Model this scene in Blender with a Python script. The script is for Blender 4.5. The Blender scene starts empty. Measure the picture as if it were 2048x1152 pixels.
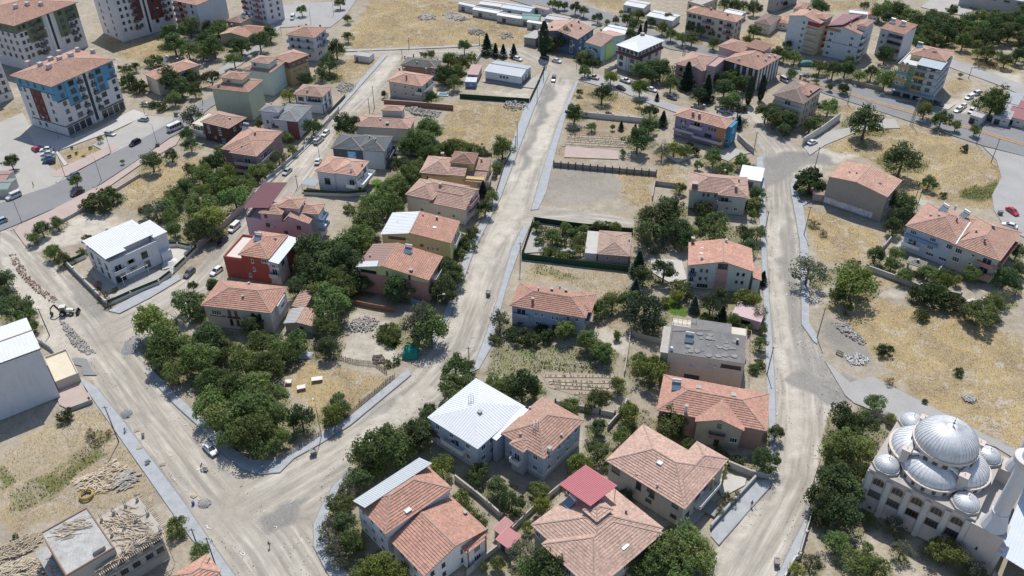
import bpy, math, random
import numpy as np
from mathutils import Vector, Matrix
random.seed(7); rng = np.random.default_rng(11)
scene = bpy.context.scene
COL = scene.collection
R = math.radians
# ---------------------------------------------------------------- camera, sky, sun, exposure
F, TH, CH = 1700.0, R(36.9), 140.0            # focal length (px of a 2048 px wide picture), tilt down, camera height
cam_d = bpy.data.cameras.new('camera'); cam = bpy.data.objects.new('camera', cam_d); COL.objects.link(cam)
cam.location = (0, 0, CH); cam.rotation_euler = (R(90) - TH, 0, 0)
cam_d.sensor_width = 36; cam_d.lens = 36 * F / 2048; cam_d.clip_start = 1; cam_d.clip_end = 6000
scene.camera = cam
SUN_EL, SUN_AZ = R(60), R(1.5)                # azimuth from +Y (away from the camera), clockwise
world = bpy.data.worlds.new('World'); scene.world = world; world.use_nodes = True
wn = world.node_tree.nodes; wl = world.node_tree.links
sky = wn.new('ShaderNodeTexSky'); sky.sky_type = 'NISHITA'; sky.sun_disc = False
sky.sun_elevation = SUN_EL; sky.sun_rotation = SUN_AZ; sky.altitude = 1000; sky.dust_density = 1.5
wn['Background'].inputs['Strength'].default_value = 0.128
wl.new(sky.outputs[0], wn['Background'].inputs['Color'])
sl = bpy.data.lights.new('sun', 'SUN'); sl.energy = 3.85; sl.angle = R(0.53); sl.color = (1, 0.965, 0.91)
so = bpy.data.objects.new('sun', sl); COL.objects.link(so)
sd = Vector((math.sin(SUN_AZ) * math.cos(SUN_EL), math.cos(SUN_AZ) * math.cos(SUN_EL), math.sin(SUN_EL)))
so.rotation_euler = sd.to_track_quat('Z', 'Y').to_euler(); so.location = (0, 0, 200)
vs = scene.view_settings
vs.view_transform = 'Standard'; vs.look = 'None'; vs.exposure = 0.14; vs.gamma = 1.0; vs.use_curve_mapping = False
# ---------------------------------------------------------------- pixels of the photograph -> directions -> points
ST, CT = math.sin(TH), math.cos(TH)
def G(p, z=0.0):
    X = (p[0] - 1024) / F; Y = (p[1] - 576) / F
    d = (X, CT - Y * ST, -ST - Y * CT); t = (z - CH) / d[2]
    return Vector((d[0] * t, d[1] * t, z))
def depth(v): return v.y * CT - (v.z - CH) * ST
OFF = {'1': 0, '2': 400, '3': 800, '4': 1200, '5': 1536}
ZOOM = {'Za': (0, 90, 5.76), 'Zb': (1700, 820, 3.471), 'Zc': (1200, 840, 4.8), 'Zd': (1540, 0, 6.4), 'Ze': (140, 420, 5.7615),
        'Zf': (1780, 390, 5.7615), 'Zg': (1300, 460, 5.7615), 'Zh': (1000, 540, 6.777), 'F': (0, 0, 1.0)}
def crop(c):
    if c in ZOOM: return ZOOM[c]
    return (OFF[c[1]], {'A': 0, 'B': 350, 'C': 750}[c[0]], 2.8652 if c[0] == 'C' else 2.8808)
def q(s):
    """'A3 10,20 30,40 B1 5,6' -> full-picture pixels"""
    out = []; c = (0, 0, 1.0)
    for t in s.split():
        if t[0].isalpha(): c = crop(t)
        else:
            v = [float(a) for a in t.split(',')]
            out.append((c[0] + v[0] / c[2], c[1] + v[1] / c[2]) + tuple(v[2:]))
    return out
# ---------------------------------------------------------------- materials
MATS = {}
def nodes_of(m):
    m.use_nodes = True; nt = m.node_tree; return nt, nt.nodes, nt.links, nt.nodes['Principled BSDF']
def surf(key, col, rough=0.85, var=0.18, scale=0.6, fine=6.0, bump=0.0, metal=0.0, dirt=0.0, rand=0.0, spec=0.3):
    """plain procedural surface: base colour broken by broad and fine noise, optional relief and dirt"""
    if key in MATS: return MATS[key]
    m = bpy.data.materials.new(key); MATS[key] = m
    nt, N, L, b = nodes_of(m)
    b.inputs['Roughness'].default_value = rough; b.inputs['Metallic'].default_value = metal
    b.inputs['Specular IOR Level'].default_value = spec
    geo = N.new('ShaderNodeNewGeometry')
    n1 = N.new('ShaderNodeTexNoise'); n1.inputs['Scale'].default_value = scale; n1.inputs['Detail'].default_value = 5
    n2 = N.new('ShaderNodeTexNoise'); n2.inputs['Scale'].default_value = fine; n2.inputs['Detail'].default_value = 3
    L.new(geo.outputs['Position'], n1.inputs['Vector']); L.new(geo.outputs['Position'], n2.inputs['Vector'])
    ad = N.new('ShaderNodeMath'); ad.operation = 'ADD'; L.new(n1.outputs['Fac'], ad.inputs[0]); L.new(n2.outputs['Fac'], ad.inputs[1])
    mr = N.new('ShaderNodeMapRange'); mr.inputs['From Min'].default_value = 0.6; mr.inputs['From Max'].default_value = 1.4
    mr.inputs['To Min'].default_value = 1 - var; mr.inputs['To Max'].default_value = 1 + var
    L.new(ad.outputs[0], mr.inputs['Value'])
    last = mr.outputs[0]
    if rand:
        oi = N.new('ShaderNodeObjectInfo'); m2 = N.new('ShaderNodeMapRange')
        m2.inputs['To Min'].default_value = 1 - rand; m2.inputs['To Max'].default_value = 1 + rand
        L.new(oi.outputs['Random'], m2.inputs['Value'])
        mu = N.new('ShaderNodeMath'); mu.operation = 'MULTIPLY'; L.new(last, mu.inputs[0]); L.new(m2.outputs[0], mu.inputs[1]); last = mu.outputs[0]
    hs = N.new('ShaderNodeHueSaturation'); hs.inputs['Color'].default_value = (*col, 1); L.new(last, hs.inputs['Value'])
    outc = hs.outputs['Color']
    if dirt:
        mx = N.new('ShaderNodeMixRGB'); mx.inputs['Color2'].default_value = (0.16, 0.13, 0.10, 1)
        st = N.new('ShaderNodeTexNoise'); st.inputs['Scale'].default_value = 1.1; st.inputs['Detail'].default_value = 8; st.inputs['Roughness'].default_value = 0.7
        mp = N.new('ShaderNodeMapping'); mp.inputs['Scale'].default_value = (1, 1, 0.25)
        L.new(geo.outputs['Position'], mp.inputs['Vector']); L.new(mp.outputs[0], st.inputs['Vector'])
        m3 = N.new('ShaderNodeMapRange'); m3.inputs['From Min'].default_value = 0.5; m3.inputs['From Max'].default_value = 0.85
        m3.inputs['To Max'].default_value = dirt; L.new(st.outputs['Fac'], m3.inputs['Value'])
        L.new(m3.outputs[0], mx.inputs['Fac']); L.new(outc, mx.inputs['Color1']); outc = mx.outputs[0]
    L.new(outc, b.inputs['Base Color'])
    if bump:
        bp = N.new('ShaderNodeBump'); bp.inputs['Strength'].default_value = bump; bp.inputs['Distance'].default_value = 0.05
        L.new(n2.outputs['Fac'], bp.inputs['Height']); L.new(bp.outputs[0], b.inputs['Normal'])
    return m
def plaster(c): return surf('plaster_%.2f_%.2f_%.2f' % c, c, 0.9, 0.07, 0.35, 4.0, 0.15, dirt=0.3)
def paint(c, rough=0.35): return surf('paint_%.2f_%.2f_%.2f_%.1f' % (*c, rough), c, rough, 0.04, 0.8, 3, spec=0.5)
def metal(c): return surf('sheet_%.2f_%.2f_%.2f' % c, c, 0.5, 0.06, 0.3, 2.5, dirt=0.12, spec=0.4)
def tilem(c):
    key = 'tile_%.2f_%.2f_%.2f' % c
    if key in MATS: return MATS[key]
    m = surf(key, c, 0.9, 0.2, 0.3, 1.7, 0.0, dirt=0.5)
    nt, N, L, b = nodes_of(m)          # single tiles a little lighter or darker than the next
    hs = [n for n in N if n.type == 'HUE_SAT'][0]
    geo = [n for n in N if n.type == 'NEW_GEOMETRY'][0]
    vo = N.new('ShaderNodeTexVoronoi'); vo.inputs['Scale'].default_value = 3.2; L.new(geo.outputs['Position'], vo.inputs['Vector'])
    sp = N.new('ShaderNodeSeparateColor'); L.new(vo.outputs['Color'], sp.inputs[0])
    mr = N.new('ShaderNodeMapRange'); mr.inputs['To Min'].default_value = 0.8; mr.inputs['To Max'].default_value = 1.2; L.new(sp.outputs[0], mr.inputs['Value'])
    mu = N.new('ShaderNodeMath'); mu.operation = 'MULTIPLY'; src = hs.inputs['Value'].links[0].from_socket
    L.new(src, mu.inputs[0]); L.new(mr.outputs[0], mu.inputs[1]); L.new(mu.outputs[0], hs.inputs['Value'])
    return m
TERRA = (0.465, 0.29, 0.222); TERRA2 = (0.455, 0.305, 0.245); TERRA3 = (0.46, 0.262, 0.197); TERRA4 = (0.41, 0.295, 0.24)
WHITE = (0.78, 0.78, 0.77); OFFW = (0.66, 0.64, 0.60); CREAM = (0.62, 0.55, 0.43)
def glassm(): return surf('window_glass', (0.055, 0.062, 0.07), 0.12, 0.3, 0.5, 2, spec=0.6, rand=.85)
CONC = lambda: surf('concrete', (0.42, 0.40, 0.37), 0.9, 0.15, 0.5, 4, 0.3, dirt=0.35)
WOOD = lambda: surf('raw_wood', (0.44, 0.37, 0.275), 0.85, 0.35, 1.2, 7, 0.2, rand=0.35)
DARKM = lambda: surf('dark_metal', (0.06, 0.06, 0.065), 0.5, 0.1)
GALV = lambda: surf('galvanised_steel', (0.30, 0.31, 0.32), 0.45, 0.1, metal=0.4)
BRICK = lambda: surf('brick_wall', (0.30, 0.16, 0.10), 0.9, 0.25, 0.8, 7, 0.4, dirt=0.3)
RUBBLE = lambda: surf('rubble_stone', (0.38, 0.36, 0.33), 0.95, 0.35, 1.2, 7, 0.5)
# ---------------------------------------------------------------- mesh building
class MB:
    def __init__(s): s.v = []; s.f = []
    def add(s, vs, fs):
        o = len(s.v); s.v += [tuple(a) for a in vs]; s.f += [tuple(i + o for i in f) for f in fs]
    def box(s, x0, x1, y0, y1, z0, z1):
        s.add([(x0, y0, z0), (x1, y0, z0), (x1, y1, z0), (x0, y1, z0), (x0, y0, z1), (x1, y0, z1), (x1, y1, z1), (x0, y1, z1)],
              [(0, 3, 2, 1), (4, 5, 6, 7), (0, 1, 5, 4), (1, 2, 6, 5), (2, 3, 7, 6), (3, 0, 4, 7)])
        return s
    def prism(s, poly, z0, z1):
        n = len(poly)
        s.add([(p[0], p[1], z0) for p in poly] + [(p[0], p[1], z1) for p in poly],
              [tuple(range(n - 1, -1, -1)), tuple(range(n, 2 * n))] + [(i, (i + 1) % n, n + (i + 1) % n, n + i) for i in range(n)])
        return s
    def bar(s, a, b, w, h=None):
        """a straight bar of rectangular section from a to b"""
        a, b = Vector(a), Vector(b); d = b - a
        if d.length < 1e-6: return s
        d.normalize(); up = Vector((0, 0, 1)) if abs(d.z) < 0.95 else Vector((0, 1, 0))
        r = d.cross(up).normalized() * w / 2; u = r.cross(d).normalized() * (h or w) / 2
        s.add([a - r - u, a + r - u, a + r + u, a - r + u, b - r - u, b + r - u, b + r + u, b - r + u],
              [(0, 1, 2, 3), (7, 6, 5, 4), (0, 4, 5, 1), (1, 5, 6, 2), (2, 6, 7, 3), (3, 7, 4, 0)])
        return s
    def tube(s, a, b, r0, r1=None, n=8):
        r1 = r0 if r1 is None else r1
        a, b = Vector(a), Vector(b); d = (b - a).normalized(); up = Vector((0, 0, 1)) if abs(d.z) < 0.95 else Vector((0, 1, 0))
        x = d.cross(up).normalized(); y = x.cross(d)
        ring = lambda c, r: [c + (x * math.cos(2 * math.pi * i / n) + y * math.sin(2 * math.pi * i / n)) * r for i in range(n)]
        s.add(ring(a, r0) + ring(b, r1), [tuple(range(n)), tuple(range(2 * n - 1, n - 1, -1))] + [(i, n + i, n + (i + 1) % n, (i + 1) % n) for i in range(n)])
        return s
    def lathe(s, prof, n=24, c=(0, 0), a0=0.0, a1=2 * math.pi):
        full = abs(a1 - a0 - 2 * math.pi) < 1e-6; m = n if full else n + 1
        vs = []
        for r, z in prof:
            for i in range(m):
                a = a0 + (a1 - a0) * i / n; vs.append((c[0] + r * math.cos(a), c[1] + r * math.sin(a), z))
        fs = []
        for j in range(len(prof) - 1):
            for i in range(n):
                k = (i + 1) % m if full else i + 1
                fs.append((j * m + i, j * m + k, (j + 1) * m + k, (j + 1) * m + i))
        s.add(vs, fs); return s
    def mesh(s, name, m=None, smooth=False):
        me = bpy.data.meshes.new(name); me.from_pydata(s.v, [], s.f); me.update()
        if m: me.materials.append(m)
        if smooth: me.polygons.foreach_set('use_smooth', [True] * len(me.polygons))
        return me
    def build(s, name, m, parent=None, smooth=False, loc=None, rz=0):
        o = bpy.data.objects.new(name, s.mesh(name, m, smooth)); COL.objects.link(o)
        if parent: o.parent = parent
        if loc: o.location = loc
        if rz: o.rotation_euler.z = rz
        return o
def inst(name, me, parent=None, loc=(0, 0, 0), rz=0.0, scale=None, m=None):
    o = bpy.data.objects.new(name, me); COL.objects.link(o); o.parent = parent; o.location = loc; o.rotation_euler.z = rz
    if scale is not None: o.scale = scale if hasattr(scale, '__len__') else (scale,) * 3
    if m:
        o.material_slots[0].link = 'OBJECT'; o.material_slots[0].material = m
    return o
def empty(name, loc=(0, 0, 0), rz=0.0):
    o = bpy.data.objects.new(name, None); COL.objects.link(o); o.location = loc; o.rotation_euler.z = rz; o.empty_display_size = 0.3
    return o
def tag(o, label, cat, group=None):
    o['label'] = label; o['category'] = cat
    if group: o['group'] = group
    return o
def kind(o, k, label=None):
    o['kind'] = k
    if label: o['label'] = label
    return o
LAND = []            # landmarks: (short phrase, x, y)
AUTO = []            # things whose label is made at the end from what they stand beside: (object, phrase, category, group)
def auto(o, phrase, cat, group=None, pos=None):
    p = pos or o.location; AUTO.append((o, phrase, cat, group, p[0], p[1])); return o
# numpy noise on the plane
_lat = rng.random((256, 256))
def vnoise(x, y, s):
    x = x / s; y = y / s; xi = np.floor(x).astype(int); yi = np.floor(y).astype(int); fx = x - xi; fy = y - yi
    fx = fx * fx * (3 - 2 * fx); fy = fy * fy * (3 - 2 * fy)
    a = _lat[xi & 255, yi & 255]; b = _lat[(xi + 1) & 255, yi & 255]; c = _lat[xi & 255, (yi + 1) & 255]; d = _lat[(xi + 1) & 255, (yi + 1) & 255]
    return (a * (1 - fx) + b * fx) * (1 - fy) + (c * (1 - fx) + d * fx) * fy
def fbm(x, y, s, o=4):
    r = 0; w = 0.5
    for i in range(o): r = r + w * vnoise(x + 37.1 * i, y - 11.7 * i, s); s *= 0.5; w *= 0.5
    return r / (1 - 0.5 ** o)
def inpoly(x, y, poly):
    ins = np.zeros(x.shape, bool); n = len(poly)
    for i in range(n):
        x0, y0 = poly[i][0], poly[i][1]; x1, y1 = poly[(i + 1) % n][0], poly[(i + 1) % n][1]
        if y0 == y1: continue
        ins ^= ((y0 > y) != (y1 > y)) & (x < (x1 - x0) * (y - y0) / (y1 - y0) + x0)
    return ins
def gpoly(s, z=0): return [G(p, z) for p in q(s)]
# crowns of the trees: centre and half width in picture pixels of a zoomed crop, kind
TREES = {
'A1': '740,470,50,b 800,500,45,b 780,380,25,d 730,400,30,m 890,350,45,g 980,455,75,d 1040,500,50,d 1000,560,40,m 1110,450,42,d 1120,520,35,m 1215,440,45,d 980,190,55,d 1000,250,65,d 1090,150,55,d 1160,280,60,m 1230,270,55,d 1080,280,50,m 1255,170,45,m 1200,165,40,d 1345,340,45,m 1380,250,55,d 870,920,60,d 705,930,13,l 435,1038,36,l 60,930,45,d 1105,665,68,o 1070,770,35,d 1095,830,40,d 985,890,35,d 1240,930,58,d 1070,1060,40,d 1160,1000,55,m 1100,980,40,d 1000,1130,48,m 400,900,9,g 440,880,9,g 520,850,10,g 480,900,9,g 575,800,18,o 415,850,9,g 930,610,30,g 880,600,22,g 830,595,18,g 690,390,12,d',
'A2': '340,230,55,d 400,190,42,d 235,270,45,d 195,240,35,d 40,230,60,d 120,150,40,m 585,55,30,d 805,15,30,m 850,105,24,m 850,205,30,d 785,280,52,d 740,360,52,d 700,420,35,d 610,450,45,d 510,540,45,l 648,730,55,d 450,900,45,o 530,860,30,l 345,715,28,l 500,785,32,m 845,720,65,d 1320,740,65,m 1250,820,68,m 1190,835,45,m 1375,865,40,m 1440,845,50,m 1300,885,45,m 1400,420,42,d 1430,350,38,m 1330,312,24,m 1290,315,20,m 1060,540,18,d 1330,555,35,d 1160,960,58,d 1215,1010,65,m 1250,960,48,m 1130,1060,58,m 1060,1090,48,m 130,870,45,d 90,1030,65,m 165,1010,55,l 330,980,50,m 260,1045,50,m 40,950,45,m 400,960,35,m',
'A3': '370,265,38,d 500,250,46,c 550,285,30,c 595,290,30,c 655,288,30,c 290,345,45,m 340,360,45,m 410,335,30,m 255,430,48,d 310,470,42,d 330,410,40,m 830,225,30,y 885,235,42,m 950,225,58,p 995,250,32,d 1065,405,32,m 1215,445,38,l 1035,530,20,m 1165,530,55,p 1080,350,30,b 1130,355,28,b 1030,330,25,b 1005,650,55,d 1000,735,22,o 1105,725,28,m 1225,732,15,m 1275,720,22,c 1355,740,22,c 1370,805,70,d 1415,730,42,d 1285,880,20,d 590,850,58,m 340,845,52,m 410,850,35,g 250,850,40,g 470,870,35,g 60,830,60,m 140,800,60,m 170,740,58,m 880,18,25,m 912,28,25,d 950,32,20,d 1010,42,33,d 1060,62,30,d 1140,100,28,d 1195,125,14,l 1245,115,22,m 1310,115,33,m 1375,80,30,m 1350,140,36,d 1330,190,30,d 1385,170,24,c 1275,70,14,m 1415,160,12,y 1385,400,58,d 1450,380,40,d 1380,590,22,d 560,960,30,g 850,270,35,g 1060,320,30,m 540,1010,20,g',
'A4': '350,390,65,d 300,430,45,d 410,475,48,d 505,430,62,c 620,500,60,c 575,540,50,p 230,505,46,l 330,555,18,c 290,640,45,d 365,680,36,c 285,720,42,m 205,740,20,c 765,430,45,m 795,480,40,m 840,470,50,d 720,500,50,d 700,455,40,d 770,560,40,m 865,520,24,y 935,505,22,y 800,620,50,p 800,700,32,c 730,590,40,d 960,640,58,d 1005,680,55,m 1090,690,52,d 1060,740,40,d 1215,710,45,d 1290,700,28,o 1320,610,52,m 1250,690,30,m 360,870,42,o 520,840,24,b 430,855,45,l 490,870,42,l 545,870,28,b 655,905,48,m 565,950,24,d 820,925,42,m 720,975,50,m 880,970,22,m 1215,1055,78,b 360,160,33,m 410,195,35,m 480,215,38,m 530,225,38,m 520,155,28,m 585,170,30,m 645,190,22,m 655,245,33,m 395,95,28,d 295,120,24,d 225,80,28,d 185,80,16,m 40,130,14,l 890,175,38,d 850,225,28,m 910,250,24,o 1080,255,24,d 1125,325,38,m 1020,300,40,d 1060,320,35,m 1270,375,42,m 1190,440,20,o 1105,428,32,m 1250,465,14,m 1325,500,20,m 1405,510,28,d 720,20,36,d 780,30,36,m 890,45,36,d 1250,20,38,d 1280,40,30,d 830,30,28,d 50,660,20,g 240,690,12,g 1060,20,20,d',
'A5': '380,400,50,d 450,390,48,d 530,435,38,m 600,415,42,d 470,350,38,d 680,455,56,m 440,500,26,m 110,690,52,d 30,660,55,d 240,720,40,d 565,708,90,d 905,635,46,m 1000,685,50,m 1085,720,30,m 1195,750,30,m 1135,855,22,b 775,920,100,d 930,1050,38,d 240,1055,84,b 1300,590,80,m 680,310,45,d 1110,430,14,m 1130,235,40,m 1210,255,24,m 1215,300,28,m 1270,300,42,m 1370,345,38,d 1440,320,40,d 1450,250,30,d 640,60,45,m 700,40,40,m 760,70,50,d 830,95,50,m 890,120,50,d 940,90,40,m 960,150,50,d 1020,110,48,m 1060,60,30,d 1090,150,52,m 1040,190,45,d 900,190,45,m 830,160,42,d 970,215,40,m 1150,130,52,d 1170,190,45,m 1220,160,52,m 1230,100,40,m 1290,150,55,d 1300,95,40,d 1350,190,50,d 1360,110,45,m 1400,170,50,d 1420,90,42,d 1460,140,45,d 860,235,40,m 900,255,35,d 1260,210,40,d 750,130,40,m 700,100,40,d 560,30,24,d 940,250,30,g 1010,240,26,g 1010,1120,20,g 270,440,18,m 210,440,14,o 300,40,40,d 1260,345,26,h 1220,370,30,h 1300,370,24,h 1330,310,22,m 1480,60,40,d 1500,200,45,d 1500,300,45,d',
'B1': '570,150,75,b 510,165,45,b 645,120,48,b 235,305,48,m 185,360,36,m 325,272,36,d 300,440,42,m 360,480,36,m 410,490,22,g 470,440,24,g 500,360,24,g 620,325,18,g 895,210,62,o 960,170,55,m 1015,140,45,m 1070,70,48,d 845,200,38,d 1150,190,80,m 1215,250,80,l 1130,315,70,d 1230,335,50,d 990,235,50,m 1000,310,42,m 1350,120,75,m 1300,60,55,l 1420,60,45,m 1180,90,50,m 30,600,60,d 80,760,80,d 140,800,55,m 190,865,36,m 10,680,50,d 600,690,40,h 560,630,28,h 620,740,28,h 1075,725,80,m 1230,635,42,d 1150,795,45,d 875,850,100,l 950,960,100,m 1200,940,85,d 1060,1000,70,m 1150,1060,95,m 920,1060,75,m 290,1060,10,l 1010,1130,75,m 660,660,16,g 1110,640,30,d',
'B2': '300,860,62,d 60,940,80,d 140,1010,70,m 350,970,80,m 460,1000,70,m 560,960,60,m 250,1070,85,m 400,1090,80,m 520,1040,50,m 740,990,60,d 750,740,105,m 690,660,60,m 820,660,75,m 560,640,60,d 640,420,95,d 700,510,85,d 610,520,70,d 770,430,65,m 840,490,90,d 850,390,75,m 925,365,75,m 960,260,85,m 1005,170,85,m 1080,130,72,m 1125,190,55,m 1120,60,62,m 1175,45,52,m 890,560,85,d 790,580,65,m 935,630,55,d 1140,650,78,d 1410,545,75,d 1390,665,62,d 1250,870,105,o 1330,890,90,m 1290,800,60,m 1060,885,32,g 1100,940,40,g 1045,930,28,g 1130,910,26,g 860,190,32,g 1080,1085,22,g 1130,1070,22,g 720,870,70,m 880,640,45,m 610,590,45,d 730,580,60,d',
'B3': '480,80,42,c 490,190,48,d 530,125,38,m 345,375,42,g 420,330,42,g 400,400,36,g 350,450,34,g 300,540,58,d 260,660,72,d 330,600,45,d 575,840,60,o 545,940,32,g 640,910,38,b 700,930,50,b 770,945,45,b 845,930,40,b 950,890,58,m 1080,950,58,m 1130,1000,52,m 1190,1005,38,m 320,1115,72,m 400,1095,34,d 790,290,30,d 880,350,44,m 955,295,30,m 1000,330,30,g 1040,430,32,l 840,440,30,g 1060,310,28,m 1140,290,28,m 1245,300,32,l 800,380,26,g 930,390,30,g 1010,390,32,g 920,460,32,g 980,455,30,g 1040,370,28,g 1100,300,20,g 1225,720,55,m 1160,770,48,m 1250,920,24,m 1190,280,22,g 870,430,24,g 700,850,20,g 820,890,40,b',
'B4': '330,240,100,d 400,190,85,d 440,310,80,d 280,330,78,d 490,360,60,d 305,400,42,o 225,500,62,c 250,580,55,d 205,645,48,u 370,545,68,d 480,390,45,m 525,325,36,l 665,295,85,m 580,275,36,d 600,195,52,b 835,340,55,d 865,405,48,d 910,330,45,m 890,165,50,g 910,110,48,d 880,225,26,l 460,70,34,m 260,770,110,p 310,850,75,p 165,720,60,d 438,698,34,l 378,720,24,l 470,640,46,m 545,740,42,u 640,745,66,p 705,800,48,c 700,690,38,d 840,710,62,l 890,720,40,l 770,830,36,m 840,880,36,g 915,800,46,o 940,590,36,c 940,890,24,m 925,965,42,d 1205,545,90,o 300,1115,85,l 230,1060,45,m 20,1020,60,m 380,755,16,b 520,700,30,d 610,820,30,g 100,920,16,g 890,1110,30,g 920,1080,26,g',
'B5': '500,610,115,l 490,510,44,h 270,275,32,h 320,330,25,h 460,770,28,d 622,455,48,d 740,450,42,m 715,505,40,m 790,575,44,m 770,160,65,d 785,230,60,d 730,295,48,d 930,560,46,m 1020,615,46,l 1092,605,28,l 1180,570,45,m 960,690,85,b 870,695,55,b 1060,725,65,b 1230,785,80,m 1150,770,50,d 1300,740,55,m 1360,705,46,o 672,1005,42,b 890,805,36,b 1440,440,50,d 1375,590,65,d 1450,540,40,d 1050,570,30,d 990,570,30,m 1100,1130,26,b 1440,650,30,d 400,690,50,d 890,560,30,m 1290,820,40,d',
'C1': '375,235,40,b 520,340,34,h 560,380,26,h 620,330,22,h 90,930,20,g 1005,860,52,m 1145,1005,52,m 30,30,20,d 1040,900,24,m',
'C2': '70,40,85,m 60,160,90,m 160,230,110,m 300,330,110,m 280,180,105,m 400,230,90,m 180,80,90,m 320,60,85,m 420,110,70,m 580,250,75,d 170,350,75,m 430,360,70,m 350,410,70,m 790,150,48,d 770,230,62,l 740,210,40,m 820,190,40,m 1040,410,135,m 950,470,85,m 1130,390,85,m 1000,520,60,m 1240,360,80,d 1310,240,55,d 1300,330,60,d 900,590,75,d 850,650,60,o 800,740,70,m 830,850,62,d 730,900,66,o 790,980,70,o 870,960,70,m 800,1070,50,o 1010,1130,110,l 1130,1130,70,l 920,1130,60,m',
'C3': '330,70,100,m 700,60,90,d 620,80,70,m 540,40,50,m 775,90,45,m 100,330,75,d 25,420,55,m 160,205,45,d 240,530,66,l 345,710,48,g 450,840,48,g 400,790,36,g 445,560,56,m 560,650,66,d 640,740,64,d 800,660,52,m 810,745,48,l 735,865,36,l 1030,510,66,l 1130,300,52,d 1135,430,60,d 1310,220,66,l 1275,350,55,m 1330,310,38,h 980,170,46,m 1120,135,50,m 1250,60,46,m 690,1000,66,o 560,1080,45,m 480,1100,24,m 850,1110,115,d 740,1120,70,m 1300,690,36,o 1330,1090,75,d 1190,530,28,g 960,640,30,g 1170,120,36,g 1080,200,24,m',
'C4': '410,270,85,m 510,395,36,m 440,330,40,m 950,490,68,d 1010,330,48,d 690,445,36,g 790,490,36,b 740,500,28,b 380,1010,115,m 500,940,95,m 560,1040,105,m 290,1080,90,m 190,1100,55,d 450,1110,95,m 720,690,26,o 760,720,24,o 690,740,26,o 690,790,24,o 790,680,22,o 150,690,36,o 130,680,26,m 715,560,16,l',
'C5': '430,250,82,d 560,280,75,d 480,330,60,m 420,400,100,m 540,420,80,m 370,470,60,m 385,600,110,d 455,660,95,d 330,720,90,d 430,790,100,d 310,800,60,d 520,560,60,d 620,160,54,m 705,250,30,l 580,825,30,m 735,860,56,o 770,1000,56,o 1030,1005,90,l 570,985,32,m 405,960,68,m 520,1080,90,m 610,1110,75,m 250,1070,60,o 160,1110,38,l 1195,1125,62,o 700,40,28,h 900,150,16,b'}
# ================================================================ ground, roads, pavements
DIRT = ['F 0,445 25,455 55,496 115,534 215,626 240,627 361,560 440,560 345,640 275,700 349,809 400,855 440,905 519,949 560,945 588,917 700,940 669,966 641,1015 627,1047 627,1092 644,1127 665,1160 720,1290 560,1290 471,1152 419,1078 366,1001 304,917 244,837 195,776 160,715 128,700 97,662 66,621 24,572 0,513',
 'F 361,560 430,505 539,365 622,288 695,201 775,111 803,111 754,201 678,243 640,330 608,375 560,420 505,480 470,530 440,560',
 'F 588,917 644,886 700,851 822,750 868,690 904,624 949,500 1001,396 1066,222 1099,144 1150,163 1125,222 1069,396 1062,425 1022,500 994,600 974,662 949,727 889,795 850,830 780,842 715,915 700,940',
 'F 690,103 775,100 900,96 960,92 1040,96 1060,105 1100,112 1160,140 1172,148 1160,166 1150,165 1099,146 1080,130 1040,112 900,108 803,114 775,114 690,112',
 'F 1495,236 1512,264 1526,312 1532,419 1535,544 1542,645 1549,750 1552,844 1554,938 1530,960 1437,1090 1427,1123 1410,1152 1390,1290 1520,1290 1552,1151 1580,1095 1615,1026 1633,966 1640,900 1660,820 1700,800 1707,770 1650,720 1630,686 1603,649 1599,482 1585,402 1582,364 1600,345 1650,340 1660,310 1603,295 1570,280 1540,240 1510,215 1480,200 1465,215',
 'F 1062,420 1100,412 1200,425 1270,440 1270,455 1180,448 1070,442 1035,480 1022,500']
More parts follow.
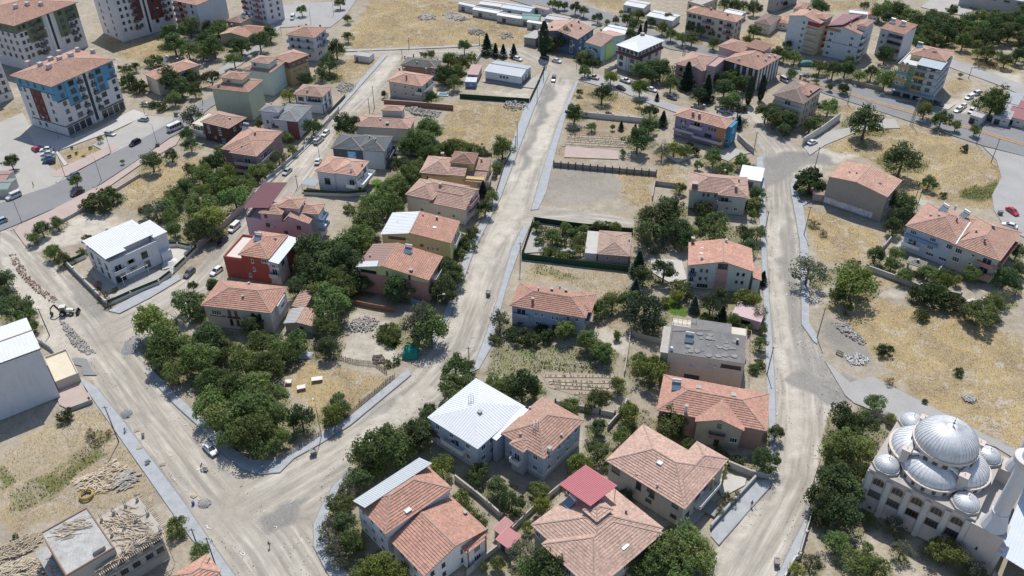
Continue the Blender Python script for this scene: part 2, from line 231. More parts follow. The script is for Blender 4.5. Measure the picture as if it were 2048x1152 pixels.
SOIL = [  # channel, weight, outline.   0 dry grass, 1 green weeds, 2 grey gravel, 3 pale bare earth, 4 brown tilled soil, 5 lawn
 (0, 1.0, 'F 740,0 700,70 690,97 860,92 1040,88 1075,70 1085,48 960,10 860,-4'), (3, .9, 'A2 960,60 1180,90 1250,130 1475,190 1475,60 1300,30'),
 (2, .8, 'A2 1000,180 1150,155 1260,120 1300,140 1290,170 1350,210 1200,205'), (2, .6, 'A3 0,170 90,130 150,125 200,190 100,210 0,200'), (3, .8, 'A3 170,120 260,110 420,180 640,200 700,240 440,260 250,200'),
 (0, .9, 'A2 850,340 1030,330 940,440 830,480 720,470 780,400'), (1, .8, 'A2 700,460 780,420 840,470 740,490'),
 (0, 1.0, 'A3 230,690 300,600 430,575 640,610 720,660 640,830 430,860 240,850'), (3, .6, 'A3 420,520 620,540 780,470 760,560 640,570'),
 (0, .8, 'A3 990,600 1030,470 1100,490 1240,540 1420,600 1440,660 1060,640'), (4, .8, 'A3 960,740 1250,760 1330,770 1300,850 930,845'), (4, .6, 'A3 1080,690 1400,700 1400,760 1070,730'), (0, .6, 'A3 900,830 960,760 940,840 1300,920 1475,960 1475,900 1320,910 1260,920 890,920'),
 (2, .5, 'A3 880,960 1240,980 1300,1060 1310,1152 830,1152 860,1000'), (2, .46, 'B3 860,0 1270,0 1290,90 1200,140 900,190 830,170'), (0, 1.0, 'A3 1240,980 1450,985 1440,1152 1320,1152 1290,1040'), (0, 1., 'B3 1250,0 1460,0 1440,180 1390,230 1300,130'),
 (0, .8, 'A4 320,960 420,940 500,990 510,1060 300,1045'), (0, .6, 'A4 600,900 780,890 870,960 700,990'),
 (0, .55, 'B3 700,500 1310,560 1300,640 1100,660 690,600'), (1, .5, 'B3 720,500 900,520 1100,600 900,610 740,560'), (3, .5, 'B3 800,530 960,560 940,590 820,570'),
 (0, .5, 'B3 1110,650 1310,620 1310,900 1110,880'), (1, .55, 'B3 520,980 1000,990 1280,1030 1250,1152 460,1152'), (3, .5, 'B3 900,1060 1250,1090 1250,1152 850,1152'), (4, .3, 'C3 820,0 1250,0 1230,90 1030,130 860,60'), (5, .5, 'B3 650,990 830,1000 820,1060 640,1040'),
 (3, .8, 'B3 1100,840 1320,930 1300,1040 1180,1000'),
 (0, 1.0, 'B5 560,980 430,830 320,780 340,700 640,700 820,760 1120,790 1330,880 1475,930 1475,1190 820,1190 640,1080'), (3, .5, 'B5 700,800 800,830 960,900 860,900 720,860'), (4, .45, 'B5 900,880 1200,860 1300,930 1150,1020 900,1030'),
 (0, 1.0, 'C5 590,0 1475,0 1475,440 1250,330 980,200 780,60'), (3, .7, 'B5 330,600 640,610 860,700 620,700 400,720 250,760'),
 (2, .7, 'B5 330,840 450,860 590,980 600,1080 450,1100 380,1010 300,950'),
 (0, 1.0, 'B5 210,180 330,220 620,320 660,380 560,500 340,500 250,400 220,300'), (0, .7, 'B5 560,520 660,560 880,660 620,640'), (3, .5, 'B5 480,500 640,560 620,640 460,640'),
 (0, 1.0, 'A5 300,860 480,760 780,710 1060,790 1200,850 1330,930 1340,1000 1130,1152 780,1152 680,960 500,900'), (1, .9, 'A5 1130,1090 1220,1060 1330,1040 1340,1110 1200,1152 1130,1130'), (1, .5, 'A5 510,800 560,780 600,870 540,870'),
 (0, 1., 'B5 780,60 900,0 1350,0 1300,150 1200,200 1000,140'), (1, .8, 'B5 1120,80 1260,60 1350,40 1340,110 1190,140'), (3, .6, 'B5 780,90 960,140 1000,200 880,200 780,140'),
 (3, .9, 'A5 290,860 530,860 560,880 420,940 200,920'), (0, .8, 'A5 400,600 520,620 500,680 420,690'),
 (0, .9, 'A1 850,940 1200,890 1180,1000 1050,1100 1020,1152 720,1152 720,1060'), (0, .9, 'B1 700,100 1050,40 1000,100 800,200 720,200'),
 (3, .8, 'B1 170,400 290,310 460,230 700,230 740,290 560,350 480,380 280,440'), (4, .2, 'B1 170,400 290,310 460,230 700,230 740,290 560,350 480,380 280,440'), (0, .4, 'B1 560,240 750,240 720,290 600,290'),
 (0, 1.0, 'A1 560,220 930,200 1000,330 870,370 720,340 640,310'), (0, .9, 'A1 0,660 100,590 140,650 0,720'), (0, .95, 'A1 340,880 460,830 600,850 400,940'), (0, .8, 'A1 260,965 350,935 370,960 270,995'), (0, .8, 'A1 770,610 950,650 940,660 760,620'),
 (0, .5, 'C1 0,420 340,240 560,190 650,350 850,580 900,750 760,800 480,760 240,860 0,960'), (1, .75, 'C1 0,560 60,540 90,590 0,660'), (1, .7, 'C1 200,590 420,500 600,420 640,460 500,560 340,640'), (1, .45, 'C1 60,640 300,520 430,420 560,300 640,380 520,520 260,740 60,840'), (4, .5, 'C1 0,760 200,700 420,740 240,850 0,930'), (3, .4, 'C1 30,700 160,560 220,520 180,640'), (4, .35, 'C1 440,330 560,310 600,370 480,390'), (3, .4, 'C1 760,700 900,700 1000,800 1080,950 1000,900'),
 (0, 1.0, 'C2 500,60 560,-30 900,-10 1060,10 960,110 860,210 700,310 640,200'), (3, .6, 'B2 860,800 1080,810 1100,860 1000,960 1170,1040 1100,1110 820,1040 850,900'), (0, 1.0, 'B2 470,1152 660,1050 760,1100 1030,1152'),
 (5, .9, 'B2 1040,870 1100,850 1160,960 1090,1000 990,940'), (5, 1., 'A2 990,1040 1060,1030 1070,1080 1000,1100'), (5, 1., 'B4 340,720 420,690 510,760 470,820 390,800'),
 (0, .35, 'C5 250,900 560,820 900,960 1140,1090 1140,1190 190,1190 210,990'), (3, .6, 'C5 250,900 560,850 900,990 1100,1152 300,1130'),
 (0, .8, 'A5 900,240 1100,230 1300,330 1475,380 1475,420 1300,410 1100,340'), (0, .9, 'A5 1260,170 1475,180 1475,280 1300,260'), (4, .5, 'A5 1150,340 1260,340 1330,380 1240,400'), (3, .7, 'A5 1080,400 1475,420 1475,520 1300,480'), (0, .8, 'A5 1000,500 1100,440 1170,480 1080,560'), (3, .9, 'A5 1050,570 1230,520 1260,620 1180,660 1070,640'),
 (0, .8, 'A4 810,180 1000,190 1060,240 960,280 820,240'), (0, .8, 'A4 1100,60 1475,0 1475,60 1340,60'), (0, .8, 'A5 300,0 640,0 560,40 380,50'), (0, .9, 'A3 1080,0 1290,0 1290,60 1120,40'),
 (0, .6, 'A1 1390,0 1475,0 1475,50 1390,60'), (0, .4, 'C3 300,620 440,880 560,990 380,1140 300,1152'), (5, .4, 'C3 330,650 420,760 510,850 440,920 380,800'), (3, .5, 'C3 1010,320 1070,300 1090,500 1010,480'),
 (3, .9, 'B1 0,480 60,470 200,640 330,730 560,1030 480,1120 300,1000 200,800 40,660'), (2, .8, 'B1 360,1070 470,1040 560,1130 480,1152 370,1140'), (2, .7, 'B1 380,560 500,620 600,770 560,860 430,730'), (2, 1., 'C4 1000,0 1467,0 1440,170 1280,150 1100,60'), (2, .6, 'B4 1060,200 1100,150 1170,900 1250,1000 1400,1152 1130,1152 1080,900 1020,500'),
 (2, .85, 'A4 950,900 1150,860 1330,900 1360,960 1180,960 1060,1010 960,1152'), (3, .8, 'B4 980,150 1030,300 1050,700 1100,1152 1030,1152 1010,800 985,500'), (3, .8, 'C4 1050,60 1150,60 1180,250 1150,420 980,760 850,950 680,1130 660,1010 900,800 1060,520'),
 (3, .9, 'A3 880,560 960,450 1000,480 900,700 760,1000 700,1152 640,1152 760,860'), (2, .95, 'A3 800,620 830,470 900,500 860,620 740,900 680,1000 640,1080 700,900'), (3, .8, 'B3 600,100 680,60 700,200 560,440 420,640 300,900 220,980 280,820 440,500'),
 (3, .9, 'A2 1080,330 1140,330 1000,520 820,680 560,980 470,1060 600,900 900,560'), (2, .85, 'C2 380,850 480,700 600,680 560,800 420,900'), (3, .8, 'C2 300,640 700,430 1100,300 1400,60 1200,80 800,400 500,560')]
NCH = 6
def yrows():
    y = 55.0; r = [y]
    while y < 640: y += 0.0030 * math.hypot(y, CH); r.append(y)
    return np.array(r)
ys = yrows(); nx = 520
U = np.linspace(-1, 1, nx)
Wd = (0.48 * ys + 51) * 1.18 + 12
GX = U[None, :] * Wd[:, None]; GY = np.repeat(ys[:, None], nx, 1)
warp = 2.8
PX = GX + (fbm(GX + 300, GY, 5.0, 3) - .5) * 2 * warp; PY = GY + (fbm(GX, GY + 500, 5.0, 3) - .5) * 2 * warp
road = np.zeros(GX.shape, bool)
dx = GX + (fbm(GX + 900, GY, 2.5, 2) - .5) * .9; dy = GY + (fbm(GX, GY + 700, 2.5, 2) - .5) * .9
for s in DIRT: road |= inpoly(dx, dy, gpoly(s))
soil = np.zeros(GX.shape + (NCH,))
for ch, w, s in SOIL:
    m = inpoly(PX, PY, gpoly(s))
    soil[..., ch] = np.maximum(soil[..., ch], m * w)
for c, s in TREES.items():                  # undergrowth round the trees
    ox, oy, sc = crop(c)
    for t in s.split():
        a = t.split(','); g = G((ox + float(a[0]) / sc, oy + float(a[1]) / sc), 1.5); rr = float(a[2]) / sc * depth(g) / F * 1.7
        i0, i1 = np.searchsorted(ys, (g.y - rr, g.y + rr)); sub = slice(i0, i1 + 1)
        d = np.hypot(PX[sub] - g.x, PY[sub] - g.y); soil[sub, :, 1] = np.maximum(soil[sub, :, 1], np.clip(1.25 - d / rr, 0, .55))
for ch in range(NCH):                       # soften the borders a little
    a = soil[..., ch]
    for _ in range(2):
        a = (a + np.roll(a, 1, 0) + np.roll(a, -1, 0) + np.roll(a, 1, 1) + np.roll(a, -1, 1)) / 5
    soil[..., ch] = a
soil[..., 0] *= 1 - road; soil[..., 1] *= 1 - road; soil[..., 5] *= 1 - road
rd = road.astype(float)
for _ in range(2): rd = (rd + np.roll(rd, 1, 0) + np.roll(rd, -1, 0) + np.roll(rd, 1, 1) + np.roll(rd, -1, 1)) / 5
GZ = -0.06 - 0.05 * fbm(GX, GY, 1.6, 3) - 0.10 * fbm(GX + 50, GY, 9, 2) * (1 - rd)
GZ += 0.16 * (fbm(GX, GY, 1.1, 2) - .5) * soil[..., 0] * (1 - rd)
FUR = []
for s, sp, am in FUR:
    pg = gpoly(s); m = inpoly(GX, GY, pg); e = (pg[1] - pg[0]).normalized()
    GZ += m * am * (0.5 * np.sin((GX * -e.y + GY * e.x) * 2 * math.pi / sp) - .2)
SHEETS = [  # name, material, z, outline
 ('asphalt_road', 'asphalt', .03, 'F -60,430 0,405 30,395 100,372 132,357 222,307 300,268 347,240 372,222 400,205 430,190 455,195 420,215 365,262 340,275 290,310 205,365 150,400 100,420 30,450 0,462 -60,490', 'grey asphalt street past the blue apartment block'),
 ('parking_lot', 'concrete_slab', .045, 'F 185,290 240,260 285,232 347,234 346,241 300,269 222,308', None),
 ('concrete_lane', 'concrete_slab', .04, 'F -60,270 0,245 45,225 58,250 75,290 100,335 130,350 131,358 100,373 60,386 30,396 0,406 -60,430', None),
 ('plaza', 'pavers_pale', .05, 'A1 150,740 180,720 420,800 560,740 770,630 850,660 640,760 520,800 330,870 390,945 370,955 310,860 200,830', None),
 ('pink_pavement', 'pavers_pink', .1, 'F 25,456 100,422 205,368 340,278 362,272 352,290 280,330 165,410 145,432 110,450 70,470 55,497', None),
 ('pink_pavement', 'pavers_pink', .1, 'A1 290,1000 370,960 600,855 640,830 690,850 640,880 385,1015 300,1020', None),
 ('avenue', 'asphalt', .03, 'F 2200,355 2048,312 1966,291 1779,229 1650,187 1562,150 1400,108 1340,98 1200,45 1100,22 1000,-6 1090,-14 1120,-4 1207,23 1346,78 1562,133 1675,161 1866,212 1904,222 2060,266 2200,300', None),
 ('local_street', 'asphalt_pale', .035, 'F 1165,146 1200,150 1250,168 1330,203 1360,213 1400,226 1480,223 1496,236 1480,246 1420,242 1350,224 1300,207 1240,182 1200,172 1160,161', None),
 ('mosque_street', 'asphalt_pale', .03, 'F 1650,722 1700,765 1745,753 1878,821 2031,900 2140,955 2140,985 1990,893 1850,852 1794,841 1707,805 1690,790', None),
 ('side_road', 'asphalt_pale', .04, 'F 1966,293 2048,313 2200,360 2200,540 2060,480 2010,455 1988,420 1984,390 2003,355 1993,320', None),
 ('concrete_path', 'concrete_slab', .035, 'F 1603,290 1660,262 1700,255 1718,238 1790,238 1800,256 1740,258 1712,264 1650,290 1620,310', None),
 ('back_road', 'asphalt_pale', .03, 'F 1900,118 1960,135 2060,175 2160,215 2160,240 2060,197 1990,167 1920,142 1885,128', None),
 ('loop_road', 'asphalt_pale', .035, 'F 560,12 600,6 660,4 715,-4 692,30 660,55 610,52 560,55 520,100 480,130 440,150 425,165 410,160 450,130 500,90 540,50', None),
 ('cross_street_verge', 'concrete_slab', .09, 'F 690,99 775,97 900,92 960,88 958,91 900,95 775,100 690,103', None),
 ('yard_paving', 'concrete_slab', .05, 'A3 470,470 780,510 840,400 780,440 700,490 480,455', None),
 ('yard_paving', 'concrete_slab', .05, 'Ze 200,690 440,650 1100,700 1330,580 1180,740 1030,850 700,980 440,1090 360,900', None),
 ('yard_paving', 'pavers_pale', .05, 'Ze 1080,450 1400,440 1330,580 1180,660 1060,690', None),
 ('yard_paving', 'pavers_pale', .05, 'C4 660,610 690,560 840,590 830,630 700,700', None),
 ('yard_paving', 'concrete_slab', .05, 'C4 690,700 530,860 430,900 520,780 640,660', None),
 ('yard_paving', 'pavers_pink', .05, 'C1 290,0 450,0 500,110 520,160 400,200 340,170', None),
 ('yard_paving', 'concrete_slab', .05, 'B3 760,320 800,360 860,420 1090,420 1080,440 860,440 720,450 700,430', None),
 ('pink_court', 'pavers_pink', .06, 'A3 955,838 1255,870 1260,918 945,905', None),
 ('yard_paving', 'pavers_pale', .05, 'B4 290,480 470,490 500,600 400,620 300,560', None),
 ('yard_paving', 'concrete_slab', .05, 'A4 640,890 760,850 870,880 780,900 740,930', None),
 ('yard_paving', 'pavers_pale', .05, 'B5 700,440 780,360 790,330 760,420 660,520', None),
 ('station_yard', 'concrete_slab', .05, 'A5 880,40 930,0 1110,0 1180,60 1140,90 1000,70', None),
 ('forecourt', 'pavers_pale', .06, 'A5 640,540 760,560 960,600 1080,600 1040,630 820,590 700,570', None),
 ('asphalt_patch', 'asphalt', .02, 'B1 380,1080 440,1050 500,1060 530,1120 560,1152 480,1152 470,1100', None),
 ('market_yard', 'concrete_slab', .04, 'F 985,18 1050,15 1200,50 1180,62 1080,55 1000,30', None),
]
covered = np.zeros(GX.shape, bool)
for sh in SHEETS: covered |= inpoly(GX, GY, gpoly(sh[3]))
cv = covered.astype(float)
for _ in range(1): cv = (cv + np.roll(cv, 1, 0) + np.roll(cv, -1, 0) + np.roll(cv, 1, 1) + np.roll(cv, -1, 1)) / 5
GZ -= 0.12 * (cv > 0)
# ground material: every kind of soil has its own colour, broken up at several scales
def ground_mat():
    m = bpy.data.materials.new('ground_soil'); nt, N, L, b = nodes_of(m)
    b.inputs['Roughness'].default_value = 0.95; b.inputs['Specular IOR Level'].default_value = 0.1
    geo = N.new('ShaderNodeNewGeometry')
    def noise(sc, det=6, rough=0.6, vec=None, dist=0):
        n = N.new('ShaderNodeTexNoise'); n.inputs['Scale'].default_value = sc; n.inputs['Detail'].default_value = det; n.inputs['Roughness'].default_value = rough
        n.inputs['Distortion'].default_value = dist
        L.new(vec or geo.outputs['Position'], n.inputs['Vector']); return n.outputs['Fac']
    def ramp(f, *stops):
        r = N.new('ShaderNodeValToRGB'); L.new(f, r.inputs[0]); e = r.color_ramp.elements
        while len(e) < len(stops): e.new(0.5)
        for i, (p, c) in enumerate(stops): e[i].position = p; e[i].color = (*c, 1)
        return r.outputs['Color']
    def mix(f, a, c2, t='MIX'):
        x = N.new('ShaderNodeMixRGB'); x.blend_type = t
        if isinstance(f, float): x.inputs['Fac'].default_value = f
        else: L.new(f, x.inputs['Fac'])
        L.new(a, x.inputs['Color1']); L.new(c2, x.inputs['Color2']); return x.outputs[0]
    def attr(nm):
        a = N.new('ShaderNodeAttribute'); a.attribute_name = nm; return a.outputs['Fac']
    def sharp(f, n, k=3.0, amt=0.8, off=0.0):             # soil border torn by noise
        s = N.new('ShaderNodeMath'); s.operation = 'SUBTRACT'; L.new(n, s.inputs[0]); s.inputs[1].default_value = 0.5
        mu = N.new('ShaderNodeMath'); mu.operation = 'MULTIPLY_ADD'; L.new(s.outputs[0], mu.inputs[0]); mu.inputs[1].default_value = amt * 2; L.new(f, mu.inputs[2])
        mr = N.new('ShaderNodeMapRange'); mr.inputs['From Min'].default_value = 0.5 + off - .5 / k; mr.inputs['From Max'].default_value = 0.5 + off + .5 / k; L.new(mu.outputs[0], mr.inputs['Value'])
        return mr.outputs[0]
    broad = noise(0.05, 4); mid = noise(0.35, 6, 0.7); fine = noise(2.2, 5, 0.75); grit = noise(9, 2)
    base = mix(.5, ramp(mid, (0.3, (0.23, 0.19, 0.145)), (0.5, (0.35, 0.305, 0.235)), (0.7, (0.49, 0.44, 0.36))), ramp(fine, (.3, (.21, .175, .13)), (.5, (.35, .305, .235)), (.7, (.50, .45, .37))))
    big = noise(0.09, 5, .7, None, .8); md2 = noise(.8, 6, .75)
    straw = mix(.5, ramp(md2, (.32, (.26, .195, .10)), (.5, (.43, .33, .17)), (.68, (.58, .47, .27))), ramp(fine, (.3, (.20, .15, .08)), (.5, (.41, .315, .165)), (.7, (.60, .485, .28))))
    brown = ramp(fine, (.3, (.15, .115, .075)), (.5, (.27, .21, .14)), (.7, (.40, .32, .215)))
    bare = ramp(fine, (.3, (.34, .295, .23)), (.7, (.56, .51, .43)))
    dry = mix(sharp(big, md2, 3, .5, .06), straw, brown); dry = mix(sharp(noise(.17, 6, .72, None, 1.2), fine, 6, .12, .10), dry, bare)
    green = mix(0.5, ramp(mid, (0.3, (0.09, 0.11, 0.035)), (0.7, (0.22, 0.21, 0.085))), ramp(fine, (0.3, (0.05, 0.075, 0.02)), (0.7, (0.24, 0.23, 0.10))))
    lat = N.new('ShaderNodeCombineXYZ'); l1 = N.new('ShaderNodeMath'); l1.operation = 'MULTIPLY'; L.new(attr('lat'), l1.inputs[0]); l1.inputs[1].default_value = .75; l2 = N.new('ShaderNodeMath'); l2.operation = 'MULTIPLY'; L.new(attr('arc'), l2.inputs[0]); l2.inputs[1].default_value = .045
    L.new(l1.outputs[0], lat.inputs[0]); L.new(l2.outputs[0], lat.inputs[1]); trk = noise(1.0, 6, .62, lat.outputs[0], .35)
    grav = mix(0.5, ramp(mid, (0.3, (0.20, 0.19, 0.175)), (0.7, (0.33, 0.31, 0.28))), ramp(fine, (0.3, (0.16, 0.15, 0.14)), (0.7, (0.38, 0.36, 0.32))))
    pale = mix(0.45, ramp(mid, (0.3, (0.40, 0.365, 0.30)), (0.7, (0.62, 0.575, 0.50))), ramp(fine, (0.3, (0.35, 0.31, 0.25)), (0.7, (0.64, 0.595, 0.51))))
    tilled = ramp(fine, (0.3, (0.24, 0.17, 0.11)), (0.7, (0.40, 0.30, 0.20)))
    lawn = ramp(fine, (0.3, (0.05, 0.10, 0.015)), (0.7, (0.13, 0.20, 0.04)))
    # dirt road: wheel tracks drawn out along the road, pale crushed stone and darker damp grit
    rdx = mix(0.5, ramp(mid, (0.28, (0.28, 0.255, 0.22)), (0.5, (0.415, 0.37, 0.305)), (0.72, (0.53, 0.48, 0.395))), ramp(fine, (0.25, (0.27, 0.24, 0.20)), (0.5, (0.42, 0.375, 0.305)), (0.75, (0.55, 0.50, 0.41))))
    tw = N.new('ShaderNodeMath'); tw.operation = 'MULTIPLY'; L.new(attr('tw'), tw.inputs[0]); tw.inputs[1].default_value = .62
    rdx = mix(tw.outputs[0], rdx, ramp(trk, (.34, (.25, .23, .20)), (.46, (.39, .355, .30)), (.55, (.55, .505, .425)), (.66, (.74, .69, .595))))
    blot = noise(.16, 6, .68, None, .6); rdx = mix(sharp(blot, fine, 2.2, .25), rdx, mix(.5, rdx, grav))
    c = base
    c = mix(sharp(attr('road'), fine, 4, .5), c, rdx)
    c = mix(sharp(attr('s3'), mid, 1.3, .55), c, pale)
    c = mix(sharp(attr('s2'), mid, 1.6, .6), c, grav)
    c = mix(sharp(attr('s4'), fine, 2, .4), c, tilled)
    c = mix(sharp(attr('s0'), md2, 1.4, .9), c, dry)
    c = mix(sharp(attr('s1'), mid, 2, .7), c, green)
    c = mix(sharp(attr('s5'), fine, 3, .4), c, lawn)
    br = N.new('ShaderNodeMapRange'); br.inputs['From Min'].default_value = .3; br.inputs['From Max'].default_value = .7; br.inputs['To Min'].default_value = .86; br.inputs['To Max'].default_value = 1.12; L.new(broad, br.inputs['Value'])
    gr = N.new('ShaderNodeMapRange'); gr.inputs['From Min'].default_value = .3; gr.inputs['From Max'].default_value = .7; gr.inputs['To Min'].default_value = .88; gr.inputs['To Max'].default_value = 1.1; L.new(grit, gr.inputs['Value'])
    mm = N.new('ShaderNodeMath'); mm.operation = 'MULTIPLY'; L.new(br.outputs[0], mm.inputs[0]); L.new(gr.outputs[0], mm.inputs[1])
    hv = N.new('ShaderNodeHueSaturation'); L.new(mm.outputs[0], hv.inputs['Value']); L.new(c, hv.inputs['Color']); L.new(hv.outputs[0], b.inputs['Base Color'])
    bp = N.new('ShaderNodeBump'); bp.inputs['Strength'].default_value = 0.6; bp.inputs['Distance'].default_value = 0.12; L.new(fine, bp.inputs['Height']); L.new(bp.outputs[0], b.inputs['Normal'])
    return m
CEN = ['F 0,470 30,490 100,570 170,650 230,730 300,830 400,960 520,1100 640,1290', 'F 470,1020 560,970 640,925 740,860 850,770 920,690 960,580 1000,480 1040,400 1095,222 1125,140', 'F 230,670 290,640 400,570 500,450 575,360 660,250 730,180 790,111', 'F 1490,222 1560,300 1565,420 1570,560 1580,680 1600,780 1600,860 1590,950 1540,1050 1480,1152 1440,1290', 'F 690,107 900,102 1040,104 1120,140 1180,160', 'F 1050,440 1150,432 1270,448']
LAT = np.zeros(GX.shape); ARC = np.zeros(GX.shape); BD = np.full(GX.shape, 1e9); BD2 = np.full(GX.shape, 1e9)
for ci, s in enumerate(CEN):
    P = gpoly(s); acc = ci * 97.0; own = np.full(GX.shape, 1e9); prev = BD.copy()
    for i in range(len(P) - 1):
        ax, ay = P[i].x, P[i].y; ex, ey = P[i + 1].x - ax, P[i + 1].y - ay; ll = math.hypot(ex, ey); ex /= ll; ey /= ll
        t = np.clip((GX - ax) * ex + (GY - ay) * ey, 0, ll); d = np.hypot(GX - ax - t * ex, GY - ay - t * ey); sg = (GX - ax) * -ey + (GY - ay) * ex
        own = np.minimum(own, d); b_ = d < BD; BD[b_] = d[b_]; LAT[b_] = (np.sign(sg) * d)[b_] + ci * 31; ARC[b_] = (acc + t)[b_]; acc += ll
    BD2 = np.minimum(BD2, np.maximum(prev, own))
TW = np.clip((BD2 - BD) / 7.0, 0, 1)
GZ += rd * (1 - cv) * (.16 * TW * (vnoise(LAT * 1.1, ARC * .1, .8) - .6) + .22 * np.clip((BD - 3.0) / 2, 0, 1) * (fbm(GX + 77, GY, 1.8, 2) - .55))
GM = ground_mat()
ny = len(ys)
idx = np.arange(ny * nx).reshape(ny, nx)
quads = np.stack([idx[:-1, :-1], idx[:-1, 1:], idx[1:, 1:], idx[1:, :-1]], -1).reshape(-1, 4)
isroad = (road[:-1, :-1] & road[1:, 1:]).reshape(-1)
def grid_obj(name, sel):
    used = np.unique(quads[sel]); remap = -np.ones(ny * nx, int); remap[used] = np.arange(len(used)); fq = remap[quads[sel]]
    me = bpy.data.meshes.new(name); me.vertices.add(len(used)); co = np.stack([GX, GY, GZ], -1).reshape(-1, 3)[used].astype(np.float32)
    me.vertices.foreach_set('co', co.ravel())
    me.loops.add(fq.size); me.loops.foreach_set('vertex_index', fq.ravel().astype(np.int32))
    me.polygons.add(len(fq)); me.polygons.foreach_set('loop_start', np.arange(0, fq.size, 4, dtype=np.int32)); me.polygons.foreach_set('loop_total', np.full(len(fq), 4, dtype=np.int32))
    me.update(calc_edges=True)
    for nm, arr in [('road', rd), ('lat', LAT), ('arc', ARC), ('tw', TW)] + [('s%d' % i, soil[..., i]) for i in range(NCH)]:
        a = me.attributes.new(nm, 'FLOAT', 'POINT'); a.data.foreach_set('value', arr.reshape(-1)[used].astype(np.float32))
    me.polygons.foreach_set('use_smooth', np.ones(len(fq), bool)); me.materials.append(GM)
    o = bpy.data.objects.new(name, me); COL.objects.link(o); return o
gnd = kind(grid_obj('ground', ~isroad), 'structure', 'dry pale earth and yellow grass of the whole neighbourhood')
drd = kind(grid_obj('dirt_road', isroad), 'structure', 'unpaved pale dirt streets torn up for roadworks')
far = MB(); BIG = 3000
far.add([(-BIG, -BIG, -.9), (BIG, -BIG, -.9), (BIG, BIG, -.9), (-BIG, BIG, -.9)], [(0, 1, 2, 3)])
kind(far.build('terrain', surf('far_earth', (0.34, 0.28, 0.19), 0.95, 0.25, 0.02, 0.3)), 'structure', 'dry open land around the neighbourhood')
SM = {'asphalt': surf('asphalt', (0.235, 0.235, 0.235), 0.9, 0.14, 0.12, 2.5, 0.2, dirt=.15), 'asphalt_pale': surf('asphalt_worn', (0.36, 0.35, 0.335), 0.92, 0.16, 0.15, 2.5, 0.2, dirt=.2),
      'concrete_slab': surf('concrete_slab', (0.40, 0.385, 0.35), 0.92, 0.14, 0.2, 3, 0.2, dirt=.25), 'pavers_pink': surf('pavers_pink', (0.44, 0.35, 0.31), 0.9, 0.12, 0.25, 5, 0.2, dirt=.2),
      'pavers_pale': surf('pavers_pale', (0.50, 0.48, 0.44), 0.9, 0.12, 0.25, 5, 0.2, dirt=.2)}
from mathutils.geometry import tessellate_polygon
def flat(name, pts, z, m, thick=0.0):
    mb = MB(); P = [Vector((p.x, p.y, 0)) for p in pts]
    tris = tessellate_polygon([P]); area = 0.0
    vs = [(p.x, p.y, z) for p in P]; fs = []
    for t in tris:
        a, b2, c2 = (P[i] for i in t)
        fs.append(tuple(t) if (b2 - a).cross(c2 - a).z > 0 else tuple(reversed(t)))
    mb.add(vs, fs)
    n = len(P); sgn = sum(P[i].x * P[(i + 1) % n].y - P[(i + 1) % n].x * P[i].y for i in range(n))
    bot = z - max(thick, .25)
    o = len(mb.v); mb.v += [(p.x, p.y, bot) for p in P]
    for i in range(n):
        j = (i + 1) % n; f = (o + i, o + j, j, i); mb.f.append(f if sgn > 0 else f[::-1])
    return mb.build(name, m)
for k_, sh in enumerate(SHEETS):
    kind(flat(sh[0], gpoly(sh[3]), sh[2] + 0.001 * (k_ % 5), SM[sh[1]]), 'structure')
# central reservation of the avenue, lane lines
def ribbon(name, pts, w, z0, z1, m, parent=None):
    mb = MB(); L_, R_ = [], []
    for i, p in enumerate(pts):
        d = (pts[min(i + 1, len(pts) - 1)] - pts[max(i - 1, 0)]).normalized(); n = Vector((-d.y, d.x, 0)) * w / 2
        L_.append(p + n); R_.append(p - n)
    for i in range(len(pts) - 1):
        v = [L_[i], R_[i], R_[i + 1], L_[i + 1]]
        mb.add([(a.x, a.y, z0) for a in v] + [(a.x, a.y, z1) for a in v], [(4, 5, 6, 7), (0, 4, 7, 3), (1, 2, 6, 5)] + ([(0, 1, 5, 4)] if i == 0 else []) + ([(2, 3, 7, 6)] if i == len(pts) - 2 else []))
    return mb.build(name, m, parent)
med = gpoly('A5 -120,345 100,428 360,505 620,590 900,668 1240,762 1475,835 1700,900')
mo = kind(ribbon('median_strip', med, 2.0, -.05, .16, surf('median_soil', (0.34, 0.22, 0.12), .95, .25, .5, 4)), 'structure')
for side in (-1, 1):
    off = [p + Vector((0.5, 1, 0)).normalized() * side * 1.12 for p in med]
    ribbon('kerb', off, .2, -.05, .2, SM['pavers_pale'], mo)
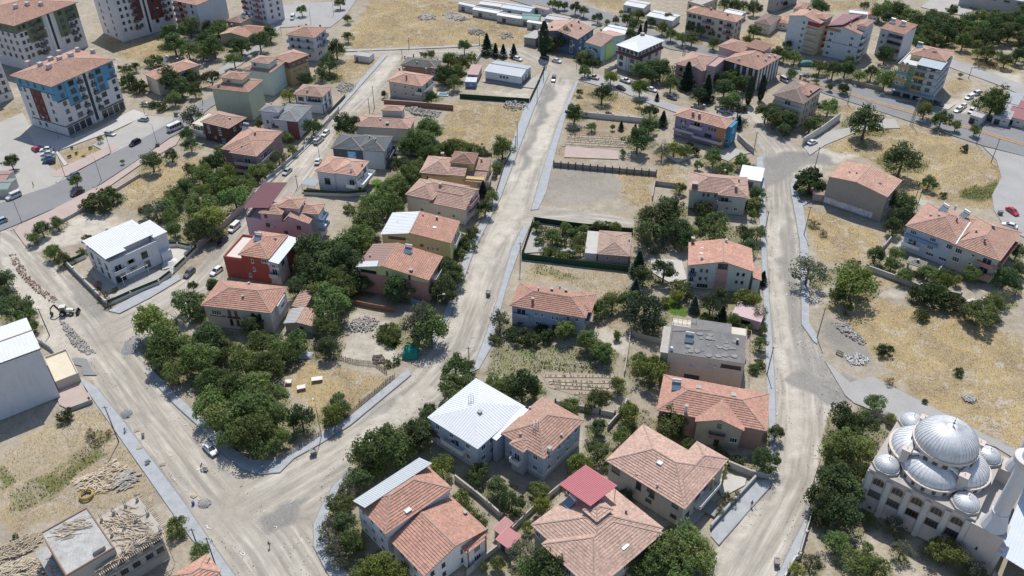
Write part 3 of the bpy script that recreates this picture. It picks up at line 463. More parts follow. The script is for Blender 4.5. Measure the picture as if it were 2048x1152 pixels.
# raised pavements of grey block paving with kerbs
PAVM = surf('block_paving', (0.37, 0.385, 0.395), 0.9, 0.2, 0.5, 6.0, 0.25, dirt=.3)
KERB = surf('kerb_stone', (0.26, 0.26, 0.255), 0.9, 0.15, 0.6, 5)
PAVE = [ # kerb line (towards the road), outer line in reverse
 ('C1 560,75 700,250 870,480 1050,720 1200,940 1350,1152 C1 1500,1370', 'C1 1400,1370 1270,1152 1050,880 870,620 680,350 520,120 440,0'),
 ('F 290,745 349,809 400,855 440,905 485,940 519,949 560,945 588,917 644,886 700,851 822,750', 'F 816,738 700,832 640,868 590,895 547,921 500,920 455,890 415,845 360,797 300,735'),
 ('F 866,694 878,672 904,624 949,500 1001,396 1066,222 1099,146', 'F 1090,140 1046,222 986,396 934,500 892,618 866,664 856,690'),
 ('F 1062,420 1069,396 1098,300 1125,222 1150,164', 'F 1158,160 1134,222 1112,300 1092,385 1076,419'),
 ('F 940,745 949,727 974,662 994,600 1022,500 1046,452', 'F 1060,452 1040,499 1018,558 1008,593 981,697 958,738'),
 ('F 1526,312 1532,419 1535,544 1542,645 1549,750 1552,844 1554,934', 'F 1542,936 1538,850 1533,749 1528,620 1523,500 1518,419 1513,316'),
 ('C4 980,600 975,640 820,815 680,975', 'C4 635,925 645,880 760,745 890,600'),
 ('F 1634,688 1628,684 1603,649 1602,560 1599,482 1592,440 1585,402 1580,372 1584,358', 'F 1596,354 1592,372 1600,400 1622,402 1606,412 1611,450 1616,503 1618,560 1618,645 1636,674'),
 ('C4 1000,1170 1050,1075 1090,990 1190,790 1240,620', 'C5 285,625 235,800 180,1010 100,1170'),
 ('F 239,627 300,596 361,559', 'F 356,548 340,558 262,596 217,622'),
 ('F 480,432 539,365 580,328 622,288 695,201 775,111', 'F 764,111 684,204 608,288 570,325 528,364 470,424'),
 ('C2 870,545 770,620 690,760 650,850 650,980 700,1080 760,1180', 'C2 880,1180 800,1080 740,980 722,850 745,760 800,640 880,560'),
]
for kline, oline in PAVE:
    K = gpoly(kline); O = gpoly(oline)
    o = kind(flat('pavement', K + O, .12, PAVM, .4), 'structure')
    ribbon('kerb', K, .18, -.2, .15, KERB, o)

# furrows of the two tilled plots: every ridge of soil its own piece
def plot(pts, sp, label, slope):
    P = gpoly(pts); po = kind(flat('tilled_plot', P, -.02, surf('tilled_soil', (.34, .28, .21), .95, .2, .6, 4, .4)), 'structure', label); e = (P[1] - P[0]).normalized(); n = Vector((-e.y, e.x, 0)); us = [(p - P[0]).dot(e) for p in P]; vs_ = [(p - P[0]).dot(n) for p in P]; out = []
    for v in np.arange(min(vs_) + sp / 2, max(vs_), sp):
        run = []
        for u in np.arange(min(us), max(us), 1.2):
            p = P[0] + e * u + n * (v + .35 * math.sin(u * .14 + v) + slope * u)
            if inpoly(np.array([p.x]), np.array([p.y]), P)[0]: run.append(p)
        if len(run) > 2: ribbon('furrow', run, sp * .45, -.1, .13 + .03 * random.random(), surf('furrow_soil', (.41, .345, .265), .95, .25, .8, 5, .5), po); out.append(run)
    return out
FUR1 = plot('A3 950,765 1320,790 1305,850 930,842', 1.5, 'brown furrowed orchard strip', 0); FUR2 = plot('C3 800,-20 1240,0 1225,95 1040,125 850,70', 1.5, 'sandy furrowed plot behind the white-roofed duplex', .01)
# ================================================================ buildings
def clip(poly, v0, keep_above):
    out = []; n = len(poly)
    for i in range(n):
        a, b2 = poly[i], poly[(i + 1) % n]; ia = (a[1] >= v0) if keep_above else (a[1] <= v0); ib = (b2[1] >= v0) if keep_above else (b2[1] <= v0)
        if ia: out.append(a)
        if ia != ib:
            t = (v0 - a[1]) / (b2[1] - a[1]); out.append((a[0] + t * (b2[0] - a[0]), v0))
    return out
def plane_frame(poly):
    p0, p1 = Vector(poly[0]), Vector(poly[1]); u = (p1 - p0).normalized(); n = None
    for k in range(2, len(poly)):
        n = u.cross(Vector(poly[k]) - p0)
        if n.length > 1e-4: break
    n.normalize()
    if n.z < 0: n = -n
    v = n.cross(u); return p0, u, v, n
def tiles(mb, poly, c=0.56, t=0.12):
    """one roof plane as overlapping courses of tiles: each course starts proud of the one above it"""
    p0, u, v, n = plane_frame(poly)
    uv = [((Vector(p) - p0).dot(u), (Vector(p) - p0).dot(v)) for p in poly]
    vm = max(a[1] for a in uv); k = 0
    P3 = lambda a, off: p0 + u * a[0] + v * a[1] + n * off
    while k * c < vm - 1e-3:
        pc = clip(clip(uv, k * c, True), min((k + 1) * c, vm + 1), False)
        if len(pc) >= 3:
            vs = [P3(a, 0.012 + t * (1 - (a[1] - k * c) / c)) for a in pc]
            f = tuple(range(len(vs)))
            nn = (vs[1] - vs[0]).cross(vs[2] - vs[0])
            for q_ in range(2, len(vs) - 1): nn = nn + (vs[q_] - vs[0]).cross(vs[q_ + 1] - vs[0])
            mb.add(vs, [f if nn.dot(n) > 0 else f[::-1]])
            bot = [a for a in pc if abs(a[1] - k * c) < 1e-6]
            if len(bot) >= 2:
                a0, a1 = min(bot), max(bot); mb.add([P3(a0, 0.0), P3(a1, 0.0), P3(a1, .012 + t), P3(a0, .012 + t)], [(0, 1, 2, 3)])
        k += 1
    solid_under(mb, poly, .13)
def solid_under(mb, poly, th, top=False):
    n = len(poly); P = [Vector(p) for p in poly]; dn = Vector((0, 0, -th))
    vs = P + [p + dn for p in P]; nn = Vector((0, 0, 0))
    for k in range(1, n - 1): nn = nn + (P[k] - P[0]).cross(P[k + 1] - P[0])
    up = nn.z > 0
    fs = [tuple(range(n, 2 * n))[::-1] if up else tuple(range(n, 2 * n))]
    if top: fs.append(tuple(range(n)) if up else tuple(range(n))[::-1])
    for i in range(n):
        j = (i + 1) % n; f = (n + i, n + j, j, i); fs.append(f if up else f[::-1])
    mb.add(vs, fs)
def sheet(mb, poly, sp=0.6, w=0.07, hgt=0.07):
    """a metal sheet plane with standing ribs running down the slope"""
    solid_under(mb, poly, .08, True)
    p0, u, v, n = plane_frame(poly); uv = [((Vector(p) - p0).dot(v), (Vector(p) - p0).dot(u)) for p in poly]
    lo = min(a[1] for a in uv); hi = max(a[1] for a in uv); k = math.floor(lo / sp) + 1
    while k * sp < hi - .02:
        xs = []; m_ = len(uv)
        for i in range(m_):
            a, b2 = uv[i], uv[(i + 1) % m_]
            if (a[1] - k * sp) * (b2[1] - k * sp) <= 0 and a[1] != b2[1]:
                t = (k * sp - a[1]) / (b2[1] - a[1]); xs.append(a[0] + t * (b2[0] - a[0]))
        if len(xs) >= 2 and max(xs) - min(xs) > .05:
            A = p0 + u * (k * sp) + v * min(xs) + n * hgt * .4; B = p0 + u * (k * sp) + v * max(xs) + n * hgt * .4
            mb.bar(A, B, w, hgt)
        k += 1
WIN = {}
def window_mesh(w, h, fc, mull):
    key = (round(w, 2), round(h, 2), fc, mull)
    if key not in WIN:
        f = MB(); t = .09
        f.box(-w / 2, w / 2, -.07, .02, -h / 2, -h / 2 + t); f.box(-w / 2, w / 2, -.07, .02, h / 2 - t, h / 2)
        f.box(-w / 2, -w / 2 + t, -.068, .02, -h / 2 + t, h / 2 - t); f.box(w / 2 - t, w / 2, -.068, .02, -h / 2 + t, h / 2 - t)
        for k in range(1, mull): x = -w / 2 + w * k / mull; f.box(x - .035, x + .035, -.06, .02, -h / 2 + t, h / 2 - t)
        f.box(-w / 2 - .08, w / 2 + .08, -.16, .02, -h / 2 - .1, -h / 2 - .004)
        p = MB(); p.box(-w / 2 + t * .8, w / 2 - t * .8, -.035, .015, -h / 2 + t * .8, h / 2 - t * .8)
        WIN[key] = (f.mesh('window', paint(fc, .5)), p.mesh('pane', glassm()))
    return WIN[key]
CHM = {}
class House:
    def __init__(s, name, label, cat, ref, pts, h, third='B', z0=0.0):
        P = [G(p, h) for p in q(pts)]; A, B, C = [Vector((p.x, p.y)) for p in P[:3]]
        if third == 'A': C = B + (C - A)
        ux, uy = B - A, C - B; cen = A + (ux + uy) / 2; s.L, s.D = ux.length, uy.length
        a1 = math.atan2(ux.y, ux.x); a2 = math.atan2(uy.y, uy.x) - math.pi / 2
        while a2 - a1 > math.pi: a2 -= 2 * math.pi
        while a2 - a1 < -math.pi: a2 += 2 * math.pi
        s.az = (a1 * s.L + a2 * s.D) / (s.L + s.D)
        s.e1 = Vector((math.cos(s.az), math.sin(s.az))); s.e2 = Vector((-s.e1.y, s.e1.x))
        s.o = cen - s.e1 * s.L / 2 - s.e2 * s.D / 2; s.h = h; s.ref = ref
        s.root = tag(empty(name, (s.o.x, s.o.y, 0), s.az), label, cat)
        LAND.append((ref, cen.x, cen.y)); s.walls = {}; s.roofs = {}; s.rf = []; s.wr = (0, s.L, 0, s.D); s.z0 = z0; s.roof_obj = None; s.caps = MB(); s.cen = cen
        s.tops = []; s.age = random.uniform(.86, 1.12)
    def loc(s, p, z):
        g = G(p, z); d = Vector((g.x, g.y)) - s.o; return d.dot(s.e1), d.dot(s.e2)
    def rect(s, pts, z):
        a = [s.loc(p, z) for p in q(pts)]; return min(t[0] for t in a), max(t[0] for t in a), min(t[1] for t in a), max(t[1] for t in a)
    def world(s, x, y, z=0): v = s.o + s.e1 * x + s.e2 * y; return Vector((v.x, v.y, z))
    def box(s, x0, x1, y0, y1, z0, z1, col, face=True):
        s.walls.setdefault(col, MB()).box(x0, x1, y0, y1, z0, z1)
        if face: s.wr = (x0, x1, y0, y1)
        return s
    def posts(s, name, pts, z0, z1, r_, m):
        for x, y in pts: MB().tube((0, 0, z0), (0, 0, z1), r_, n=10).build(name, m, s.root, loc=(x, y, 0))
        return s
    def part(s, name, mb, m, parent=None): return mb.build(name, m, parent or s.root)
    # roofs -------------------------------------------------------
    def _emit(s, planes, m, style, c=.36):
        if style == 'tile' and isinstance(m, tuple): m = tuple(round(min(.9, a * s.age), 3) for a in m)
        mb = s.roofs.setdefault((m, style), MB())
        for p in planes:
            if style == 'tile': tiles(mb, p, .56 if c == .36 else c)
            else: sheet(mb, p, c if c != .36 else .6)
        s.rf += planes
    def hip(s, r, z, col=None, m=TERRA, pitch=.36, ov=.55, style='tile', zb=None, cap=True, c=.36):
        x0, x1, y0, y1 = r
        if col is not None: s.box(x0 + ov, x1 - ov, y0 + ov, y1 - ov, s.z0 if zb is None else zb, z, col)
        L, D = x1 - x0, y1 - y0; hf = min(L, D) / 2; rz = z + hf * pitch
        if L >= D: a, b2 = (x0 + hf, (y0 + y1) / 2, rz), (x1 - hf, (y0 + y1) / 2, rz)
        else: a, b2 = ((x0 + x1) / 2, y0 + hf, rz), ((x0 + x1) / 2, y1 - hf, rz)
        c0, c1, c2, c3 = (x0, y0, z), (x1, y0, z), (x1, y1, z), (x0, y1, z)
        if L >= D: pl = [[c0, c1, b2, a], [c1, c2, b2], [c2, c3, a, b2], [c3, c0, a]]; hips = [(c0, a), (c3, a), (c1, b2), (c2, b2), (a, b2)]
        else: pl = [[c0, c1, a], [c1, c2, b2, a], [c2, c3, b2], [c3, c0, a, b2]]; hips = [(c0, a), (c1, a), (c2, b2), (c3, b2), (a, b2)]
        s._emit(pl, m, style, c)
        if cap:
            for p_, q_ in hips:
                if (Vector(p_) - Vector(q_)).length > .3: s.caps.bar(Vector(p_) + Vector((0, 0, .07)), Vector(q_) + Vector((0, 0, .07)), .26, .14)
        s.tops.append(rz); return s
    def gable(s, r, z, col=None, m=TERRA, axis='y', rise=1.8, pos=.5, ov=.5, style='tile', style2=None, m2=None, zl=0.0, zr=0.0, zb=None, c=.36, c2=.36):
        """ridge along local x or y; zl / zr lift the first / second eave; style2, m2 dress the first slope"""
        x0, x1, y0, y1 = r; zb = s.z0 if zb is None else zb
        if axis == 'y':
            xr = x0 + (x1 - x0) * pos; rz = z + rise
            s1 = [(x0, y1, z + zl), (x0, y0, z + zl), (xr, y0, rz), (xr, y1, rz)]; s2 = [(x1, y0, z + zr), (x1, y1, z + zr), (xr, y1, rz), (xr, y0, rz)]; rg = [(xr, y0, rz), (xr, y1, rz)]
            prof = lambda i: [(x0 + ov, zb), (x1 - ov, zb), (x1 - ov, z + zr + (rise - zr) * ov / (x1 - xr) - .14), (xr, rz - .14), (x0 + ov, z + zl + (rise - zl) * ov / (xr - x0) - .14)]
            if col is not None:
                p = prof(0); mb = s.walls.setdefault(col, MB()); ya, yb = y0 + ov, y1 - ov
                mb.add([(a, ya, b2) for a, b2 in p] + [(a, yb, b2) for a, b2 in p], [(0, 1, 2, 3, 4), (9, 8, 7, 6, 5)] + [(i, 5 + i, 5 + (i + 1) % 5, (i + 1) % 5) for i in range(5)])
        else:
            yr = y0 + (y1 - y0) * pos; rz = z + rise
            s1 = [(x0, y0, z + zl), (x1, y0, z + zl), (x1, yr, rz), (x0, yr, rz)]; s2 = [(x1, y1, z + zr), (x0, y1, z + zr), (x0, yr, rz), (x1, yr, rz)]; rg = [(x0, yr, rz), (x1, yr, rz)]
            if col is not None:
                p = [(y0 + ov, zb), (y1 - ov, zb), (y1 - ov, z + zr + (rise - zr) * ov / (y1 - yr) - .14), (yr, rz - .14), (y0 + ov, z + zl + (rise - zl) * ov / (yr - y0) - .14)]
                mb = s.walls.setdefault(col, MB()); xa, xb = x0 + ov, x1 - ov
                mb.add([(xa, a, b2) for a, b2 in p] + [(xb, a, b2) for a, b2 in p], [(4, 3, 2, 1, 0), (5, 6, 7, 8, 9)] + [((i + 1) % 5, 5 + (i + 1) % 5, 5 + i, i) for i in range(5)])
        s._emit([s1], m2 or m, style2 or style, c2); s._emit([s2], m, style, c)
        s.caps.bar(Vector(rg[0]) + Vector((0, 0, .07)), Vector(rg[1]) + Vector((0, 0, .07)), .26, .14)
        s.wr = (x0 + ov, x1 - ov, y0 + ov, y1 - ov); s.tops.append(rz); return s
    def shed(s, r, z, col=None, m=(0.7, 0.7, 0.7), low='f', drop=.8, ov=.3, style='sheet', zb=None, c=.6, z0w=None):
        x0, x1, y0, y1 = r; d = {'f': (0, 0, 1, 1), 'b': (1, 1, 0, 0), 'l': (0, 1, 1, 0), 'r': (1, 0, 0, 1)}[low]
        cs = [(x0, y0, z + drop * d[0]), (x1, y0, z + drop * d[1]), (x1, y1, z + drop * d[2]), (x0, y1, z + drop * d[3])]
        k = {'f': 0, 'r': 1, 'b': 2, 'l': 3}[low]; pl = cs[k:] + cs[:k]
        s._emit([pl], m, style, c)
        if col is not None: s.box(x0 + ov, x1 - ov, y0 + ov, y1 - ov, s.z0 if zb is None else zb, z - .02, col)
        return s
    def flatroof(s, r, z, col=None, m=None, par=.5, ov=0.0, zb=None, pcol=None):
        x0, x1, y0, y1 = r
        if col is not None: s.box(x0, x1, y0, y1, s.z0 if zb is None else zb, z, col)
        mb = MB().box(x0 - ov, x1 + ov, y0 - ov, y1 + ov, z + .003, z + .06); s.part('roof', mb, m or CONC()); s.rf.append([(x0, y0, z), (x1, y0, z), (x1, y1, z), (x0, y1, z)])
        if par:
            p = MB(); t = .2
            for bx in ((x0 - .01, x1 + .01, y0 - .01, y0 + t), (x0 - .01, x1 + .01, y1 - t, y1 + .01), (x0 - .01, x0 + t, y0 + t, y1 - t), (x1 - t, x1 + .01, y0 + t, y1 - t)): p.box(*bx, z - .1, z + par)
            s.part('parapet', p, plaster(pcol or col or OFFW))
        return s
    def roofz(s, x, y):
        best = 0.0
        for pl in s.rf:
            if inpoly(np.array([x]), np.array([y]), pl)[0]:
                p0, u, v, n = plane_frame(pl)
                if abs(n.z) > 1e-3: best = max(best, p0.z - (n.x * (x - p0.x) + n.y * (y - p0.y)) / n.z)
        return best
    def onroof(s, p):
        z = max(s.tops or [s.h])
        for _ in range(12):
            x, y = s.loc(p, z); rz = s.roofz(x, y)
            if rz <= 0: rz = s.h
            z = z * .4 + rz * .6
        return x, y, z
    # facade ------------------------------------------------------
    def face(s, f, r=None):
        x0, x1, y0, y1 = r or s.wr
        return {'f': ((x0, y0), (1, 0), x1 - x0, 0), 'r': ((x1, y0), (0, 1), y1 - y0, math.pi / 2), 'b': ((x1, y1), (-1, 0), x1 - x0, math.pi), 'l': ((x0, y1), (0, -1), y1 - y0, -math.pi / 2)}[f]
    def w(s, f, us, zs, w=1.2, h=1.3, fc=WHITE, mull=2, r=None, name='window'):
        (ox, oy), (dx_, dy_), ln, rz = s.face(f, r); fm, pm = window_mesh(w, h, fc, mull)
        us = [(i + .5) / us for i in range(us)] if isinstance(us, int) else us
        for z in zs:
            for u in us:
                wo = inst(name, fm, s.root, (ox + dx_ * u * ln, oy + dy_ * u * ln, z), rz); inst('pane', pm, wo)
                if name == 'window' and z > 2.5 and random.random() < .1:
                    if 'ac' not in WIN: WIN['ac'] = MB().box(-.42, .42, -.36, -.02, -.3, .3).tube((-.1, -.37, 0), (-.1, -.35, 0), .22, n=10).mesh('air_conditioner', paint((.62, .62, .6), .5))
                    inst('air_conditioner', WIN['ac'], s.root, (ox + dx_ * u * ln + dx_ * (w / 2 + .6), oy + dy_ * u * ln + dy_ * (w / 2 + .6), z - .5), rz)
        return s
    def door(s, f, u, w=1.1, h=2.1, z=0.0, fc=(0.2, 0.12, 0.07), r=None): return s.w(f, [u], [z + h / 2], w, h, fc, 1, r, 'door')
    def bal(s, f, u0, u1, z, dp=1.3, col=OFFW, slab=None, r=None, par=1.0, back=True, bars=False):
        (ox, oy), (dx_, dy_), ln, rz = s.face(f, r); wd = (u1 - u0) * ln; cx = (u0 + u1) / 2 * ln
        b = MB().box(-wd / 2, wd / 2, -dp, -.005, -.18, 0); bo = b.build('balcony', plaster(slab or col), s.root, loc=(ox + dx_ * cx, oy + dy_ * cx, z), rz=rz)
        rl = MB()
        if bars:
            for zz in (.35, .68, par): rl.bar((-wd / 2 + .03, -dp + .04, zz), (wd / 2 - .03, -dp + .04, zz), .05); rl.bar((-wd / 2 + .04, -dp, zz), (-wd / 2 + .04, -.01, zz), .05); rl.bar((wd / 2 - .04, -dp, zz), (wd / 2 - .04, -.01, zz), .05)
        else:
            rl.box(-wd / 2 - .01, wd / 2 + .01, -dp - .01, -dp + .1, -.1, par); rl.box(-wd / 2 - .01, -wd / 2 + .1, -dp + .1, -.006, -.1, par); rl.box(wd / 2 - .1, wd / 2 + .01, -dp + .1, -.006, -.1, par)
        rl.build('railing', DARKM() if bars else plaster(col), bo)
        if back: s.w(f, [(u0 + u1) / 2], [z + 1.15], min(wd * .6, 2.4), 2.0, WHITE, 2, r, 'balcony_door')
        return s
    def band(s, f, z, t, col, r=None, u0=0, u1=1, out=.05, name='cornice'):
        (ox, oy), (dx_, dy_), ln, rz = s.face(f, r)
        MB().box(u0 * ln, u1 * ln, -out, .01, z, z + t).build(name, plaster(col), s.root, loc=(ox, oy, 0), rz=rz); return s
    def ch(s, pts, w=.6, h=1.2, col=(0.30, 0.16, 0.12), cap=True):
        for p in q(pts):
            x, y, z = s.onroof(p); key = (w, h, col)
            if key not in CHM:
                CHM[key] = MB().box(-w / 2, w / 2, -w / 2, w / 2, -.8, h).mesh('chimney', plaster(col)), MB().box(-w / 2 - .1, w / 2 + .1, -w / 2 - .1, w / 2 + .1, h + .002, h + .14).mesh('chimney_cap', CONC())
            c = inst('chimney', CHM[key][0], s.root, (x, y, z)); inst('chimney_cap', CHM[key][1], c)
        return s
    def solar(s, pts, rz=0.0):
        for p in q(pts):
            x, y, z = s.onroof(p); w = s.world(x, y, z)
            e = solar_heater((w.x, w.y, z + .1), s.az + rz); auto(e, 'solar water heater with tilted panels and tank on', 'solar heater', 'solar water heaters on the roofs')
            ON[e.name] = s.ref
        return s
    def skylight(s, pts, w=.9, h=.9, col=(0.55, 0.6, 0.62)):
        for p in q(pts):
            x, y, z = s.onroof(p); MB().box(-w / 2, w / 2, -h / 2, h / 2, -.1, .16).build('skylight', paint(col, .3), s.root, loc=(x, y, z))
        return s
    def done(s):
        for i, (c, mb) in enumerate(s.walls.items()): s.part('wall', mb, plaster(c) if isinstance(c, tuple) else c)
        ro = None
        for (m, st), mb in s.roofs.items():
            o = s.part('roof', mb, (tilem(m) if st == 'tile' else metal(m)) if isinstance(m, tuple) else m)
            if ro is None or st == 'tile': ro = o; rm = m
        if ro and s.caps.v: s.caps.build('ridge_cap', surf('ridge_cap', (0.37, 0.27, 0.22), .9, .3, 1.5, 4, dirt=.5), ro)
        return s
ON = {}
SOLM = []
def solar_heater(loc, rz):
    if not SOLM:
        fr = MB()
        for x in (-.95, .95):
            fr.bar((x, -.9, 0), (x, .7, 1.15), .07); fr.bar((x, .7, 0), (x, .7, 1.5), .07); fr.bar((x, -.9, .05), (x, .7, .05), .06)
        fr.bar((-.95, .7, 1.45), (.95, .7, 1.45), .07)
        pa = MB()
        pa.add([(-1, -1, .1), (1, -1, .1), (1, .55, 1.2), (-1, .55, 1.2), (-1, -1.06, .18), (1, -1.06, .18), (1, .5, 1.28), (-1, .5, 1.28)], [(3, 2, 1, 0), (4, 5, 6, 7), (0, 1, 5, 4), (1, 2, 6, 5), (2, 3, 7, 6), (3, 0, 4, 7)])
        tk = MB().tube((-1.0, .75, 1.75), (1.0, .75, 1.75), .3, n=14)
        SOLM.extend([fr.mesh('stand', GALV()), pa.mesh('panel', surf('solar_panel', (0.16, 0.22, 0.27), .15, .1, spec=.7)), tk.mesh('tank', paint((.62, .63, .64), .3))])
    e = empty('solar_heater', loc, rz)
    inst('stand', SOLM[0], e); inst('panel', SOLM[1], e); inst('tank', SOLM[2], e); return e
# ---------------------------------------------------------------- the near houses
GREY = (0.40, 0.42, 0.44); BLUEGREY = (0.42, 0.47, 0.53); DK = (0.10, 0.10, 0.11); REDD = (0.36, 0.08, 0.06); PINK = (0.60, 0.40, 0.40); SALM = (0.48, 0.27, 0.23); BROWNW = (0.16, 0.07, 0.05)
# two-level house at the bottom with half its upper roof in metal sheet
h = House('house', 'white two-level house with terracotta roof half covered by grey metal sheeting', 'house', 'the half-metal-roofed white house', 'C2 870,725 1065,905 1455,650', 8.2)
L, D = h.L, h.D
h.box(.5, L - .5, .5, D - .5, 0, 8.2, WHITE)
h.hip((0, L, 0, D), 8.2, None, TERRA3, .42)
h._emit([[(-.15, D + .1, 8.35), (-.15, -.1, 8.35), (L * .40, -.1, 8.35 + L * .40 * .42 + .12), (L * .40, D + .1, 8.35 + L * .4 * .42 + .12)]], (0.50, 0.53, 0.54), 'sheet', .45)
r2 = (L + .05, L * 2.02, .6, D * .98)
h.gable(r2, 5.9, WHITE, TERRA3, 'x', 1.9, .5, .45)
h.w('r', [.12, .3, .62], [4.4, 1.7], .8, 1.1, (0.12, .1, .1)); h.w('f', [.3, .7], [4.3, 1.7], 1.2, 1.3)
rb = (r2[1] - .44, r2[1] + .9, D * .62, D * .92)
h.box(*rb, 0, 5.2, WHITE, False); h.shed((rb[0], rb[1] + .3, rb[2] - .3, rb[3] + .3), 5.25, None, TERRA3, 'r', .45, style='tile')
h.w('r', [.5], [4.0, 1.5], 1.6, 1.5, WHITE, 3, rb); h.w('f', [.2, .5, .8], [6.6, 3.8, 1.3], 1.0, 1.3, WHITE, 2, (.5, L - .5, .5, D - .5))
h.band('r', 0, 6, (0.42, .2, .16), rb, 0, .08); h.band('r', 0, 6, (.42, .2, .16), rb, .92, 1)
h.ch('C3 375,795', .5, .5); h.skylight('C2 1185,770', 1.6, 1.3, (.4, .42, .42))
pat = MB()                                   # dark diamond trim on the gable wall
for k in range(4):
    for d in ((-.35, 0, 0, .6), (0, .6, .35, 0), (.35, 0, 0, -.6), (0, -.6, -.35, 0)):
        pat.bar((r2[1] - .43, r2[2] + 1.9 + d[0], 4.4 - k * 1.15 + d[1]), (r2[1] - .43, r2[2] + 1.9 + d[2], 4.4 - k * 1.15 + d[3]), .07)
h.part('wall_trim', pat, DARKM()); h.done(); H1 = h
# duplex: white metal half and terracotta half
h = House('duplex_house', 'blue-grey duplex with one white metal roof and one terracotta roof', 'house', 'the white-and-terracotta duplex', 'C3 580,335 825,485 1055,260', 7.6)
L, D = h.L, h.D
h.hip((0, L, 0, D), 7.6, BLUEGREY, TERRA, .42)
h.w('f', [.2, .5, .8], [6.0, 2.8], 1.2, 1.4, WHITE); h.w('r', [.15, .4, .65, .88], [6.0, 2.8], 1.1, 1.3, WHITE); h.band('f', 1.3, .5, OFFW, None, 0, 1); h.band('r', 1.3, .5, OFFW)
h.hip((L * .28, L * .62, -1.3, 2.8), 7.62, BLUEGREY, TERRA, .42, .4)
h.bal('f', .1, .9, 3.6, 1.2, OFFW)
rw = h.rect('C3 165,235 445,425 560,85', 7.6); rw = (rw[0], rw[1], rw[2], min(rw[3], rw[2] + 16))
h.hip(rw, 7.58, BLUEGREY, (0.66, 0.68, 0.69), .30, .5, 'sheet', cap=False, c=.62)
h.w('f', [.15, .45, .8], [5.9, 2.8], 1.2, 1.4, WHITE); h.w('r', [.12, .3], [5.9, 2.8], 1.3, 1.5, WHITE); h.bal('f', .3, .75, 3.5, 1.3, OFFW)
h.shed((rw[1] - .3, .35, rw[2] + 4.5, rw[3] - .6), 7.3, BLUEGREY, (.66, .68, .69), 'f', .6)
rc = (L - 1.6, L + 0, .7, 1.7); h.ch('C3 857,435', .75, 1.0, OFFW); h.ch('C3 745,195 690,345 925,350', .3, .5); h.ch('C3 457,215', .7, .3)
for px in ('C3 400,160', 'C3 770,310'):
    ant = MB(); x, y, z = h.onroof(q(px)[0])
    for d in (-.4, .4):
        ant.bar((x + d, y, z - .2), (x + d, y, z + 2.0), .06); ant.bar((x + d, y + .8, z - .2), (x + d, y + .8, z + 2.0), .06)
    for zz in (.6, 1.3, 2.0): ant.bar((x - .4, y, z + zz), (x + .4, y, z + zz), .05); ant.bar((x - .4, y + .8, z + zz), (x + .4, y + .8, z + zz), .05); ant.bar((x - .4, y, z + zz), (x - .4, y + .8, z + zz), .05)
    h.part('roof_frame', ant, GALV())
h.done()
# cream house with cross hips
h = House('house', 'grey-walled house with broad tan hip roof and paved side terrace', 'house', 'the tan hip-roofed house', 'Zc 65,390 815,870 1225,380', 6.6)
L, D = h.L, h.D; Dm = D * .80
GW = (0.50, 0.48, 0.43)
h.hip((0, L, 0, Dm), 6.6, GW, TERRA2, .40)
h.hip((L * .60, L - .03, 1.2, D), 6.62, GW, TERRA2, .40)
f = (.55, L - .55, .55, Dm - .55)
h.w('f', [.1], [5.0], 2.0, 1.7, (.12, .1, .08), 2, f); h.w('f', [.42, .60], [4.6], 1.3, 2.3, (.2, .16, .1), 1, f); h.w('f', [.57, .9], [2.2, 5.3], 1.4, .9, (.1, .1, .1), 1, f)
fr = (.55, L - .55, .55, D - .5); h.w('r', [.14], [1.9], 1.6, 1.6, (.15, .1, .08), 2, fr); h.w('r', [.35, .55], [2.0, 5.0], 1.4, 1.6, (.15, .1, .08), 2, fr)
h.box(L - .5, L + 3.4, D * .42, D * .62, 0, .5, (.3, .3, .3), False); h.bal('r', .25, .75, 3.2, 1.8, OFFW, None, fr)
h.posts('column', [(L + .2, D * y) for y in (.62, .93)], 0, 6.5, .22, plaster((.45, .36, .12))); h.skylight('Zc 580,405', 1.1, 1.4); h.skylight('Zc 355,520', .6, .5, (.2, .1, .08)); h.ch('Zc 548,632', .28, .5, WHITE)
h.done(); H3 = h
# big tan cross-hip house cut by the bottom of the frame
h = House('house', 'large brown-tan cross-hipped house under a red metal canopy at the bottom', 'house', 'the large cross-hipped house', 'C3 805,970 1110,1240 1391,1010', 6.8)
L, D = h.L, h.D
TT = (0.47, 0.325, 0.26)
h.hip((0, L, 0, D + 6), 6.8, (.45, .42, .38), TT, .40)
rm = h.rect('C3 750,860 1195,655 1511,880', 6.8)
h.hip((rm[0], rm[1], rm[2], rm[3]), 6.83, (.45, .42, .38), TT, .40)
h.hip(h.rect('C3 1045,770 1135,835 1215,760', 10.6), 10.4, (.45, .42, .38), TT, .35, .3)
h.w('f', [.2, .5, .8], [5, 2], 1.3, 1.4, WHITE, 2, (.55, L - .55, .55, D)); h.w('r', [.3, .7], [5, 2], 1.3, 1.4, WHITE, 2, (.55, L - .55, .55, D)); h.w('f', [.06], [5], 1.3, 1.4, WHITE, 2, (rm[0] + .55, rm[1], rm[2] + .55, rm[3]))
h.solar('C3 970,745', -.2); h.ch('C3 1295,790', .3, .9, (.35, .15, .12)); h.skylight('C3 1290,985', .7, 1.6, (.5, .55, .58))
rcv = h.rect('C3 930,630 1040,520 1225,630 1115,745', 11.2)
h.shed(rcv, 10.6, None, (0.42, 0.11, 0.13), 'l', 1.2, c=.4)
h.posts('canopy_post', [(x, y) for x in (rcv[0] + .2, rcv[1] - .2) for y in (rcv[2] + .2, rcv[3] - .2)], 7, 10.6, .06, DARKM()); h.done(); H4 = h
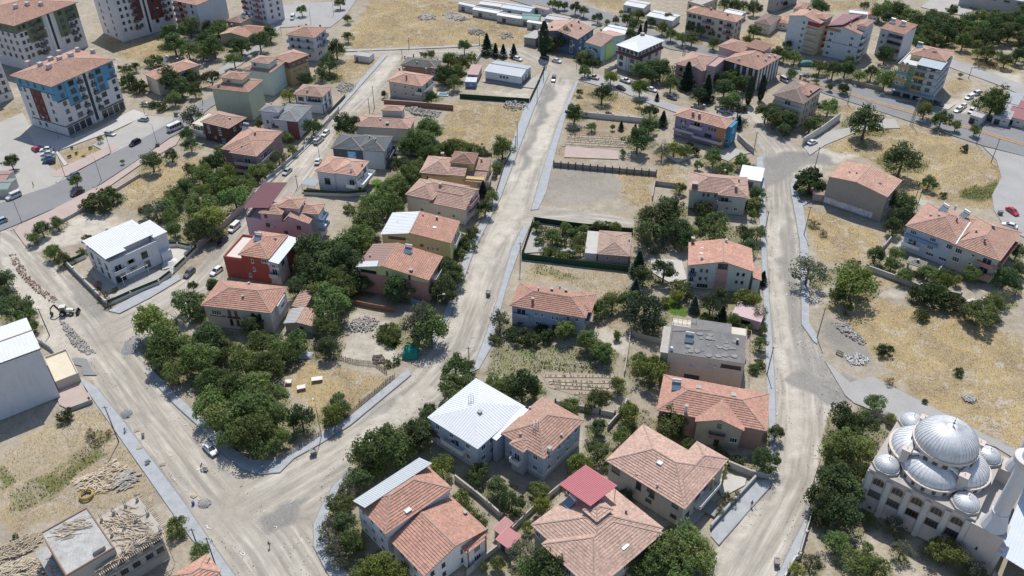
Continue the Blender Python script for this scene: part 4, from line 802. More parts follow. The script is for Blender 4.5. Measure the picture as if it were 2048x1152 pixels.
# house with front gable
h = House('house', 'olive-grey house with wide terracotta roof and a front gable', 'house', 'the front-gabled terracotta house', 'C4 340,195 970,335 955,115', 6.6)
L, D = h.L, h.D
h.hip((0, L, 0, D), 6.6, (.44, .27, .22), TERRA3, .36)
gx = (L * .36, L * .80)
h.gable((gx[0], gx[1], -1.3, D * .45), 6.63, (.36, .34, .26), TERRA3, 'y', 1.9, .5, .4)
h.w('f', [.5], [6.4, 3.2], .9, 1.2, (.1, .08, .08)); h.w('f', [.86], [3.0], 1.6, 1.4, OFFW, 3); h.bal('f', .3, .66, 3.6, 1.2, (.2, .14, .14), None, None, .9, False); h.door('f', .5, 1.2, 2.2, 0.1)
h.ch('C4 490,210', .6, 1.8, OFFW); h.ch('C4 565,75 765,118', .9, .35, OFFW); h.solar('C4 435,75', .1); h.done()
# damaged flat roof house with grey membrane
h = House('house', 'beige house with torn grey flat roof and exposed railing frame', 'house', 'the torn grey flat-roofed house', 'B4 400,1012 842,1085 840,885', 8.8)
L, D = h.L, h.D; BG = (.62, .57, .47)
h.box(0, L, 0, D, 0, 8.6, BG)
h.w('f', [.28, .42, .54, .63], [5.6, 5.4], .45, .5, WHITE, 1); h.w('f', [.58], [6.8], .45, .4, WHITE, 1); h.w('f', [.83], [6.9], 4.6, 1.0, (.08, .08, .08), 1); h.w('f', [.35], [2.0], 3.6, 1.2, (.1, .1, .1), 1)
h.w('r', [.2, .6], [6.6, 3.4], 1.4, 1.5, OFFW)
h.shed((-.2, L + .2, -.2, D * .72), 8.65, None, surf('roof_membrane', (.20, .195, .19), .95, .25, .5, 3, .3, dirt=.3), 'f', .7, c=50); h.shed((L * .25, L * .8, D * .72, D + .9), 8.7, None, MATS['roof_membrane'], 'b', .6, c=50)
for k in range(30):
    x = random.uniform(L * .2, L * .86); y = random.uniform(.6, D * .6); a = random.uniform(.7, 2.0); z = 8.70 + .7 * y / (D * .72 + .2) + .02
    h.part('roof_patch', MB().prism([(x + a * .6 * math.cos(t) * random.uniform(.6, 1), y + a * .45 * math.sin(t) * random.uniform(.6, 1)) for t in (0, .9, 1.9, 3, 4.1, 5.2)], z, z + .05 + .002 * k), surf('patch', (.255, .25, .24), .95, .3, .6, 3))
rl = MB()
for x in np.linspace(.1, L * .32, 6): rl.bar((x, D * .9, 8.6), (x, D * .9, 10.4), .08)
for z in (9.3, 9.9, 10.4): rl.bar((.1, D * .9, z), (L * .32, D * .9, z), .07)
for y in np.linspace(.1, D * .9, 6):
    rl.bar((L - .1, y, 8.6), (L - .1, y, 10.3), .08); rl.bar((L + 1.1, y, 6.5), (L + 1.1, y, 9.4), .07); rl.bar((L - .1, y, 9.4), (L + 1.1, y, 9.4), .06)
for z in (9.2, 9.8, 10.3): rl.bar((L - .1, .1, z), (L - .1, D * .9, z), .07); rl.bar((.1, .1, z - .4), (.1, D * .9, z - .4), .06)
rl.bar((L + 1.1, .1, 9.4), (L + 1.1, D * .9, 9.4), .07); rl.bar((.2, D * .55, 9.5), (L * .55, D * .75, 9.9), .12)
h.part('railing_frame', rl, surf('rust_rail', (.45, .33, .25), .8, .3))
h.box(-1.8, -.01, 1.0, D * .8, 0, 7.4, BG, False); h.part('balcony', MB().box(-2.0, 0, .6, D * .82, 7.42, 7.6), CONC()); h.box(.3, .9, .3, .9, 8.6, 9.6, OFFW, False)
h.solar('B4 512,955'); h.ch('B4 790,965', .5, .9, (.12, .1, .1)); h.done()
# white and pink gable house
h = House('house', 'white gable house with a pink central strip facing the camera', 'house', 'the pink-striped gable house', 'Zg 425,415 1180,475 1190,260', 7.4)
L, D = h.L, h.D; PW = (.56, .58, .54)
D = h.rect('Zg 425,415 1180,475 430,150', 7.4)[3] + .3
h.gable((0, L, 0, D), 7.4, PW, TERRA3, 'y', 2.3, .53, .45)
pk = MB().box(L * .44, L * .62, .36, .46, 0, 7.0); h.part('wall_panel', pk, plaster((.58, .33, .30)))
h.w('f', [.2, .29, .79, .88], [5.9, 3.3], .85, 1.25, (.5, .48, .44), 1); h.w('f', [.47, .585], [5.7, 3.0], .4, .45, (.2, .1, .1), 1); h.w('f', [.53], [8.0], 2.6, 1.6, (.08, .07, .07), 3); h.w('f', [.25], [.9], 3.0, 1.5, OFFW, 4)
h.bal('f', .0, .12, 4.4, 1.0, (.12, .14, .18), OFFW); h.bal('f', .0, .12, 1.6, 1.0, OFFW)
h.shed((L + .05, L + 2.6, .6, D * .55), 4.4, PW, TERRA3, 'r', .8, style='tile'); h.ch('Zg 490,150', .8, 1.7, (.36, .18, .15)); h.ch('Zg 875,135 595,335', .6, .7, WHITE); h.skylight('Zg 600,272', 1.4, .5, WHITE); h.skylight('Zg 605,210', .9, .4, WHITE); h.done()
# blue-grey wide house
h = House('house', 'wide blue-grey house with long terracotta hip roof beside the main dirt road', 'house', 'the wide blue-grey house', 'Zh 105,490 1150,640 1290,330', 6.3)
L, D = h.L, h.D
h.hip((0, L, 0, D), 6.3, (.42, .46, .54), TERRA3, .40)
h.w('f', [.34, .42], [4.6], .8, 1.2, WHITE); h.w('f', [.57, .63], [4.3], .55, 1.2, WHITE, 1); h.w('f', [.78, .9], [5.0], .9, 1.2, WHITE); h.w('f', [.36, .8], [1.7], 1.0, 1.0, WHITE); h.door('f', .6, 1.2, 2.1)
h.bal('f', .02, .24, 3.3, .9, (.45, .48, .55)); h.bal('r', .1, .8, 3.3, 1.1, (.36, .36, .40)); h.hip((L - 3.4, L + .9, D * .25, D + .5), 6.33, None, TERRA3, .3)
h.ch('Zh 443,440', .55, 1.3); h.ch('Zh 520,285', .3, .9); h.ch('Zh 703,285 893,300', .6, .8); h.ch('Zh 812,235', .3, .4); h.done()
# small pink garden house
h = House('garden_house', 'small single-storey pink garden house with hip roof and flat annex', 'house', 'the small pink garden house', 'B3 1135,455 1327,472 1332,335', 3.0)
L, D = h.L, h.D
h.hip((0, L, 0, D), 3.0, (.45, .34, .34), TERRA4, .3, .4); h.w('f', [.3, .7], [1.6], .9, 1.0, OFFW); h.flatroof((-3.4, -.02, .5, D - .2), 2.7, (.55, .5, .46), surf('pale_roof', (.5, .47, .43), .9, .12), 0); h.ch('B3 1320,380', .3, .6); h.done()
# yellow-green and salmon gable house with solar heater
h = House('house', 'salmon house with yellow-green gable band and solar heater on its roof', 'house', 'the salmon gable house', 'B2 905,530 1320,605 1395,465', 8.0)
L, D = h.L, h.D; YG = (.56, .56, .27)
h.gable((0, L, 0, D), 7.6, SALM, TERRA3, 'y', 2.2, .37, .35, 'tile', 'sheet', (.33, .21, .17), zl=.5, c2=.9)
x0, x1, y0, y1 = h.wr
bandm = MB(); yb = y0 - .02
bandm.add([(x0 - .02, yb, 6.6), (x1 + .02, yb, 6.6), (x1 + .02, yb, 7.65), (L * .37, yb, 9.6), (x0 - .02, yb, 8.0)], [(0, 1, 2, 3, 4)]); bandm.box(x1 - .05, x1 + .03, y0, y1, 6.6, 7.6); h.part('gable_band', bandm, plaster(YG))
h._emit([[(-.1, -.1, 8.16), (L * .30, -.1, 9.6), (L * .27, D * .22, 9.5), (-.1, D * .22, 8.18)]], (.55, .57, .58), 'sheet', .8)
h.w('f', [.15], [7.1], 4.6, .9, (.06, .06, .06), 1); h.w('f', [.42, .74], [7.9, 7.0], .6, .7, (.1, .08, .06), 1)
h.bal('r', .25, .75, 5.0, 1.2, OFFW); h.bal('r', .25, .75, 2.2, 1.2, OFFW); h.solar('B2 1200,445'); h.ch('B2 1217,555', .7, .6); h.ch('B2 980,470', .3, .5); h.done()
# yellow gable house with white metal slope
h = House('house', 'yellow house with low gable, white metal slope on the left', 'house', 'the yellow gable house', 'B2 1050,350 1452,400 1492,270', 7.4)
L, D = h.L, h.D
h.gable((0, L, 0, D), 7.4, YG, TERRA3, 'y', 2.1, .42, .35, 'tile', 'sheet', (.66, .68, .68), zl=.7, c2=.8)
h.w('f', [.22], [7.2], 5.0, .8, (.07, .07, .07), 1); h.w('f', [.58], [5.6], 1.0, .7, (.1, .1, .1), 1); h.w('f', [.67, .74, .81], [4.8], .8, 1.3, WHITE); h.bal('r', .2, .8, 4.4, 1.1, OFFW)
h.ch('B2 1285,235', .3, .5); h.ch('B2 1365,255', .5, .8); h.skylight('B2 1350,303', 1.3, .8, WHITE); h.skylight('B2 1138,270', .5, .5); h.done()
# pale pink stepped roofs house
h = House('house', 'pale pink house with stepped terracotta roofs and side balconies', 'house', 'the stepped-roof pink house', 'B3 45,110 385,190 440,90', 6.8)
L, D = h.L, h.D; PP = (.60, .52, .50)
h.hip((0, L * .46, 0, D), 6.8, PP, TERRA2, .36); h.box(.4, L - .4, .4, D - .4, 0, 6.0, PP)
h.shed((L * .40, L, -.2, D * .50), 5.7, None, TERRA2, 'f', 1.6, style='tile'); h.gable((L * .42, L + .2, D * .50, D), 7.0, PP, TERRA2, 'x', 1.2, .5, .2); h.hip((L * .15, L * .85, D * .45, D + .3), 7.3, PP, TERRA2, .25)
h.w('f', [.25, .55, .8], [2.4], 1.1, 1.2, WHITE, 2, (.4, L - .4, .4, D)); h.w('f', [.3], [4.9], .6, .6, WHITE, 1, (.4, L - .4, .4, D))
for z in (2.6, 5.2): h.bal('r', .15, .85, z, 1.3, (.52, .3, .27), OFFW, (.4, L - .4, .4, D - .4))
h.band('f', 5.35, .35, (.42, .15, .11), (.4, L, .15, D), .42, 1, .06); h.ch('B3 232,65', .7, .9, (.45, .2, .14)); h.done()
# yellow house with brown tower roof
h = House('house', 'ochre yellow house with stepped terracotta roofs and a brown tower roof', 'house', 'the ochre stepped-roof house', 'A3 115,995 490,1030 525,930', 6.8)
L, D = h.L, h.D; OC = (.56, .42, .20)
h.box(.4, L - .4, .4, D - .4, 0, 6.0, OC); h.hip((0, L * .48, 0, D), 6.8, OC, TERRA2, .38)
h.hip((L * .42, L * .80, D * .35, D * 1.02), 9.2, OC, (.26, .155, .12), .4, .35); h.shed((L * .44, L * .70, -.1, D * .36), 7.0, OC, TERRA2, 'f', 1.3, style='tile')
h.shed((L * .66, L, -.2, D * .42), 5.4, None, TERRA2, 'f', 1.2, style='tile'); h.shed((L * .74, L + .2, D * .42, D), 6.9, OC, TERRA2, 'f', 1.0, style='tile')
fr = (.4, L - .4, .4, D - .4); h.w('f', [.1, .62], [5.0], .7, 1.2, (.3, .2, .1), 1, fr); h.w('f', [.36, .48, .62], [4.4, 2.2], .5, .6, (.3, .15, .08), 1, fr); h.w('f', [.92], [4.0], 1.2, 2.0, WHITE, 2, fr)
h.band('f', 6.3, .4, (.42, .15, .11), fr, 0, .42, .12); h.bal('r', .2, .8, 3.4, 1.2, OFFW, None, fr); h.ch('A3 245,890', .9, .5, (.4, .2, .16)); h.ch('A3 470,930', .5, .9, (.4, .2, .16)); h.done()
# white modern house with terrace
h = House('house', 'white house with horizontal cladding, tan hip roof and corner terrace', 'house', 'the clad white house', 'A2 640,990 885,1008 990,925', 7.0)
L, D = h.L, h.D; MW = (.60, .63, .67)
h.hip((0, L * .50, 0, D), 7.0, MW, TERRA, .36); h.hip((L * .42, L + .4, .4, D + .1), 7.03, MW, TERRA, .36)
fr = (.55, L - .1, .5, D - .4)
for k in range(7): h.band('f', .8 + k * .85, .06, (.25, .26, .28), (.55, L * .5 - .55, .55, D), 0, 1, .02)
h.w('f', [.24], [3.6], 1.9, 2.2, (.08, .08, .09), 2, fr); h.w('r', [.25, .7], [5.6, 2.0], 2.2, 2.0, (.08, .08, .09), 2, fr)
h.bal('r', .0, 1.0, 3.3, 2.4, WHITE, None, fr); h.bal('f', .78, 1.0, 3.3, 1.4, WHITE, None, fr)
h.flatroof((-4.4, 0.4, -2.0, 2.2), 2.6, None, metal((.28, .31, .34)), 0)
h.posts('carport_post', [(x, y) for x in (-4.3, .2) for y in (-1.9, 2.1)], 0, 2.6, .06, DARKM())
h.ch('A2 872,985', .5, .9, WHITE); h.ch('A2 935,955', .3, .8); h.done()
# dark grey roof house with blue banner
h = House('house', 'house with dark grey tiled roof and a light blue banner on its wall', 'house', 'the dark grey roofed house', 'A2 755,855 1060,878 1105,790', 7.0)
L, D = h.L, h.D; GT = (.135, .15, .16)
h.hip((0, L * .62, 0, D), 7.0, (.10, .11, .13), GT, .34); h.hip((L * .45, L + .3, .3, D + .4), 7.03, (.50, .54, .56), GT, .34)
fr = (.5, L, .55, D); h.box(L * .52, L - .3, .7, 1.2, 0, 7.0, (.52, .56, .57), False)
bm = MB().box(-1.5, 1.5, -.05, 0, -1.6, 1.6); bo = bm.build('banner', paint((.06, .42, .66), .5), h.root, loc=(L * .38, .52, 4.6))
tx = MB()
for k, zz in enumerate((1.1, .5, .0, -.5, -1.0)): tx.box(-1.2 + .2 * (k % 2), 1.1 - .3 * (k % 3), -.07, -.052, zz - .12, zz + .12)
tx.build('banner_print', paint((.7, .75, .78), .5), bo)
h.w('f', [.15], [5, 2], 1.2, 1.3, DK, 2, fr); h.bal('r', .1, .9, 3.2, 1.6, DK, DK, fr); h.bal('r', .1, .9, .4, 1.6, DK, DK, fr); h.ch('A2 978,795 1012,810', .3, .7, (.15, .15, .15)); h.done()
# terracotta house with little tower
h = House('house', 'cream single-storey house with wide terracotta roof and small roof tower', 'house', 'the little-tower house', 'A2 895,725 1215,747 1232,680', 5.4)
L, D = h.L, h.D
h.hip((0, L, 0, D), 5.4, (.48, .47, .42), TERRA2, .33); h.hip(h.rect('A2 1045,632 1165,642 1170,610', 9.0), 9.0, (.55, .5, .42), TERRA2, .3, .3)
h.w('f', [.2, .45, .75], [3.6, 1.2], 1.3, 1.3, WHITE); h.w('r', [.5], [3.4], 1.5, 1.5, WHITE); h.ch('A2 1080,715', .9, .5, (.1, .09, .09)); h.ch('A2 1040,690', .5, .3, OFFW); h.done()
# cream two-storey house by the brick wall
h = House('house', 'cream two-storey house with corner balcony above a brick garden wall and pool', 'house', 'the cream house with a pool', 'A2 1060,470 1270,492 1365,435', 6.4)
L, D = h.L, h.D; CW = (.55, .51, .45)
h.hip((0, L, 0, D), 6.4, CW, TERRA, .33); h.w('f', [.17, .5, .73], [4.9], .9, 1.1, WHITE); h.w('f', [.17, .52, .74], [2.2], .9, 1.2, WHITE); h.bal('r', .0, 1.0, 3.4, 1.4, OFFW); h.bal('f', .86, 1.06, 3.4, 1.4, OFFW)
h.ch('A2 1190,455', .5, 1.6); h.ch('A2 1150,405 1175,405 1303,408', .5, 1.0, (.3, .27, .25)); h.done()
h = House('house', 'old low red-brick house with patched dark grey roof', 'house', 'the grey-roofed brick house', 'A2 1140,378 1355,392 1415,348', 4.2)
L, D = h.L, h.D
h.hip((0, L, 0, D), 4.2, (.36, .19, .15), (.15, .155, .15), .3); h.shed((L - 2.4, L + 2.4, 0, D * .8), 4.0, (.4, .3, .28), (.36, .24, .22), 'r', .6); h.w('f', [.1, .4, .7], [2.4], 1.2, 1.1, WHITE); h.ch('A2 1250,365 1370,345 1180,330 1230,320', .4, .6, (.25, .22, .2))
h.part('water_tank', MB().tube((L * .42, D * .8, 5.0), (L * .42, D * .8, 7.6), .12).tube((L * .42 - .5, D * .8, 7.6), (L * .42 + .5, D * .8, 7.6), .45, n=12), GALV()); h.done()
h = House('service_building', 'long white single-storey building with low blue-grey sheet roof', 'building', 'the white service building', 'A3 475,410 695,440 770,380', 4.0)
L, D = h.L, h.D
h.gable((0, L, 0, D), 4.0, (.64, .67, .70), (.42, .46, .49), 'x', 1.0, .5, .4, 'sheet', c=.8, c2=.8); h.band('f', 0, .9, (.25, .26, .28)); h.band('r', 0, .9, (.25, .26, .28))
h.w('f', [.44, .53, .62], [2.6], .9, .8, DK, 1); h.w('r', [.2, .5, .8], [1.6], 1.3, 2.2, DK, 1); h.done()
h = House('shed', 'low shed with faded pink roof left of a white service building', 'shed', 'the pink-roofed shed', 'A3 385,428 450,432 475,380', 2.8)
h.shed((0, h.L, 0, h.D), 2.8, (.42, .38, .36), (.42, .27, .25), 'f', .5); h.door('f', .5); h.done()
h = House('cabin', 'small blue site cabin with pale roof', 'cabin', 'the blue site cabin', 'A3 378,470 440,474 442,448', 2.5)
h.flatroof((0, h.L, 0, h.D), 2.5, (.18, .27, .40), metal((.52, .55, .58)), 0, .1); h.w('f', [.5], [1.5], 1.1, .8, WHITE); h.done()
# ---------------------------------------------------------------- left side
h = House('villa', 'white modern villa with slanted white sheet roof inside a walled yard', 'house', 'the white modern villa', 'Ze 165,355 395,572 960,295', 9.0)
L, D = h.L, h.D; VW = (.62, .63, .65)
h.box(-.2, L + .3, .4, D * .97, 0, 6.6, VW); fr = h.wr
h.box(.9, L - 2.2, 1.8, D * .93, 6.6, 8.6, (.36, .35, .34), False)
h._emit([[(0, 0, 9.0), (0, D, 9.0), (L * .88, D, 8.75), (L * .88, D * .40, 8.75), (L, D * .40, 8.716), (L, 0, 8.716)]], (.66, .67, .67), 'sheet', .62)
par = MB().box(L + .1, L + .32, .4, D * .97, 6.6, 7.5).box(-.22, 0, .4, D * .97, 6.6, 7.3).box(-.2, L + .3, .38, .6, 6.6, 7.4).box(-.2, L + .3, D * .95, D * .98, 6.6, 7.4); h.part('parapet', par, plaster(VW))
h.box(L * .3, L - .4, D * .97 + .05, D * 1.22, 0, 8.2, VW, False); h.part('annex_roof', MB().box(L * .25, L - .2, D * .96, D * 1.24, 8.22, 8.5), paint((.6, .6, .58), .5)); h.box(L - .4, L + .9, D * .98, D * 1.18, 0, 3.4, VW, False)
h.bal('r', .02, .26, 3.6, 1.3, VW, None, fr); h.w('r', [.40, .42], [5.0, 2.6], 2.0, 1.0, (.45, .43, .40), 1, fr); h.w('r', [.70], [5.0, 1.9], 1.8, 2.0, (.08, .08, .09), 2, fr); h.w('r', [.13], [1.5], 2.8, 2.2, (.06, .06, .06), 1, fr)
h.w('f', [.2, .5, .8], [5, 2], 1.2, 1.8, (.1, .1, .1), 1, fr)
pg = MB()
for y in np.linspace(D * .12, D * .62, 9): pg.bar((L + .3, y, 2.9), (L + 2.4, y, 2.9), .1)
for x in (L + .5, L + 1.4, L + 2.3): pg.bar((x, D * .1, 2.95), (x, D * .64, 2.95), .1)
for y in (D * .12, D * .62): pg.tube((L + 2.3, y, 0), (L + 2.3, y, 2.9), .08)
h.part('pergola', pg, paint((.7, .7, .7), .4))
stp = MB(); [stp.tube((L + 1.6, D * 1.08, 0), (L + 1.6, D * 1.08, .16 * (4 - k)), 1.0 + .35 * k, n=20) for k in range(4)]; h.part('entrance_steps', stp, plaster(OFFW)); h.done()
h = House('house', 'deep red house with roof terrace, solar heater and white metal eaves', 'house', 'the deep red house', 'B2 210,462 392,482 515,345', 8.4)
L, D = h.L, h.D
rt = h.rect('B2 110,505 260,365', 6.3)
h.hip((0, L, 0, D), 8.4, REDD, TERRA3, .36); h.w('f', [.4], [6.6, 3.8], .7, 1.2, WHITE, 1); h.w('f', [.85], [7.2], 1.5, 1.2, WHITE); h.w('f', [.2], [1.6], .8, 1.2, WHITE)
h.flatroof((rt[0], .6, .5, D - .4), 6.2, REDD, plaster((.66, .60, .54)), .7, 0, None, (.42, .13, .10))
h.shed((L - .2, L + 3.0, -.3, D + .3), 7.6, None, (.68, .70, .71), 'r', .5, c=.55); h.box(L - .5, L + 2.4, .2, D * .45, 0, 7.4, (.50, .40, .42), True); h.w('r', [.5], [5.8], 1.4, 1.4, (.1, .1, .1)); h.w('f', [.5], [6.2], 1.2, 1.2, WHITE)
h.box(L - .6, L + 2.2, D * .5, D, 0, 7.4, (.26, .07, .06), False); h.bal('f', .1, 1.0, 3.1, 1.2, GREY); h.solar('B2 335,375'); h.skylight('B2 430,370', 1.0, .8, (.1, .05, .04)); h.done()
h = House('house', 'cream house with large red hip roof and brown-framed front windows', 'house', 'the large red hip-roofed house', 'F 394,614 538.9,622.6 582,572', 7.0)
L, D = h.L, h.D
h.hip((0, L, 0, D), 7.0, (.58, .54, .47), TERRA3, .42); h.w('f', [.17], [4.9], 2.6, 1.5, WHITE, 4); h.band('f', 3.6, .5, (.35, .13, .10), None, .06, .3)
for u in (.42, .78): h.w('f', [u - .05, u + .05], [5.0, 2.2], .8, 2.0, BROWNW, 1); h.band('f', 3.4, .7, BROWNW, None, u - .1, u + .1)
h.box(L - .5, L + .4, D * .30, D * .75, 3.6, 6.8, (.55, .55, .56), False); h.w('r', [.5], [5.3], 2.6, 1.5, WHITE, 3, (L, L + .42, D * .3, D * .75)); h.ch('B2 248,705 283,630', .4, .5); h.done()
h = House('shed', 'low garden shed with half tiled half metal roof behind the trees', 'shed', 'the half-tiled garden shed', 'B2 490,850 655,880 690,790', 2.7)
h.gable((0, h.L, 0, h.D), 2.7, (.36, .34, .31), TERRA2, 'y', .8, .45, .3, 'tile', 'sheet', (.45, .45, .44)); h.door('f', .6); h.done()
h = House('shed', 'small tile-roofed shed tucked beside a red hip-roofed house', 'shed', 'the small tile-roofed shed', 'B2 540,752 610,775 650,690', 2.8)
h.shed((0, h.L, 0, h.D), 2.8, (.36, .3, .28), TERRA2, 'f', .9, style='tile'); h.done()
h = House('house', 'pink house with stepped terracotta roofs and a maroon metal canopy', 'house', 'the maroon-canopied pink house', 'B2 320,262 612,270 690,195', 7.6)
L, D = h.L, h.D; PK = (.58, .44, .46)
h.box(0, L, 0, D, 0, 7.5, PK); fr = h.wr
h.hip((L * .03, L * .5, -.4, D * .8), 10.0, PK, TERRA, .36, .4, zb=7.4); h.gable((L * .5, L + .6, -.5, D * .75), 7.8, PK, TERRA, 'y', 2.0, .25, .4, zb=7.4); h.hip((L * .32, L * .80, D * .3, D + .8), 10.8, (.62, .56, .56), TERRA, .33, .4, zb=7.4); h.hip((L * .66, L + 2.4, D * .4, D + 1.4), 9.0, (.60, .58, .60), TERRA, .33, .4)
rcv = h.rect('B2 265,185 345,62 505,50 380,185', 10.8); h.shed(rcv, 10.6, None, (.23, .10, .11), 'l', .7, c=.4)
h.posts('canopy_post', [(rcv[0] + .2, y) for y in (rcv[2] + .2, rcv[3] - .2)], 0, 10.6, .07, DARKM())
h.flatroof((rcv[0] + .3, 0, .3, D), 6.8, PK, None, .9)
h.w('f', [.17, .80], [6.0], 1.3, 1.3, (.3, .2, .2), 2, fr); h.w('f', [.17, .8], [1.6], 1.3, 1.3, WHITE, 2, fr); h.w('f', [.52], [3.0], 1.2, 3.2, (.3, .3, .36), 3, fr); h.w('f', [.28], [9.0], .9, 1.0, BROWNW, 2, (L * .03, L * .5, 0, D))
for z in (3.2, 6.2): h.bal('r', .1, .9, z, 1.8, (.30, .40, .58), WHITE, (L, L + 1.6, D * .35, D + .8))
h.skylight('B2 590,180', .8, .7, WHITE); h.done()
h = House('house', 'mauve house with terracotta hip roof and long front balcony', 'house', 'the mauve house', 'A2 115,860 330,888 480,757', 7.0)
L, D = h.L, h.D; MV = (.36, .24, .25)
h.hip((0, L, 0, D), 7.0, MV, TERRA, .36); h.hip((L * .30, L + .5, -1.6, D * .6), 7.03, MV, TERRA, .36); h.bal('f', .15, 1.1, 3.6, 1.5, (.52, .45, .42)); h.bal('f', .15, 1.1, .9, 1.5, (.52, .45, .42)); h.bal('r', .1, .9, 3.6, 1.3, (.52, .45, .42)); h.w('r', [.3, .7], [5.2], 1.4, 1.3, WHITE)
h.solar('A2 265,745'); h.ch('A2 318,775', .5, .9); h.ch('A2 240,845', .3, .4, OFFW); h.done()
h = House('house', 'dark brown house with terracotta roof and flat cream annex', 'house', 'the dark brown house', 'A1 1165,700 1320,747 1410,680', 7.0)
L, D = h.L, h.D; DB = (.10, .055, .045)
h.hip((0, L, 0, D), 7.0, DB, TERRA2, .36); h.w('f', [.2, .62], [5.6, 3.8], 1.1, 1.2, WHITE, 2); h.w('f', [.4], [2.0], .8, .8, WHITE, 1); h.w('f', [.7], [1.3], 1.4, 1.6, WHITE); h.w('r', [.3, .7], [5.4, 2.2], 1.1, 1.3, WHITE)
h.flatroof((-5.0, .4, .8, D), 5.0, None, plaster((.6, .55, .46)), 0); h.box(-4.6, .4, 1.2, D, 0, 2.6, OFFW, False); h.posts('column', [(x, 1.0) for x in (-4.8, -2.4)], 0, 5, .12, plaster(OFFW)); h.bal('f', -.5, .0, 2.6, 1.0, OFFW); h.ch('A1 1325,685', .5, .4); h.done()
h = House('house', 'white house with mid grey tiled roofs and dark porch', 'house', 'the mid-grey roofed house', 'A2 400,692 555,697 662,607', 7.0)
L, D = h.L, h.D; G2 = (.21, .225, .235)
h.hip((0, L, 0, D), 7.0, (.60, .62, .66), G2, .33); h.hip(h.rect('A2 340,640 455,648 480,612', 9.0), 9.0, (.60, .62, .66), G2, .3, .4)
h.w('f', [.3], [5.0, 2.0], .8, 1.2, DK, 1); h.box(L * .55, L - .5, .45, 1.2, 0, 6.8, (.22, .10, .09), False); h.bal('f', .62, 1.0, 3.5, 1.4, (.12, .12, .14), WHITE); h.bal('r', .0, .9, 3.5, 1.4, WHITE, None); h.w('r', [.3, .7], [1.4], 1.8, 2.0, DK); h.ch('A2 410,598', .5, .3, OFFW); h.done()
h = House('house', 'black-and-white framed house with tan hip roof near the upper street', 'house', 'the black-framed white house', 'A2 530,545 705,558 768,500', 7.0)
L, D = h.L, h.D
h.hip((0, L, 0, D), 7.0, (.64, .65, .68), TERRA2, .33); h.w('f', [.2], [5.3, 2.4], 2.2, 1.5, DK, 2); h.bal('f', .42, 1.0, 3.9, 1.0, (.45, .45, .47), WHITE); h.w('f', [.7], [5.6], 5.0, 1.6, (.05, .05, .05), 3); h.w('r', [.3, .75], [5.2, 2.2], 1.6, 1.9, DK, 2)
for u in (.0, .4, .97): h.band('f', 0, 6.9, (.06, .06, .06), None, u, u + .03, .06)
h.band('f', 3.3, .25, (.06, .06, .06)); h.band('r', 3.3, .25, (.06, .06, .06)); h.ch('A2 618,530', .5, .7); h.done()
h = House('apartment_building', 'pale green four-storey block with tower roof and yellow strip windows', 'building', 'the pale green block', 'A2 40,512 275,527 380,458', 11.6)
L, D = h.L, h.D; GN = (.42, .47, .36)
h.hip((0, L, 0, D), 11.6, GN, TERRA, .3); h.hip(h.rect('A2 115,442 250,448 292,415', 15.0), 14.6, (.55, .54, .42), TERRA, .28, .4, zb=11)
for f_, us in (('f', [.6]), ('r', [.25, .72])):
    for u in us:
        h.w(f_, [u], [9.0], 1.2, 3.4, (.42, .34, .10), 1); h.w(f_, [u], [5.2], 1.2, 3.6, (.12, .12, .1), 1); h.w(f_, [u - .02], [2.0], 1.2, 2.0, (.42, .34, .10), 1)
h.band('f', 9.4, .25, (.14, .2, .15), None, .05, .32); h.band('f', 3, 6.5, (.14, .2, .15), None, .32, .335); h.part('water_tank', MB().tube((3, 1.5, 12.2), (3, 1.5, 13.0), .5, n=12), GALV()); h.w('f', [.35], [13.6], 1.2, .5, DK, 1, h.rect('A2 115,442 250,448 292,415', 15.0)); h.done()
h = House('apartment_building', 'mint green walk-up block with small upper storey', 'building', 'the mint green block', 'A2 225,402 402,414 510,352', 9.8)
L, D = h.L, h.D; MT = (.50, .58, .55)
h.hip((0, L, 0, D), 9.8, MT, TERRA2, .3); h.hip(h.rect('A2 285,356 405,362 437,330', 12.6), 12.6, MT, TERRA2, .25, .4, zb=9); h.w('f', [.5], [8.2, 5.4, 2.6], .8, 1.3, DK, 1); h.w('r', 4, [8.2, 5.4, 2.6], 1.1, 1.3, DK, 2); h.w('f', [.25], [11.8], .8, .8, DK, 1, h.rect('A2 285,356 405,362 437,330', 12.6)); h.done()
h = House('apartment_building', 'tan block with brown top storey and plain terracotta roof', 'building', 'the tan block', 'A2 428,330 512,366 622,316', 9.8)
L, D = h.L, h.D
h.hip((0, L, 0, D), 9.8, (.50, .37, .21), TERRA, .28); h.box(.5, L - .5, .45, D - .45, 7.0, 9.7, (.22, .14, .10), False); h.w('r', [.2, .5, .8], [8.4, 5.4], 1.2, .6, (.5, .4, .3), 1); h.w('r', [.3, .7], [2.4], 1.0, .8, DK, 1); h.done()
h = House('apartment_building', 'white block with blue-grey wraparound balconies below the loop road', 'building', 'the wraparound-balcony block', 'A2 485,202 655,216 742,160', 10.4)
L, D = h.L, h.D
h.hip((0, L, 0, D), 10.4, (.60, .61, .64), TERRA, .3)
for z in (7.4, 4.4): h.bal('f', -.02, .95, z, 1.3, (.34, .37, .42), (.3, .32, .36), None, 1, False); h.bal('r', .5, 1.0, z, 1.2, (.34, .37, .42))
h.w('f', [.15, .4, .75], [8.6, 5.6, 2.4], 1.2, 1.6, (.5, .42, .35)); h.w('r', [.25, .4], [8.6, 5.6, 2.4], 1.0, 1.2, DK); h.ch('A2 570,155 612,145 692,150', .6, .6, (.35, .2, .17)); h.done()
h = House('house', 'long cream two-storey house behind tall trees near the car park', 'house', 'the long cream house', 'A1 805,425 905,452 1170,375', 7.0)
L, D = h.L, h.D
